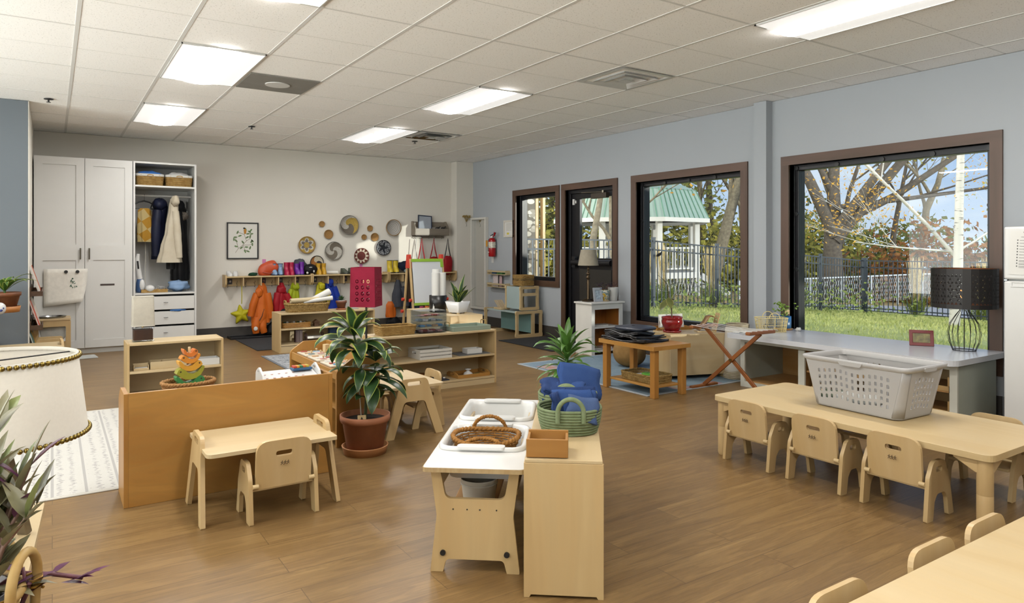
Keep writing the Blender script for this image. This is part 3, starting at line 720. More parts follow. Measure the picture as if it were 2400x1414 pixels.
P('end_frame',MB().plate(o,hl,.03,(0,.015,0),(1,0,0),(0,0,1)),MAPLEX,t,.004)
o2,hl2=hframe(.46,.375,.045)
P('end_frame',MB().plate(o2,hl2,.03,(0,.86,0),(1,0,0),(0,0,1)),MAPLEX,t,.004)
P('seat_board',B(-.19,.205,.03,.845,.342,.357),MINTL,t); P('side_board',B(.06,.075,.03,.845,.05,.342),MINT,t)
t=T('cube_chair','small cube chair with a pale aqua back, stacked on the cube bench','chair',(5.70,8.17,.376))
o,hl=hframe(.33,.345,.042,.225,True)
P('end_frame',MB().plate(o,hl,.03,(0,.015,0),(1,0,0),(0,0,1)),MAPLEX,t,.004); P('end_frame',MB().plate(o,hl,.03,(0,.39,0),(1,0,0),(0,0,1)),MAPLEX,t,.004)
P('side_board',B(-.15,-.136,.03,.375,.02,.335),MINTL,t); P('seat_board',B(-.136,.15,.03,.375,.20,.214),MINTL,t)
t=T('wood_ramp','pale wooden toy ramp with a slatted slope on the cube bench','toy',(5.56,8.66,.359))
m=boxes((-.07,.08,-.06,.15,0,.03)); P('base',m,BIRCH,t,.002); m=MB()
for k in range(6): m.bar((.0+.02*0-.06+.024*k,.02,.03),(-.06+.024*k,.14,.13),.012,.008,(1,0,0))
P('slope',m,BIRCHY,t)
# ================================================================ baskets, cloth and small goods
def oval(a,b,e,n):
    sg=lambda v,p:math.copysign(abs(v)**p,v)
    return [(a*sg(cos(2*PI*i/n),2/e),b*sg(sin(2*PI*i/n),2/e)) for i in range(n)]
def weave(m,a,b,a2,b2,h,rows,n=60,r=.005,amp=.003,e=2.0,waves=None,bottom=True,z0=0):
    """basket wall of horizontal strands that pass in and out of upright stakes, plus a rim and a woven floor"""
    waves=waves or n//4
    for k in range(rows):
        f=(k+.5)/rows; A,Bq=a+(a2-a)*f,b+(b2-b)*f; z=z0+r+(h-r)*k/max(1,rows-1)
        pts=[]
        for i,(x,y) in enumerate(oval(A,Bq,e,n)):
            q=1+amp*cos(2*PI*waves*i/n+PI*k)/max(A,Bq); pts.append((x*q,y*q,z))
        m.tube(pts,r,5,True)
    if bottom:
        m.ring([[Vector((x*f,y*f,z0+.004)) for x,y in oval(a,b,e,n)] for f in (1,.5,.02)],True,False,True)
def stakes(m,a,b,a2,b2,h,n=20,r=.003,e=2.0,z0=0):
    for (x,y),(x2,y2) in zip(oval(a,b,e,n),oval(a2,b2,e,n)): m.tube([(x,y,z0+.004),((x+x2)/2,(y+y2)/2,z0+h/2),(x2,y2,z0+h)],r,5)
def braid(m,pts,r,turns,n=None,closed=True):
    """two strands twisted round a path"""
    pts=[Vector(p) for p in pts]; N=len(pts)
    for ph in (0,PI):
        out=[]
        for i,p in enumerate(pts):
            t=(pts[(i+1)%N]-pts[i-1]) if closed else (pts[min(i+1,N-1)]-pts[max(0,i-1)])
            t.normalize(); u=Vector((0,0,1)) if abs(t.z)<.9 else Vector((1,0,0)); x=t.cross(u).normalized(); y=x.cross(t)
            a=2*PI*turns*i/N+ph; out.append(p+(x*cos(a)+y*sin(a))*r*.62)
        m.tube(out,r,6,closed)
def arch(a,b,h,n=14,z=0,axis='x'):
    o=[]
    for i in range(n+1):
        t=PI*i/n; x=(a+b)/2-(b-a)/2*cos(t); o.append((x,0,z+h*sin(t)) if axis=='x' else (0,x,z+h*sin(t)))
    return o
def rect_basket(name,label,loc,rz,a,b,h,mat,rows=9,e=7,fl=1.06,r=.005,group=None,rim=.007,handles=False):
    t=T(name,label,'basket',loc,rz,group)
    m=MB(); weave(m,a,b,a*fl,b*fl,h,rows,72,r,.0025,e,18); P('body',m,mat,t)
    m=MB(); braid(m,[(x,y,h+.002) for x,y in oval(a*fl,b*fl,e,96)],rim,26); P('rim',m,mat,t)
    if handles:
        for s in (-1,1):
            P('handle',MB().tube([(s*a*fl,-.05,h),(s*(a*fl+.006),-.04,h+.045),(s*(a*fl+.006),.04,h+.045),(s*a*fl,.05,h)],.008,7),mat,t)
    return t
def fold(m,L,W,layers,th,seed=0,M=None,wob=.006):
    """a cloth folded back and forth: zig-zag section swept along W"""
    q=random.Random(seed); ph=q.uniform(0,6)
    path=[]
    for k in range(layers):
        xs=[i/6 for i in range(7)]
        if k%2: xs.reverse()
        for x in xs: path.append(((x-.5)*L*(1-.03*k)+.004*sin(k*2+ph),k*th+th*.5+.25*th*sin(5*x+k+ph)))
        if k<layers-1: path.append((path[-1][0]+(1 if not k%2 else -1)*th*.45,k*th+th))
    n=len(path)-1
    def fn(u,v):
        i=u*n; k=min(int(i),n-1); f=i-k; x=path[k][0]*(1-f)+path[k+1][0]*f; z=path[k][1]*(1-f)+path[k+1][1]*f
        y=(v-.5)*W; p=Vector((x+wob*sin(3*v*3+z*90+ph),y,z+wob*sin(4*v+7*x/L+ph)))
        return M@p if M is not None else p
    m.grid(fn,n,6,th*.82)
    return m
RX=lambda a:Matrix.Rotation(R(a),4,'X')
RY=lambda a:Matrix.Rotation(R(a),4,'Y')
RZ=lambda a:Matrix.Rotation(R(a),4,'Z')
TR=lambda x,y,z:Matrix.Translation((x,y,z))

# --- on the water table
X,Y=L38(-.385,2.635+.42)
t=T('wicker_basket','oval brown wicker basket with an arched handle, resting in the near water tub','basket',(X,Y,.318),A38)
m=MB(); weave(m,.10,.092,.142,.138,.095,10,64,.0045,.0032,2.2,16); P('body',m,WICK,t)
m=MB(); stakes(m,.10,.092,.142,.138,.10,22,.003,2.2); P('stake',m,WICK,t)
m=MB(); braid(m,[(x,y,.108+.012*abs(x/.15)**2) for x,y in oval(.145,.141,2.2,80)],.008,22); P('rim',m,WICK,t)
m=MB(); braid(m,[(x,.135,z) for x,_,z in arch(-.075,.075,.06,24,.108)],.0065,9,closed=False); P('handle',m,WICK,t)
m=MB(); braid(m,[(x,-.125+.03*sin(PI*(x+.075)/.15),z) for x,_,z in arch(-.075,.075,.016,24,.112)],.0065,9,closed=False); P('handle',m,WICK,t)
# --- on the foreground shelf
X,Y=L38(-.096,2.597)
t=T('wooden_box','small open bamboo box with paper slips on the foreground birch shelf','box',(X,Y,.499),A38)
BAM=wood('bamboo','#c08a45','#a8722f','x',1.5,ring=.3)
P('wall',boxes((-.076,.076,-.072,-.062,.002,.068),(-.076,.076,.062,.072,.002,.068),(-.076,-.066,-.062,.062,.002,.06),(.066,.076,-.062,.062,.002,.06)),BAM,t,.002)
P('base',B(-.066,.066,-.062,.062,0,.006),BAM,t)
X2,Y2=L38(-.09,2.605)
o=ONE('paper_slips',MB().plate([(-.045,-.03),(.05,-.025),(.048,.035),(-.04,.03)],[],.012,(0,0,0)),PAPER,'white paper slips lying inside the small bamboo box','paper',(X2,Y2,.5121),A38+.1)
ROPE=fabric('green_rope','#8e9c77','#7b8a63',140,.9,.5,40)
def rope_basket(label,n,w,rz):
    X,Y=L38(w,n); t=T('rope_basket',label,'basket',(X,Y,.499),A38+rz,'green rope baskets with towels')
    m=MB(); rows=9
    for k in range(rows):
        f=k/(rows-1); a=.112+.018*f+.004*sin(PI*f); m.tube([(x,y*.95,.007+.0115*k) for x,y in oval(a,a,2.3,56)],.0068,6,True)
    P('body',m,ROPE,t); P('base',MB().cyl((0,0,.001),(0,0,.008),.112,n=40),ROPE,t)
    for s in (-1,1):
        pts=[(x,s*.128,z) for x,_,z in arch(-.052,.052,.055,16,.10)]; pts=[(-.052,s*.132,.06)]+pts+[(.052,s*.132,.06)]
        P('handle',MB().tube(pts,.0095,8),ROPE,t)
    return t
rope_basket('green coiled rope basket of blue towels, closer to the bamboo box',2.93,-.018,.05); rope_basket('green coiled rope basket of blue towels, further back beside the plant',3.215,-.028,-.03)
TOW=fabric('blue_towel','#3d5a93','#34508a',420,.95,.5,12); TOW2=fabric('slate_towel','#566a94','#4a5e88',420,.95,.5,12); TOW3=fabric('navy_towel','#32497c','#2a3f6e',420,.95,.5,12)
def towel(label,n,w,z,M,L,W,k,mat,sd,th=.011):
    X,Y=L38(w,n); tag(mesh_obj('folded_towel',fold(MB(),L,W,k,th,sd,M),mat,None,0,(X,Y,z),A38),label,'towel','blue towels in the rope baskets')
towel('slate blue towel folded at the front of the closer rope basket, corner up',2.87,.03,.595,RZ(-14)@RX(56)@RY(12),.115,.105,2,TOW2,1)
towel('mid blue folded towel fanned across the middle of the closer rope basket',2.93,.0,.605,RX(60)@RY(-6),.17,.11,3,TOW,2)
towel('blue folded towel behind two others in the closer rope basket',2.985,-.005,.605,RZ(6)@RX(66),.18,.12,2,TOW3,3)
towel('dark folded towel on edge by the rim of the closer rope basket',2.93,-.072,.605,RZ(70)@RX(70),.12,.10,3,TOW3,4)
towel('blue towel peaked highest in the rope basket by the plant',3.25,.02,.635,RX(58)@RY(26),.20,.15,3,TOW,5,.013)
towel('rolled blue towel lying over the rim of the rope basket by the plant',3.19,-.085,.59,RZ(8)@RX(20),.11,.11,5,TOW3,6,.012)
towel('pale edged blue towel lying behind the handles of the rope basket by the plant',3.17,-.01,.60,RX(30)@RY(4),.13,.09,3,TOW,7)

# --- laundry basket on the long table
GREYP=solid('grey_plastic','#c3c1bf',.38,var=.015)
t=T('laundry_basket','grey plastic laundry basket with slotted sides on the long table','basket',(3.835,2.145,.361),R(-2.5))
h=.285
def rr3(a,b,z,r): return [Vector((p[0],p[1],z)) for p in rrect(0,0,a,b,r,6)]
def slotpanel(w0,w1,hh,cols,rows,cw,rowh,z0,sk=0):
    o=[(-w0/2,0),(w0/2,0),(w1/2,hh),(-w1/2,hh)]; holes=[]
    for c in range(cols):
        x=(c-(cols-1)/2)*cw
        for k in range(rows):
            zz=z0+k*rowh; holes.append(rrect(x*(1+.06*k/rows),zz+.012*(c%2)*0+.006*math.sin(c*.9),cw*.42,rowh*.62,cw*.13,2))
    return o,holes
for s in (-1,1):
    a0,a1=.36,.40  # long sides (along y): outline in (y,z)
    o,hl=slotpanel(.42,.56,h-.03,13,5,.032,.036,.055)
    P('slotted_side',MB().plate(o,hl,.004,(s*.168,0,.012),(0,1,0),(s*.075,0,1)),GREYP,t)
    o,hl=slotpanel(.24,.27,h-.03,6,5,.03,.036,.055)
    P('slotted_end',MB().plate(o,hl,.004,(0,s*.25,.012),(1,0,0),(0,s*.19,1)),GREYP,t)
# rounded corners between the panels
for sx in (-1,1):
    for sy in (-1,1):
        def cor(u,v,sx=sx,sy=sy):
            a=u*PI/2; k=v
            x0=.12+.015*k; y0=.21+.07*k-.0; rx=.048+.0065*k; ry=.04-.03*k*.5+.0055*k
            ex,ey=.168+.019*k,.25+.0485*k
            return Vector((sx*(x0+(ex-x0)*sin(a)),sy*(y0+(ey-y0)*cos(a)),.012+v*(h-.03)))
        P('corner',MB().grid(cor,6,4,.004),GREYP,t)
m=MB(); m.ring([rr3(.30,.46,0,.05),rr3(.332,.496,.004,.05),rr3(.337,.502,.016,.05),rr3(.325,.49,.016,.05),rr3(.32,.485,.008,.05)],True,True,True); P('base',m,GREYP,t)
m=MB(); m.ring([rr3(.372,.596,h-.03,.045),rr3(.40,.63,h-.02,.05),rr3(.405,.636,h-.004,.05),rr3(.395,.626,h,.05),rr3(.375,.60,h,.045),rr3(.366,.59,h-.006,.045),rr3(.362,.585,h-.03,.045)],True,False,False); P('rim',m,GREYP,t)
for s in (-1,1):
    P('handle',MB().plate(rpoly([(-.075,-.004),(.075,-.004),(.058,-.028),(-.058,-.028)],.012,4),[],.01,(s*.203,0,h-.002),(0,1,0),(0,0,1)),GREYP,t,.003)
    P('handle',MB().plate(rpoly([(-.06,-.004),(.06,-.004),(.05,-.026),(-.05,-.026)],.01,4),[],.01,(0,s*.318,h-.002),(1,0,0),(0,0,1)),GREYP,t,.003)
CLW=fabric('laundry_white','#e6e6e0','#d7dad6',200,.95,.3,20); CLG=fabric('laundry_green','#46533f','#8d9a86',90,.95,.3,40)
m=MB().blob((0,0,.03),.11,.12,.03,16,8,.8,.13,4)
ONE('laundry_cloth',m,CLW,'crumpled white cloth at the bottom of the grey laundry basket','cloth',(3.80,2.20,.382),.3)
ONE('laundry_cloth',MB().blob((0,0,.028),.07,.08,.028,16,8,.8,.16,9),CLG,'dark green patterned cloth in the grey laundry basket','cloth',(3.77,2.33,.381),.8)

# --- long low birch shelf (S4)
rect_basket('seagrass_basket','golden woven tray basket with a black strip inside, on the long low shelf',(2.53,5.71,.5005),0,.155,.085,.075,WICKL,9,9,1.1,.0045,rim=.005)
ONE('black_clip',MB().box(-.05,.05,-.008,.008,0,.012),BLACKP,'black strip lying inside the golden woven tray basket','clip',(2.50,5.73,.511),.2,.002)
t=T('drawer_tower','clear acrylic tower of four small drawers on the long low shelf','drawers',(2.855,5.70,.5005),0)
P('case',boxes((-.135,.135,-.10,.10,.196,.2),(-.135,-.131,-.10,.10,0,.196),(.131,.135,-.10,.10,0,.196),(-.131,.131,.096,.10,0,.196),(-.131,.131,-.10,.096,0,.004)),ACRY,t,.001)
CR=[solid('craft_%d'%k,c,.7,var=.2,nscale=60) for k,c in enumerate(('#d9a7a0','#e8e2dc','#6a9fc4','#b4584a','#8a9a9c','#caa27a'))]
q=random.Random(5)
for k in range(4):
    z=.007+.0475*k; dr=P('drawer',boxes((-.128,.128,-.101,-.098,z,z+.043),(-.128,.128,.09,.093,z,z+.043),(-.128,-.125,-.098,.09,z,z+.043),(.125,.128,-.098,.09,z,z+.043),(-.125,.125,-.098,.09,z,z+.002)),ACRY,t)
    for j in range(5): ONE('craft_piece',MB().box(-.022,.022,-.03,.03,0,.006+.012*q.random()),CR[(k*2+j*3)%6],['pale','pink and cream','blue and white','reddish'][k]+' craft pieces seen inside the '+['bottom','lower middle','upper middle','top'][k]+' acrylic drawer','craft',(2.855+(-.09+.045*j),5.695+q.uniform(-.04,.03),.5005+z+.003),q.uniform(-.15,.15),.001,'craft pieces in the '+['bottom','lower middle','upper middle','top'][k]+' acrylic drawer')
SAGET=solid('sage_tray','#9fae9d',.45,var=.02)
t=T('serving_tray','sage green tray with two gold handles on the long low shelf','tray',(3.24,5.70,.5005),0)
P('base',B(-.195,.195,-.12,.12,0,.006),SAGET,t)
P('wall',boxes((-.2,.2,-.128,-.12,0,.042),(-.2,.2,.12,.128,0,.042),(-.2,-.192,-.12,.12,0,.042),(.192,.2,-.12,.12,0,.042)),SAGET,t,.002)
for s in (-1,1): P('handle',MB().tube([(s*.196,-.045,.035),(s*.196,-.045,.07),(s*.196,-.038,.078),(s*.196,.038,.078),(s*.196,.045,.07),(s*.196,.045,.035)],.0042,7),BRASS,t)
t=T('slatted_crate','white slatted wooden crate on the middle board of the long low shelf','crate',(2.86,5.68,.2752),0)
for s in (-1,1): P('end',MB().plate([(-.115,0),(.115,0),(.115,.085),(-.115,.085)],[rrect(0,.055,.08,.022,.01,3)],.01,(s*.155,0,0),(0,1,0),(0,0,1)),WHITEP,t,.001)
for z in (.012,.043,.074):
    for s in (-1,1): P('slat',B(-.16,.16,min(s*.117,s*.123),max(s*.117,s*.123),z-.012,z+.011),WHITEP,t,.001)
P('base',B(-.15,.15,-.115,.115,0,.006),WHITEP,t)
t=T('tray_mat','thin grey mat under the white box on the long low shelf','mat',(3.27,5.67,.2752)); P('mat',B(-.165,.165,-.10,.10,0,.006),solid('grey_mat','#77787a',.8),t,.001)
t=T('white_box','small open white box on the grey mat, long low shelf','box',(3.29,5.66,.2815)); P('wall',boxes((-.08,.08,-.05,-.045,.0,.045),(-.08,.08,.045,.05,0,.045),(-.08,-.075,-.045,.045,0,.045),(.075,.08,-.045,.045,0,.045)),WHITE,t,.001); P('base',B(-.075,.075,-.045,.045,0,.004),WHITE,t)
NAVY=solid('navy_card','#2c3140',.6)
t=T('dark_tray','flat dark tray with blue and white shapes, bottom of the long low shelf','tray',(2.89,5.65,.0682)); P('base',B(-.11,.11,-.085,.085,0,.008),NAVY,t,.002)
for k in range(7): P('shape',MB().blob((-.08+.027*k,-.03+.03*(k%3),.016),.014,.011,.008,10,6),[PAPER,CR[2],NAVY][k%3],t)
ONE('toy_turtle',MB().blob((0,0,.025),.055,.04,.028,16,9,.9,.05,2),solid('tortoise','#8a5a2c',.5,var=.6,nscale=40),'brown mottled toy behind the dark tray on the long low shelf','toy',(2.82,5.77,.0684))
t=T('bamboo_tray','bamboo tray with cut-out handles, bottom of the long low shelf','tray',(3.26,5.68,.0682))
P('base',B(-.165,.165,-.105,.105,0,.006),TEAKX,t)
for s in (-1,1):
    P('end',MB().plate(rpoly([(-.11,0),(.11,0),(.11,.03),(.06,.05),(-.06,.05),(-.11,.03)],.01,3),[rrect(0,.032,.07,.018,.008,3)],.008,(s*.168,0,.0),(0,1,0),(0,0,1)),TEAKX,t,.001)
    P('wall',B(-.165,.165,min(s*.103,s*.11),max(s*.103,s*.11),0,.032),TEAKX,t,.001)
t=T('ceramic_bell','white ceramic bell with a mushroom knob in the bamboo tray','bell',(3.25,5.67,.0746))
P('bowl',MB().lathe([(.045,0),(.044,.012),(.034,.026),(.018,.034),(.012,.044),(.013,.046),(.0,.046)],24),PLASW,t); P('knob',MB().lathe([(.012,.046),(.03,.052),(.028,.058),(.0,.062)],24),PLASW,t)
ONE('green_card',B(-.05,.05,-.035,.035,0,.003),solid('green_card','#4d7a4a',.6),'green card lying in the bamboo tray','card',(3.35,5.67,.0746),.2)

# --- shelf beyond the coats (S5)
t=rect_basket('rush_basket','long rush basket holding paper rolls on the shelf below the coats',(2.65,8.66,.4765),R(-2),.24,.115,.095,SEAG,9,5,1.08,.0065,rim=.009,handles=True)
def roll(name,label,loc,ax,L,r,mat,cone=1,cat='paper roll',core=.6):
    ax=Vector(ax).normalized(); p=-ax*L/2; q=ax*L/2; m=MB().cyl(p,q,r,r*cone,24,False); m.cyl(p,q,r*core,r*cone*core,24,False)
    for e,rr in ((p,r),(q,r*cone)):
        x=ax.orthogonal().normalized(); y=ax.cross(x)
        m.ring([[e+(x*cos(2*PI*i/24)+y*sin(2*PI*i/24))*k for i in range(24)] for k in (rr,rr*core)],True,False,False)
    return ONE(name,m,mat,label,cat,loc)
roll('paper_roll','beige paper roll lying in the long rush basket',(2.62,8.64,.618),(1,.06,.02),.36,.03,CARD)
roll('paper_roll','wide white paper roll standing up at an angle in the long rush basket',(2.79,8.69,.64),(1,.1,.42),.36,.028,PAPER,1.55)
roll('paper_roll','slim white paper roll lying at the end of the long rush basket',(2.78,8.62,.615),(1,-.1,.12),.36,.02,PAPER,1.4)
t=T('toy_tray','woven chip-wood tray of toy animals on the shelf below the coats','tray',(2.50,8.66,.2905)); m=MB(); weave(m,.17,.10,.175,.105,.055,4,72,.0075,.003,9,18); P('body',m,TEAKX,t)
for k in range(7): ONE('toy_animal',MB().blob((0,0,.022),.02+.006*(k%3),.016,.022,12,8,.9,.12,k),[solid('toy_green','#3f5a44',.6),PAPER,solid('toy_brown','#8d7a62',.6),PAPER][k%4],'small toy animal peeking out of the chip-wood tray','toy',(2.38+.04*k,8.66+.03*(k%2),.315),k,0,'toy animals in the chip-wood tray')
t=T('toy_birdhouse','little dark wooden house beside the chip-wood tray','toy',(2.755,8.62,.2905)); DKW=wood('dark_wood','#6b4a2f','#553821','z',2); P('wall',B(-.03,.03,-.03,.03,0,.05),DKW,t,.002); P('roof',MB().plate([(-.045,.045),(.045,.045),(0,.085)],[],.075,(0,0,0),(1,0,0),(0,0,1)),DKW,t,.002)
t=T('long_tray','long shallow wooden tray of dark buttons on the shelf below the coats','tray',(3.27,8.65,.2905)); P('base',B(-.185,.185,-.08,.08,0,.006),MAPLEX,t); P('wall',boxes((-.19,.19,-.085,-.078,0,.04),(-.19,.19,.078,.085,0,.04),(-.19,-.183,-.078,.078,0,.04),(.183,.19,-.078,.078,0,.04)),MAPLEX,t,.001)
for k in range(10): ONE('wooden_disc',MB().cyl((0,0,0),(0,0,.012),.015,n=12),[solid('disc_plum','#4b2f35',.5),STEEL,PAPER][k%3],'round token in the long shallow tray','token',(3.12+.033*k,8.64+.03*(k%2),.329),0,.001,'tokens in the long shallow tray')
ONE('token_filling',B(-.18,.18,-.075,.075,0,.03),solid('disc_fill','#6d5a55',.7,var=.4,nscale=60),'mixed small loose parts filling the long shallow tray','craft',(3.27,8.65,.2975))
MAH=wood('mahogany','#4a2320','#381917','z',2,ring=.2)
t=T('toy_wardrobe','dark red dollhouse wardrobe on the bottom board below the coats','toy',(2.545,8.66,.1005)); P('body',B(-.045,.045,-.03,.03,0,.15),MAH,t,.003); P('crest',MB().plate(rpoly([(-.045,.15),(.045,.15),(.03,.172),(-.03,.172)],.01),[],.04,(0,0,0),(1,0,0),(0,0,1)),MAH,t,.002)
for s in (-1,1): P('door',B(min(s*.002,s*.04),max(s*.002,s*.04),-.034,-.03,.012,.14),MAH,t,.001)
t=T('toy_bed','dark iron dollhouse bed with a white mattress below the coats','toy',(2.745,8.665,.1005)); P('mattress',B(-.10,.10,-.045,.045,.035,.065),PAPER,t,.008)
for s in (-1,1):
    m=MB()
    for k in range(5): m.tube([(s*.105,-.045+.0225*k,.03),(s*.105,-.045+.0225*k,.085+.02*sin(PI*k/4))],.0025,5)
    m.tube([(s*.105,-.045+.0225*k/2,.085+.02*sin(PI*k/8)) for k in range(9)],.003,5); P('bedstead',m,MAH,t)
    for q in (-1,1): P('leg',MB().tube([(s*.105,q*.045,0),(s*.105,q*.045,.10)],.004,6),MAH,t)
t=T('blue_case','upright dark blue ribbed case on the bottom board below the coats','box',(2.985,8.66,.1005)); BL=solid('case_blue','#2a4a72',.6); P('case',B(-.05,.05,-.05,.05,0,.165),BL,t,.004); P('ribbing',boxes(*[(-.046+.0105*k,-.041+.0105*k,-.0535,-.05,.004,.16) for k in range(9)]),BL,t)
t=T('paper_tray','white paper tray on the bottom board below the coats','tray',(3.24,8.65,.1005)); P('tray',B(-.12,.12,-.09,.09,0,.02),WHITE,t,.002); P('sheets',B(-.11,.11,-.085,.085,.02,.035),PAPER,t)
tag(mesh_obj('photo_book',B(-.09,.09,-.06,.06,0,.012),solid('book_grey','#b6bab5',.6),None,.002,(3.22,8.68,.4765),.1),'flat pale book behind the red floor lamp, on the shelf below the coats','book')
# ================================================================ lamps, display toys
# small lamp on the light shelf
t=T('table_lamp','small lamp with a cream box shade and dark wood base on the light shelf','lamp',(.62,6.43,.5005),0)
P('base_plate',B(-.078,.078,-.05,.05,0,.012),ACRY,t,.002); P('base',B(-.07,.07,-.043,.043,.012,.10),wood('rosewood','#4a2a18','#2d180d','z',2),t,.003); P('base_top',B(-.078,.078,-.05,.05,.10,.112),ACRY,t,.002)
P('stem',MB().cyl((0,0,.112),(0,0,.16),.008),BRASS,t)
SH=translucent('lamp_linen','#efe8d8',.35)
m=MB(); A=[Vector((p[0],p[1],.125)) for p in rrect(0,0,.165,.11,.012,3)]; Bq=[Vector((p[0]*.93,p[1]*.93,.37)) for p in rrect(0,0,.165,.11,.012,3)]; m.ring([A,Bq],True,False,False); P('shade',m,SH,t)
for z,k in ((.127,1.005),(.366,.935)): P('shade_trim',MB().tube([(p[0]*k,p[1]*k,z) for p in rrect(0,0,.165,.11,.012,3)],.0025,5,True),OFFW,t)
# trays on the small light shelf
t=T('note_box','small wooden box of white notes on the low light shelf','box',(.60,6.37,.2752)); P('wall',boxes((-.055,.055,-.035,-.03,0,.018),(-.055,.055,.03,.035,0,.05),(-.055,-.05,-.03,.03,0,.04),(.05,.055,-.03,.03,0,.04)),BIRCH,t,.001); P('notes',B(-.045,.045,-.028,.028,0,.02),PAPER,t,.001)
def ptray(label,x,y,z,w,d,h,mat,name='divided_tray',div=1):
    t=T(name,label,'tray',(x,y,z)); P('wall',boxes((-w/2,w/2,-d/2,-d/2+.007,0,h),(-w/2,w/2,d/2-.007,d/2,0,h),(-w/2,-w/2+.007,-d/2+.007,d/2-.007,0,h),(w/2-.007,w/2,-d/2+.007,d/2-.007,0,h)),mat,t,.001)
    P('base',B(-w/2+.007,w/2-.007,-d/2+.007,d/2-.007,0,.005),mat,t)
    if div: P('divider',B(-w*.15-.003,-w*.15+.003,-d/2+.007,d/2-.007,.005,h*.9),mat,t)
    return t
ptray('long birch tray with a brass bowl in it, middle board of the low light shelf',.80,6.40,.2752,.27,.13,.06,BIRCH)
ptray('long white tray beside the birch tray on the low light shelf',1.075,6.40,.2752,.235,.13,.055,WHITE)
ONE('brass_bowl',MB().lathe([(.0,.0),(.018,.002),(.032,.022),(.03,.024),(.016,.006),(0,.005)],24),BRASS,'little brass bowl in the long birch tray','bowl',(.735,6.40,.281))
for k in range(3): ONE('curtain_ring',MB().tube([(.014*cos(a*PI/8),.014*sin(a*PI/8),0) for a in range(16)],.003,6,True),[BRASS,BLACKP,PEWTER][k],['brass','black','grey'][k]+' ring lying in the long white tray','ring',(1.03+.045*k,6.40,.2845))
for k in range(2): ONE('craft_stick',MB().bar((-.05,0,0),(.05,.01,0),.008,.003),DKW,'dark stick lying in the long birch tray','stick',(.86,6.38+.02*k,.283),.2*k,0,'dark sticks in the long birch tray')
# coil basket with stacking birds in the divider's tray
t=T('coil_basket','oval coiled straw basket holding wooden birds, on top of the honey wood divider','basket',(.60,4.01,.4655),R(4))
m=MB()
for k in range(7):
    f=k/6; m.tube([(x,y,.009+.0125*k) for x,y in oval(.095+.03*f,.08+.018*f,2.1,54)],.0078,6,True)
m.ring([[Vector((x*f,y*f,.004)) for x,y in oval(.095,.08,2.1,54)] for f in (1,.4,.02)],True,False,True)
P('body',m,fabric('straw_coil','#b98b5a','#a3743f',90,.8,.6,60),t)
m=MB(); braid(m,[(x,y,.092) for x,y in oval(.127,.10,2.1,80)],.0075,24); P('rim',m,fabric('straw_coil','#b98b5a'),t)
def bird(w,h,up=.0):
    """side outline of a rocking bird block: beak, round head, saddle back, tail; belly is an arc"""
    top=[(-.50,.40),(-.44,.62),(-.33,.72),(-.22,.62),(-.08,.40),(.08,.34),(.24,.42),(.36,.66),(.44,.78),(.50,.72)]
    bot=[(.47,.52),(.36,.24),(.2,.06),(.0,.0),(-.2,.05),(-.36,.20),(-.46,.36)]
    return [(x*w,z*h) for x,z in top+bot]
cols=[('#3f8f86','teal'),('#3d8a4a','green'),('#a3a02f','olive green'),('#e0a233','golden yellow'),('#e08f2c','amber'),('#dd7a2c','orange')]
z=.488; pos=['lowest, teal','second from the bottom, green','third, olive green','fourth, golden yellow','fifth, amber','topmost, orange']
W=[.165,.145,.14,.12,.098,.072]; H=[.07,.088,.088,.075,.064,.056]
for k,(c,nm) in enumerate(cols):
    s=-1 if k%2 else 1
    pts=[(x*s,zz) for x,zz in bird(W[k],H[k])]
    t=T('stacking_bird','%s bird of the wooden rocking bird stack in the straw basket'%pos[k],'toy',(.605,4.01,z),R(8),'wooden birds stacked in the straw basket')
    P('body',MB().plate(rpoly(pts,.004,2),[],.05,(0,0,0),(1,0,0),(0,0,1)),solid('bird_%d'%k,c,.45,var=.1,nscale=20),t,.003)
    P('eye',MB().cyl((-.36*W[k]*s,-.0252,H[k]*.52),(-.36*W[k]*s,-.0262,H[k]*.52),.004,n=10),EMB,t)
    z+=H[k]*.40+.0095
ONE('peg',MB().cyl((0,0,0),(0,0,.03),.007,n=12),MAPLE,'little wooden peg on top of the bird stack','peg',(.605,4.01,z-.012))
t=T('sorting_rack','white handled rack with coloured blocks on top of the honey wood divider','toy',(1.12,3.99,.4655),R(2))
P('board',MB().plate(rrect(0,0,.30,.15,.01),[],.012,(0,0,.075),(1,0,0),(0,1,.25)),PLASW,t,.002)
for s in (-1,1): P('end',MB().plate(rpoly([(-.085,0),(.085,0),(.075,.105),(.02,.135),(-.05,.10),(-.085,.04)],.02,4),[rrect(.02,.108,.04,.014,.006,3)],.011,(s*.158,0,0),(0,1,0),(0,0,1)),PLASW,t,.002)
P('foot_rail',B(-.15,.15,-.07,-.05,0,.06),PLASW,t)
for k in range(12): P('dot',MB().cyl((-.13+.04*(k%6),-.03+.05*(k//6),.0818+.25*(-.03+.05*(k//6))*.97),(-.13+.04*(k%6),-.03+.05*(k//6),.083+.25*(-.03+.05*(k//6))*.97),.007,n=10),CR[0],t)
t=T('puzzle_box','blue box of coloured wooden blocks on the white handled rack','toy',(1.20,4.03,.560),R(2)); P('box',B(-.055,.055,-.03,.03,0,.014),solid('puzzle_blue','#2f5d86',.5,var=.2,nscale=40),t,.002)
for k,c in enumerate(('#c8452f','#e8a12f','#3b7f4a','#d9772c','#c9b03a')): P('block',B(-.04+.018*k-.009,-.04+.018*k+.008,-.022,.022,.014,.026),solid('block_%d'%k,c,.5),t,.002)
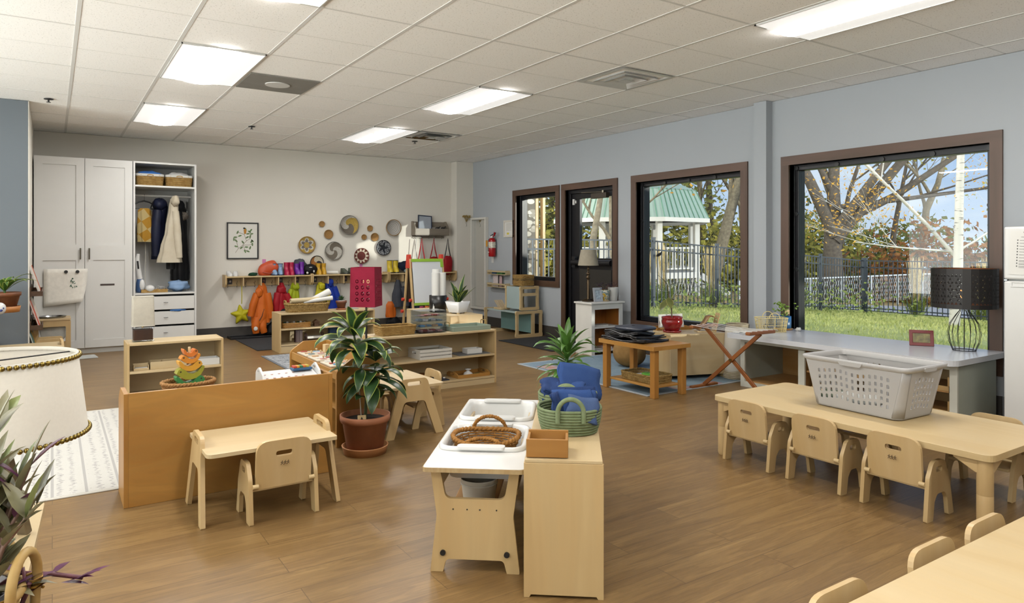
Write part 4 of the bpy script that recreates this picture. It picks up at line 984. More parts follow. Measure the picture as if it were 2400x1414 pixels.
# puzzles on the second honey unit
PZ=solid('puzzle_cream','#e7dcc6',.5,var=.03)
for k,(dx,dy,l) in enumerate(((.40,.0,'peg puzzle at the far end of the honey tray unit, pinkish map'),(.13,.0,'peg puzzle in the middle of the honey tray unit behind the plant leaves'),(-.15,.0,'peg puzzle at the near end of the honey tray unit behind the plant leaves'))):
    t=T('peg_puzzle',l,'puzzle',(1.63,4.79+dx,.4655),R(90)); P('board',B(-.115,.115,-.085,.085,0,.012),PZ,t,.003)
    for j in range(6):
        x,y=-.075+.05*(j%4),-.04+.07*(j//3%2)+.01*(j%2)
        P('piece',MB().plate(rpoly([(x-.022,y-.02),(x+.02,y-.024),(x+.025,y+.02),(x-.015,y+.025)],.008,3),[],.006,(0,0,.015)),CR[(j+k*2)%6],t,.001)
        if j%2==0: P('peg',MB().lathe([(.004,.018),(.004,.028),(.009,.032),(.008,.038),(0,.04)],14,(x,y,0)),MAPLE,t)
for k,(y,c) in enumerate(((5.14,'#e2c490'),(5.06,'#c78d4a'))): ONE('wooden_block',B(-.02,.02,-.02,.02,0,.075-.03*k),solid('blk%d'%k,c,.5),['tall pale','short amber'][k]+' wooden block standing at the far end of the honey tray unit','block',(1.72,y,.4655),.2,.003)
ONE('white_books',B(-.1,.1,-.06,.06,0,.05),PAPER,'white books on the lower board of the honey tray unit, behind the pot','books',(1.66,4.42,.2505),R(90),.002)
ONE('red_books',B(-.08,.08,-.06,.06,0,.04),CR[3],'reddish books on the bottom board of the honey tray unit, behind the pot','books',(1.66,4.44,.0605),R(90),.002)

# red floor lamp
CRIM=fabric('crimson_cloth','#a02440','#8a1b34',160,.85,.25,8)
t=T('floor_lamp','floor lamp with a dark red pierced cloth shade on a thin black pole','lamp',(2.108,5.32,0),R(-39))
P('base',MB().lathe([(0,.018),(.05,.018),(.115,.012),(.12,0)],36),BLACK,t); P('pole',MB().cyl((0,0,.012),(0,0,.96),.0085,n=14),BLACK,t)
m=MB(); a=.1
def hexo(cx,cz,r): return [(cx+r*.8*cos(PI/6+PI/3*i),cz+r*sin(PI/6+PI/3*i)) for i in range(6)]
HX=[(-.045+.045*c,.06+.048*k,.017) for c in range(3) for k in range(4)]
sq=[(-a,-a),(a,-a),(a,a),(-a,a)]
for i in range(4):
    p=Vector(sq[i]); q=Vector(sq[(i+1)%4]); c=(p+q)/2; ux=(q-p).normalized()
    holes=[]
    for (x,z,r) in HX:
        if r: holes+= [[(v[0],v[1]) for v in hexo(x,z,r)]]
    m.plate([(-a-.003,0),(a+.003,0),(a*.95+.003,.315),(-a*.95-.003,.315)],holes,.003,(c.x,c.y,.795),(ux.x,ux.y,0),(ux.y*-.016*0+c.x*-.16,c.y*-.16,1))
P('shade',m,CRIM,t)
m=MB()
for i in range(4):
    p=Vector(sq[i]); q=Vector(sq[(i+1)%4]); c=(p+q)/2; ux=(q-p).normalized()
    for (x,z,r) in HX: m.plate(hexo(x,z,r*.55),[],.0025,(c.x,c.y,.795),(ux.x,ux.y,0),(c.x*-.16,c.y*-.16,1))
P('hexagon',m,CRIM,t)
o=[x for x in t.children if x.name.startswith('hexagon')][0]; o['kind']='stuff'
P('trim',boxes(*[(-.1,.1,-.1025,-.099,.795,.803),(-.1,.1,.099,.1025,.795,.803),(-.1025,-.099,-.1,.1,.795,.803),(.099,.1025,-.1,.1,.795,.803)]),CRIM,t)
P('bulb',MB().blob((0,0,.99),.028,.028,.04),emit('bulb_glow','#ffd9a0',.5),t)
P('bulb_holder',MB().cyl((0,0,.93),(0,0,.965),.014),BLACK,t); m=MB()
for k in range(4): m.tube([(0,0,.955),(.094*(1 if k<2 else -1),.094*(1 if k%2 else -1),.94)],.002,5)
P('shade_spider',m,BLACK,t)

# ---------------------------------------------------------------- easel
t=T('easel','double sided wooden easel with a white board and red top caps','easel',(4.18,8.45,0))
GRN=solid('lime_green','#9cc83c',.45,var=.02); REDP=solid('red_plastic','#d5442f',.4,var=.02)
for sx in (-1,1):
    for sy in (-1,1): P('leg',MB().bar((sx*.24,sy*.21,0),(sx*.24,sy*.03,1.12),.022,.035,(0,1,0)),MAPLEZ,t,.003)
    P('cap',MB().plate(rpoly([(-.06,1.0),(.06,1.0),(.03,1.18),(-.03,1.18)],[.004,.004,.015,.015],3),[],.04,(sx*.24,0,0),(0,1,0),(0,0,1)),REDP,t,.004)
    for z in (.42,.58):
        for sy in (-1,1): P('knob',MB().cyl((sx*.255,sy*(.21-.18*z/1.12),z),(sx*.285,sy*(.21-.18*z/1.12),z),.022,n=14),REDP,t)
up=(0,.155,1)
def eb(x0,x1,z0,z1,off,th=.008): return MB().plate([(x0,z0),(x1,z0),(x1,z1),(x0,z1)],[],th,(0,-.215-off,0),(1,0,0),up)
P('board',eb(-.215,.225,.55,1.10,.0),solid('white_board','#e9edf2',.2,var=.005),t,.002)
P('top_clip',eb(-.225,.235,1.095,1.135,.004,.016),GRN,t,.003); P('side_clip',eb(.20,.24,1.02,1.10,.006,.014),GRN,t,.003); P('bottom_clip',eb(-.225,.235,.515,.55,.004,.016),GRN,t,.003)
P('hidden_side',MB().plate([(-.215,.55),(.225,.55),(.225,1.10),(-.215,1.10)],[],.008,(0,.215,0),(1,0,0),(0,-.155,1)),solid('board_dark','#5a4632',.6),t)
P('tray',B(-.23,.23,-.31,-.15,.40,.42),solid('easel_tray','#b86a6c',.5),t,.003)
for k,c in enumerate(('#a8245f','#e0722b','#d6b92f','#e07a2e','#3f9b5a')): tag(mesh_obj('paint_pot',MB().cyl((0,0,0),(0,0,.085),.03,n=18),solid('paint_%d'%k,c,.4),None,.003,(4.02+.075*k,8.22,.4205)),['magenta','orange','yellow','amber','green'][k]+' paint pot in the easel tray under the white board','paint pot')
# paper bin, planter and box on the sun-lit shelf
t=T('paper_bin','black cylinder bin holding tall white paper rolls beside the snake plant','bin',(3.86,7.46,.5005)); P('body',MB().lathe([(0,.004),(.096,.004),(.1,.0),(.104,.2),(.1,.2),(.09,.01),(0,.01)],32),BLACKP,t); P('handle',MB().tube([(.1,0,.19),(.12,0,.185),(.12,0,.16),(.1,0,.155)],.006,6),BLACKP,t)
for k,(x,y,l) in enumerate(((-.047,-.03,'first tall white paper roll in the black bin'),(.047,-.02,'second tall white paper roll in the black bin'),(.0,.05,'third tall white paper roll at the back of the black bin, a little taller'))):
    roll('paper_roll',l,(3.86+x,7.46+y,.5105+.23+.02*(k==2)),(0,0,1),.46+.04*(k==2),.046,PAPER if k else CARD if 0 else PAPER)
# ================================================================ wardrobe
t=T('wardrobe','tall white two-door wardrobe with shaker panels against the beige wall','wardrobe',(.3245,9.78,0))
w=.505
P('body',boxes((-w,w,.0,.58,.06,2.344),(-w+.02,w-.02,.02,.58,0,.06)),WHITE,t,.002)
for s,(a,b) in ((-1,(-w+.002,-.003)),(1,(.003,w-.002))):
    d=MB(); d.box(a,a+.085,-.022,-.002,.07,2.335); d.box(b-.085,b,-.022,-.002,.07,2.335)
    for z0,z1 in ((.07,.165),(1.12,1.305),(2.25,2.335)): d.box(a+.085,b-.085,-.022,-.002,z0,z1)
    d.box(a+.085,b-.085,-.011,-.003,.165,1.12); d.box(a+.085,b-.085,-.011,-.003,1.305,2.25)
    dr=P('door',d,WHITE,t)
    x=-s*-.045 if 0 else s*.045
    P('handle',MB().cyl((x,-.05,1.13),(x,-.05,1.265),.008,n=12).cyl((x,-.05,1.15),(x,-.021,1.15),.006,n=10).cyl((x,-.05,1.245),(x,-.021,1.245),.006,n=10),PEWTER,dr)
    if s>0: P('label_strip',B(.16,.31,-.0135,-.011,.81,.832),solid('brown_strip','#4b3f3a',.7),dr)
t=T('open_wardrobe','tall open white wardrobe unit with hanging coats above three drawers','wardrobe',(1.195,9.76,0)); w=.36
P('side_panel',B(-w,-w+.022,0,.6,0,2.344),WHITE,t,.001); P('side_panel',B(w-.022,w,0,.6,0,2.344),WHITE,t,.001)
P('top_board',B(-w+.022,w-.022,0,.6,2.322,2.344),WHITE,t); P('back_panel',B(-w+.022,w-.022,.585,.598,.06,2.322),WHITE,t)
P('shelf_board',B(-w+.022,w-.022,.01,.585,2.03,2.052),WHITE,t,.001); P('shelf_board',B(-w+.022,w-.022,.01,.585,.68,.702),WHITE,t,.001); P('plinth',B(-w+.022,w-.022,.03,.05,0,.06),WHITE,t)
P('hanging_rod',MB().cyl((-w+.022,.3,1.94),(w-.022,.3,1.94),.013,n=14),WHITE,t)
P('dark_inside',B(-w+.022,w-.022,.06,.07,.06,.68),GAP,t)
for k,z in enumerate((.49,.30,.11)):
    dr=P('drawer',B(-w+.026,w-.026,-.012,.055,z,z+.165),WHITE,t,.002); P('pull',MB().cyl((-.025,-.03,z+.09),(.025,-.03,z+.09),.004,n=8).cyl((0,-.03,z+.09),(0,-.012,z+.09),.004,n=8),STEEL,dr)
ONE('blue_cloth',MB().blob((0,0,0),.09,.012,.012,14,7,.9,.2,3),solid('blue_knit','#3f73b5',.9),'strip of blue cloth caught above the middle drawer of the open wardrobe','cloth',(1.33,9.752,.472))
def wbasket(label,x,clothlabel,hexc,nm):
    t=T('storage_basket',label,'basket',(x,9.98,2.0525),0,'lidless baskets on the wardrobe shelf')
    m=MB(); weave(m,.145,.17,.158,.185,.13,10,64,.0068,.003,8,16); P('body',m,WICKL,t)
    m=MB(); m.ring([[Vector((x*k,y*k,z)) for x,y in oval(.16,.187,8,64)] for k,z in ((1.02,.118),(1.03,.142),(1.0,.148),(.96,.145))],True,False,False); P('liner',m,CLW,t)
    P('handle',MB().tube([(x,-.188,z) for x,_,z in arch(-.035,.035,.012,10,.122)],.008,7),WICKL,t)
    ONE(nm,MB().blob((0,0,0),.12,.14,.045,18,9,.8,.12,len(label)),solid(nm+'_c',hexc,.9,var=.15),clothlabel,'cloth',(x,9.99,2.20))
wbasket('straw storage basket holding blue cloth, top shelf of the open wardrobe',1.028,'bright blue cloth heaped in a straw basket on the wardrobe shelf','#3a7bd0','blue_cloth')
wbasket('straw storage basket holding white cloth, top shelf of the open wardrobe',1.362,'white cloth heaped in a straw basket on the wardrobe shelf','#e2e1de','white_cloth')
def hanger(label,x,rz):
    t=T('coat_hanger',label,'hanger',(x,10.06,1.94),rz,'black hangers on the wardrobe rod'); m=MB()
    m.tube([(0,.012*cos(a*PI/6),.0+.018*sin(a*PI/6)) for a in range(7)]+[(0,-.014,-.03),(0,0,-.07)],.0025,6); P('hook',m,STEEL,t)
    P('shoulder',MB().tube([(-.2,0,-.17),(-.17,0,-.15),(-.06,0,-.085),(0,0,-.07),(.06,0,-.085),(.17,0,-.15),(.2,0,-.17)],[.006,.008,.009,.01,.009,.008,.006],7),BLACKP,t)
    P('bar',MB().tube([(-.2,0,-.172),(.2,0,-.172)],.004,6),BLACKP,t)
hanger('black coat hanger with a mustard plaid wrap over its bar',.985,R(8)); hanger('bare black coat hanger beside the mustard wrap, seen edge on',1.10,R(72)); hanger('bare black coat hanger past the black puffer coat',1.488,R(82))
def drape(m,prof,folds=5,amp=.12,seed=0,n=40,puff=0,sub=3):
    """hanging cloth: prof rows are (z, rx, ry, cx, cy)"""
    q=random.Random(seed); ph=[q.uniform(0,6.3) for _ in range(4)]
    rows=[]
    for k in range(len(prof)-1):
        for j in range(sub):
            f=j/sub; f2=f*f*(3-2*f); rows.append([a+(b-a)*f2 if i else a+(b-a)*f for i,(a,b) in enumerate(zip(prof[k],prof[k+1]))])
    rows.append(list(prof[-1])); N=len(rows); rings=[]
    for k,(z,rx,ry,cx,cy) in enumerate(rows):
        d=k/(N-1); rg=[]
        for i in range(n):
            a=2*PI*i/n
            g=1+amp*(.35+.65*d)*(sin(folds*a+ph[0]+d*1.1)+.5*sin((folds*2-1)*a+ph[1]-d*1.7)+.35*sin(3*a+ph[2]+9*d))
            if puff: g+=.05*abs(sin(PI*z/puff))
            rg.append(Vector((cx+rx*g*cos(a),cy+ry*g*sin(a),z)))
        rings.append(rg)
    m.ring(rings,True,True,True); return m
def sleeve(m,p,r,n=14,puff=0):
    N=len(p); pts=[];rr=[]
    for k in range(N-1):
        for j in range(4):
            f=j/4; pts.append(Vector(p[k]).lerp(Vector(p[k+1]),f)); rr.append((r[k]+(r[k+1]-r[k])*f)*(1+(.08*abs(sin((k*4+j)*1.3)) if not puff else .12*abs(sin((k*4+j)*.9)))))
    pts.append(Vector(p[-1])); rr.append(r[-1]); m.tube(pts,rr,n); return m
def plaid():
    m,nt,b=newmat('mustard_plaid'); v=coords(nt,(1,1,1),(0,R(35),0)); ch=nd(nt,'ShaderNodeTexChecker'); ch.inputs['Scale'].default_value=8.5
    ch.inputs['Color1'].default_value=lin('#c4922d'); ch.inputs['Color2'].default_value=lin('#d9c48a'); nt.links.new(v,ch.inputs['Vector'])
    nt.links.new(mixc(nt,math_(nt,'MULTIPLY',noise(nt,coords(nt),220,2),.3),ch.outputs['Color'],lin('#8a6418')),b.inputs['Base Color']); b.inputs['Roughness'].default_value=.95; return m
ONE('plaid_wrap',drape(MB(),[(.43,.05,.02,0,0),(.40,.075,.03,.0,0),(.22,.085,.04,.01,0),(.06,.09,.045,.015,0),(.0,.085,.04,.02,0)],6,.16,2),plaid(),'mustard and cream plaid wrap folded over a black hanger in the open wardrobe','wrap',(.985,10.03,1.345))
NVY=fabric('navy_puffer','#1f2540','#171b30',200,.5,.1,8); BLKP=fabric('black_puffer','#17181c','#101114',200,.45,.1,8); CRM=fabric('cream_canvas','#e3d9c4','#d8ccb4',260,.85,.2,8)
def coat(name,label,loc,rz,mat,body,slv,rad,folds,amp,seed,puff=0,hood=None,furmat=None,group=None,cat='coat'):
    t=T(name,label,cat,loc,rz,group)
    P('body',drape(MB(),body,folds,amp,seed,44,puff,4),mat,t)
    for s in slv: P('sleeve',sleeve(MB(),s,rad,14,puff),mat,t)
    if hood: P('hood',MB().blob(hood[:3],*hood[3:6],18,10,.9,.08,seed),mat,t)
    if furmat: P('fur_trim',MB().blob((hood[0]+.03,hood[1]-.07,hood[2]-.12),.07,.03,.05,18,9,.8,.2,seed),furmat,t)
    return t
coat('puffer_coat','navy quilted puffer coat on the wardrobe rod, behind the cream coat',(1.16,10.11,0),0,NVY,[(1.89,.04,.07,.03,0),(1.80,.08,.11,.02,0),(1.6,.078,.12,-.0,0),(1.3,.078,.12,-.01,0),(1.12,.08,.12,-.01,0)],[[(-.03,-.12,1.75),(-.05,-.15,1.5),(-.05,-.14,1.16)]],[.055,.055,.045],5,.06,3,.055,(.0,-.06,1.83,.085,.10,.08))
coat('canvas_coat','cream canvas coat hanging on its side in the middle of the open wardrobe',(1.29,9.885,0),0,CRM,[(1.90,.04,.04,.02,.02),(1.80,.055,.07,.02,.02),(1.5,.08,.075,.0,.0),(1.25,.115,.08,-.02,.0),(1.08,.145,.085,-.03,.0)],[[(.03,-.05,1.74),(.05,-.06,1.45),(.07,-.06,1.14)]],[.04,.045,.04],5,.10,6,0,(.03,-.03,1.87,.05,.09,.07))
coat('puffer_coat','long black puffer coat with a fur trimmed hood in the open wardrobe',(1.405,10.13,0),0,BLKP,[(1.87,.05,.08,.0,0),(1.76,.08,.11,.0,0),(1.5,.09,.13,.0,0),(1.2,.10,.13,.0,0),(.98,.112,.13,.0,0),(.84,.105,.12,.0,0)],[[(-.03,-.12,1.74),(-.03,-.15,1.5),(-.01,-.14,1.16)]],[.055,.055,.045],5,.06,8,.075,(-.02,-.07,1.80,.075,.10,.09),fabric('grey_fur','#7d746a','#4f4a45',160,.95,.8,60))
ONE('black_scarf',drape(MB(),[(.16,.06,.03,0,0),(.08,.065,.03,0,0),(0,.06,.03,0,0)],5,.12,1),BLKP,'black garment hem showing below the cream coat','cloth',(1.30,10.05,.99))
ONE('hanging_lanyard',MB().tube([(0,0,.0),(.005,0,-.3),(0,0,-.62),(.01,0,-.66)],.004,6),OFFW,'thin cream cord hanging below the plaid wrap','cord',(1.0,10.1,1.45))
t=T('handheld_vacuum','white and blue handheld vacuum standing in the open wardrobe','vacuum',(.925,9.93,.7025),0)
P('body',MB().lathe([(.0,0),(.045,.0),(.05,.03),(.046,.12),(.035,.17),(0,.18)],20),solid('vac_blue','#3f5f8f',.3),t); P('front',MB().blob((.02,-.03,.09),.035,.03,.08,14,9),PLASW,t)
P('neck',MB().tube([(0,0,.17),(-.02,0,.3),(-.03,0,.42),(-.02,0,.49)],[.035,.03,.028,.02],12),PLASW,t); P('trigger',MB().bar((-.02,-.025,.3),(-.03,-.028,.4),.02,.012),BLACKP,t)
ptray('flat straw tray with cables on the floor of the open wardrobe',1.08,9.93,.7025,.30,.2,.04,WICKL,'straw_tray',0)
ONE('cable_ball',MB().blob((0,0,.045),.055,.05,.045,16,10),PLASW,'round white gadget on the straw tray in the open wardrobe','gadget',(1.03,9.86,.709))
m=MB(); q=random.Random(2); m.tube([(q.uniform(-.06,.06),q.uniform(-.05,.05),.012+.06*q.random()) for _ in range(26)],.0028,5)
ONE('cable',m,PLASW,'tangle of white cable on the straw tray in the open wardrobe','cable',(1.15,9.92,.709))
ONE('blue_cloth',MB().blob((0,0,.075),.12,.10,.06,20,11,.8,.16,7),fabric('pale_blue_cloth','#9dbbe0','#86a8d4',260,.9,.2,10),'pale blue cloth heaped on the floor of the open wardrobe','cloth',(1.36,9.93,.7025))
# paper with a plant drawing on the wardrobe door
t=T('drawing_sheet','large curling paper with a plant drawing held on the white wardrobe by two black magnets','paper',(.135,9.72,0))
ALB[0]=.95; SHEET=translucent('drawing_paper','#efece4',.3); ALB[0]=.62
P('sheet',MB().grid(lambda u,v:Vector((-.22+.44*u-.06*v*v*(u-.0),.02-.07*v*v*u,1.02-.44*v+.05*v*u)),8,8,.0012),SHEET,t)
for x in (.0,.115): P('magnet',MB().cyl((x,.026,.985),(x,.004,.985),.019,n=20),BLACKP,t)
DG=solid('drawing_green','#2f6b50',.8); m=MB(); q=random.Random(8)
for k in range(3): m.tube([(.08+.012*k,.004,.66),(.085+.006*k,.004,.75),(.08+.01*k,.004,.82)],.0018,4)
P('drawn_stem',m,DG,t)
m=MB()
for k in range(16): m.plate([(0,-.006),(.018,0),(0,.006)],[],.0015,(.075+q.uniform(-.03,.03),.003,.79+q.uniform(0,.12)),(cos(k*1.7),0,sin(k*1.7)),(-sin(k*1.7),0,cos(k*1.7)))
P('drawn_leaves',m,DG,t)

# ================================================================ wall of baskets and pictures
def disc_mat(name,kind,c):
    m,nt,b=newmat(name); tc=nd(nt,'ShaderNodeTexCoord'); sp=nd(nt,'ShaderNodeSeparateXYZ'); nt.links.new(tc.outputs['Object'],sp.inputs[0])
    x,z=sp.outputs['X'],sp.outputs['Z']
    r=math_(nt,'SQRT',math_(nt,'ADD',math_(nt,'MULTIPLY',x,x),math_(nt,'MULTIPLY',z,z)))
    a=math_(nt,'ARCTAN2',z,x); C=[lin(k) for k in c]
    step=lambda v,t:math_(nt,'GREATER_THAN',v,t)
    if kind=='spiral':   # two or three colour swirl
        s=math_(nt,'ADD',a,math_(nt,'MULTIPLY',r,18)); s=math_(nt,'FRACT',math_(nt,'ADD',math_(nt,'DIVIDE',s,2*PI),10.13))
        n=len(C); col=ramp(nt,s,[(k/n,C[k]) for k in range(n)],'CONSTANT')
        col=mixc(nt,math_(nt,'MULTIPLY',step(noise(nt,coords(nt),150,1),.56),.55),col,tuple(.5*q for q in C[0][:3])+(1,))
    elif kind=='petal':
        p=math_(nt,'ABSOLUTE',math_(nt,'SINE',math_(nt,'MULTIPLY',a,3))); e=math_(nt,'SUBTRACT',r,math_(nt,'MULTIPLY_ADD',p,.045)); nt.nodes[-2 if 0 else -1]
        lim=math_(nt,'ADD',math_(nt,'MULTIPLY',p,.048),.05)
        d=math_(nt,'SUBTRACT',r,lim)
        col=ramp(nt,math_(nt,'ADD',math_(nt,'MULTIPLY',d,6),.5),[(0,C[1]),(.44,C[2]),(.56,C[0])],'CONSTANT')
        col=mixc(nt,math_(nt,'LESS_THAN',r,.042),col,C[0])
        col=mixc(nt,math_(nt,'MULTIPLY',step(noise(nt,coords(nt),120,1),.54),.6),col,C[1])
    elif kind=='rays':
        f=math_(nt,'FRACT',math_(nt,'ADD',math_(nt,'DIVIDE',math_(nt,'MULTIPLY',a,11),2*PI),20)); f=math_(nt,'ABSOLUTE',math_(nt,'SUBTRACT',f,.5))
        k=step(math_(nt,'SUBTRACT',math_(nt,'MULTIPLY',math_(nt,'SUBTRACT',r,.068),9),f),-.0); col=mixc(nt,k,C[1],C[0]); col=mixc(nt,math_(nt,'LESS_THAN',r,.068),col,C[0])
    elif kind=='star':
        p=math_(nt,'ABSOLUTE',math_(nt,'SINE',math_(nt,'MULTIPLY',a,2.5))); k=math_(nt,'GREATER_THAN',r,math_(nt,'SUBTRACT',.095,math_(nt,'MULTIPLY',p,.06)))
        dots=math_(nt,'MULTIPLY',step(noise(nt,coords(nt),130,0),.57),math_(nt,'MULTIPLY',k,math_(nt,'LESS_THAN',r,.118))); col=mixc(nt,dots,C[0],C[1])
    else:
        col=ramp(nt,math_(nt,'FRACT',math_(nt,'MULTIPLY',r,40)),[(0,C[0]),(.5,C[1])])
    ring=math_(nt,'SINE',math_(nt,'MULTIPLY',r,900))
    nt.links.new(col,b.inputs['Base Color']); b.inputs['Roughness'].default_value=.75
    bump(nt,b,ring,.35,.003); return m
def wall_basket(label,x,z,r,mat,rimmat,depth=.035,group='woven baskets on the wall'):
    t=T('wall_basket',label,'basket',(x,YW-.003,z),0,group)
    m=MB(); n=40; prof=[(.001,-.012),(r*.55,-.014),(r*.85,-depth*.7),(r,-depth),(r*1.005,-depth+.008),(r*.9,-.004),(r*.3,-.0)]
    m.ring([[Vector((q*cos(2*PI*i/n),y,q*sin(2*PI*i/n))) for i in range(n)] for q,y in prof],True,False,True); P('body',m,mat,t)
    P('rim',MB().tube([(r*cos(2*PI*i/48),-depth,r*sin(2*PI*i/48)) for i in range(48)],.0055,6,True),rimmat,t)
TAN=solid('rim_tan','#a8824e',.8); DRK=solid('rim_dark','#26222a',.7); GRYR=solid('rim_grey','#8c8880',.8); TN=disc_mat('tan_coil','coil',('#b98d4f','#a3783e'))
wall_basket('round wall basket with a yellow six-petal flower on grey weave',3.173,1.312,.124,disc_mat('wb_petal','petal',('#c9a63c','#77706b','#e6e2da')),TAN)
wall_basket('flat grey and white pinwheel wall basket below the big yellow swirl one',3.585,1.225,.136,disc_mat('wb_pin','spiral',('#7e7466','#d6d2c8','#7e7466','#d6d2c8')),GRYR)
wall_basket('largest wall basket, deep, with a grey, white and yellow swirl',3.818,1.621,.147,disc_mat('wb_swirl','spiral',('#756c60','#c9a94a','#d8d4cb')),GRYR,.07)
wall_basket('small plain tan wall basket highest up, before the yellow swirl basket',3.403,1.630,.041,TN,TAN,.02,'small plain tan baskets on the wall'); wall_basket('plain tan wall basket just above the grey pinwheel basket',3.505,1.476,.066,TN,TAN,.025,'small plain tan baskets on the wall')
wall_basket('black wall basket with an orange and cream wave, lowest on the wall',3.324,1.052,.098,disc_mat('wb_wave','spiral',('#2b2830','#e8dcc0','#c07a2e')),DRK,.03)
wall_basket('round wall basket with dark red triangles around a red centre',4.029,1.145,.118,disc_mat('wb_rays','rays',('#6e2a22','#e9dcc6')),solid('rim_red','#7a3a2c',.8))
wall_basket('dark navy wall basket with a star and white speckles in the sun patch',4.393,1.272,.119,disc_mat('wb_star','star',('#171c28','#dfe3e8')),DRK)
wall_basket('deep grey wall basket with a tan rim, highest near the crate shelf',4.557,1.594,.127,disc_mat('wb_grey','coil',('#8f8b86','#c9c5be')),TAN,.06)
wall_basket('small plain tan wall basket between the yellow swirl and grey rimmed ones',4.170,1.577,.043,TN,TAN,.02,'small plain tan baskets on the wall'); wall_basket('smallest plain tan wall basket, above the red triangle one',4.072,1.439,.039,TN,TAN,.02,'small plain tan baskets on the wall'); wall_basket('plain tan wall basket just above the navy star basket',4.249,1.440,.062,TN,TAN,.022,'small plain tan baskets on the wall')
# framed bird print
t=T('framed_print','black framed print of a small bird on a leafy branch','picture',(2.262,YW-.001,1.37))
fw,fh=.215,.26
P('frame',boxes((-fw,fw,-.025,0,fh-.016,fh),(-fw,fw,-.025,0,-fh,-fh+.016),(-fw,-fw+.016,-.025,0,-fh+.016,fh-.016),(fw-.016,fw,-.025,0,-fh+.016,fh-.016)),BLACK,t,.001)
P('sheet',B(-fw+.016,fw-.016,-.012,-.004,-fh+.016,fh-.016),solid('print_paper','#f0eee6',.6,var=.005),t)
m=MB(); q=random.Random(12); br=[[(-.10,-.17),(-.06,-.11),(.0,-.06),(.05,.0),(.02,.09),(.04,.16)],[(.0,-.06),(.08,-.06),(.13,-.05)],[(.05,.0),(.1,.03),(.12,.1)],[(-.06,-.11),(-.08,-.03),(-.1,.05)],[(.02,.09),(-.03,.11),(-.07,.12)],[(.0,-.06),(.03,-.13),(.07,-.15)]]
for b in br: m.tube([(x,-.0135,z) for x,z in b],.0022,5)
P('branch',m,solid('print_twig','#8a7a66',.8),t)
m=MB(); ends=[(-.10,.05),(-.09,-.0),(.13,-.05),(.12,-.01),(.12,.1),(.09,.13),(.04,.16),(-.07,.12),(-.04,.07),(.07,-.15),(.03,-.15),(.1,-.1),(.06,.05),(-.09,-.08),(.0,-.02),(.1,.06),(-.02,-.1),(.05,-.09),(.13,.0),(-.12,.02),(.11,.15),(.07,.1)]
for k,(x,z) in enumerate(ends):
    a=k*2.4; L=.03; W=.011; m.plate(rpoly([(-L,0),(-L*.3,-W),(L*.5,-W*.8),(L,0),(L*.5,W*.8),(-L*.3,W)],.004,2),[],.0015,(x,-.014-.0004*(k%3),z),(cos(a),0,sin(a)),(-sin(a),0,cos(a)))
P('leaf',m,solid('print_leaf','#6f8a5c',.8,var=.3,nscale=40),t)
m=MB().plate(rpoly([(-.012,-.035),(.01,-.04),(.02,.0),(.01,.03),(-.006,.04),(-.018,.015)],.008,3),[],.0015,(.03,-.0155,.135),(1,0,0),(0,0,1)); P('painted_bird',m,solid('print_bird','#c98a2c',.7),t)
P('painted_head',MB().plate(circ(.018,.178,.013,12)+[],[],.0015,(0,-.0162,0),(1,0,0),(0,0,1)),solid('print_black','#2a2622',.7),t)
# grey wooden crate shelf with hooks
GW=wood('grey_wood','#9a8f80','#7f7466','x',2,ring=.5)
t=T('crate_shelf','weathered grey wooden crate shelf with hooks, holding a dark picture frame','shelf',(5.195,YW-.002,1.475)); w=.30; d=.16
for s in (-1,1): P('side',MB().plate(rpoly([(-d,0),(0,0),(0,.23),(-.06,.23),(-d,.13)],.004,2),[],.014,(s*w,0,0),(0,1,0),(0,0,1)),GW,t,.001)
P('front_board',B(-w+.007,w-.007,-d,-d+.012,.01,.11),GW,t,.001); P('back_board',B(-w+.007,w-.007,-.012,0,.14,.225),GW,t,.001); P('base',B(-w+.007,w-.007,-d+.012,0,.0,.012),GW,t); P('hook_rail',B(-w+.007,w-.007,-.012,0,-.045,-.003),GW,t,.001)
for x in (-.24,-.14,.0,.1,.24): P('hook',MB().tube([(x,-.012,-.01),(x,-.035,-.015),(x,-.04,-.04),(x,-.03,-.055),(x,-.02,-.045)],.003,6),STEEL,t)
t=T('framed_picture','dark blue edged picture frame standing tilted in the crate shelf','picture',(5.09,YW-.10,1.50),R(-6)); t.rotation_euler=(R(-12),R(4),R(-6))
P('frame',MB().plate([(-.12,0),(.12,0),(.12,.31),(-.12,.31)],[[(-.105,.015),(.105,.015),(.105,.295),(-.105,.295)]],.016,(0,0,0),(1,0,0),(0,0,1)),solid('dark_frame','#22304a',.4),t,.001); P('sheet',B(-.105,.105,-.002,.004,.015,.295),solid('glossy_photo','#aab2bd',.12),t)
for k,(x,l) in enumerate(((5.32,'black wooden toy bird nearer the middle of the crate shelf'),(5.42,'black toy bird at the end of the crate shelf'))): ONE('toy_bird',MB().blob((0,0,.02),.04,.02,.02,14,8,.9,.1,k).tube([(.03,0,.03),(.05,0,.055)],[.012,.006],8),BLACKP,l,'toy',(x,YW-.10,1.575),0)
t=T('hanging_posy','small dried yellow flower posy hung on the beige corner column','flowers',(5.80,10.19,1.70)); m=MB(); q=random.Random(4)
for k in range(26):
    a=q.uniform(-1,1); m.tube([(0,-.01,.0),(a*.03,-.02,.05),(a*.07,-.02+q.uniform(-.02,.02),.085+.02*q.random())],.0015,4)
P('stem',m,solid('straw_stem','#a58c4e',.9),t); m=MB()
for k in range(30): m.blob((q.uniform(-.07,.07),-.02+q.uniform(-.02,.015),.085+.03*q.random()),.010,.010,.008,6,4)
P('flower',m,solid('dried_flower','#b89a50',.9,var=.3),t); P('hook',MB().tube([(0,0,0),(0,-.02,-.03),(0,-.025,-.06),(0,-.01,-.07)],.003,6),STEEL,t)

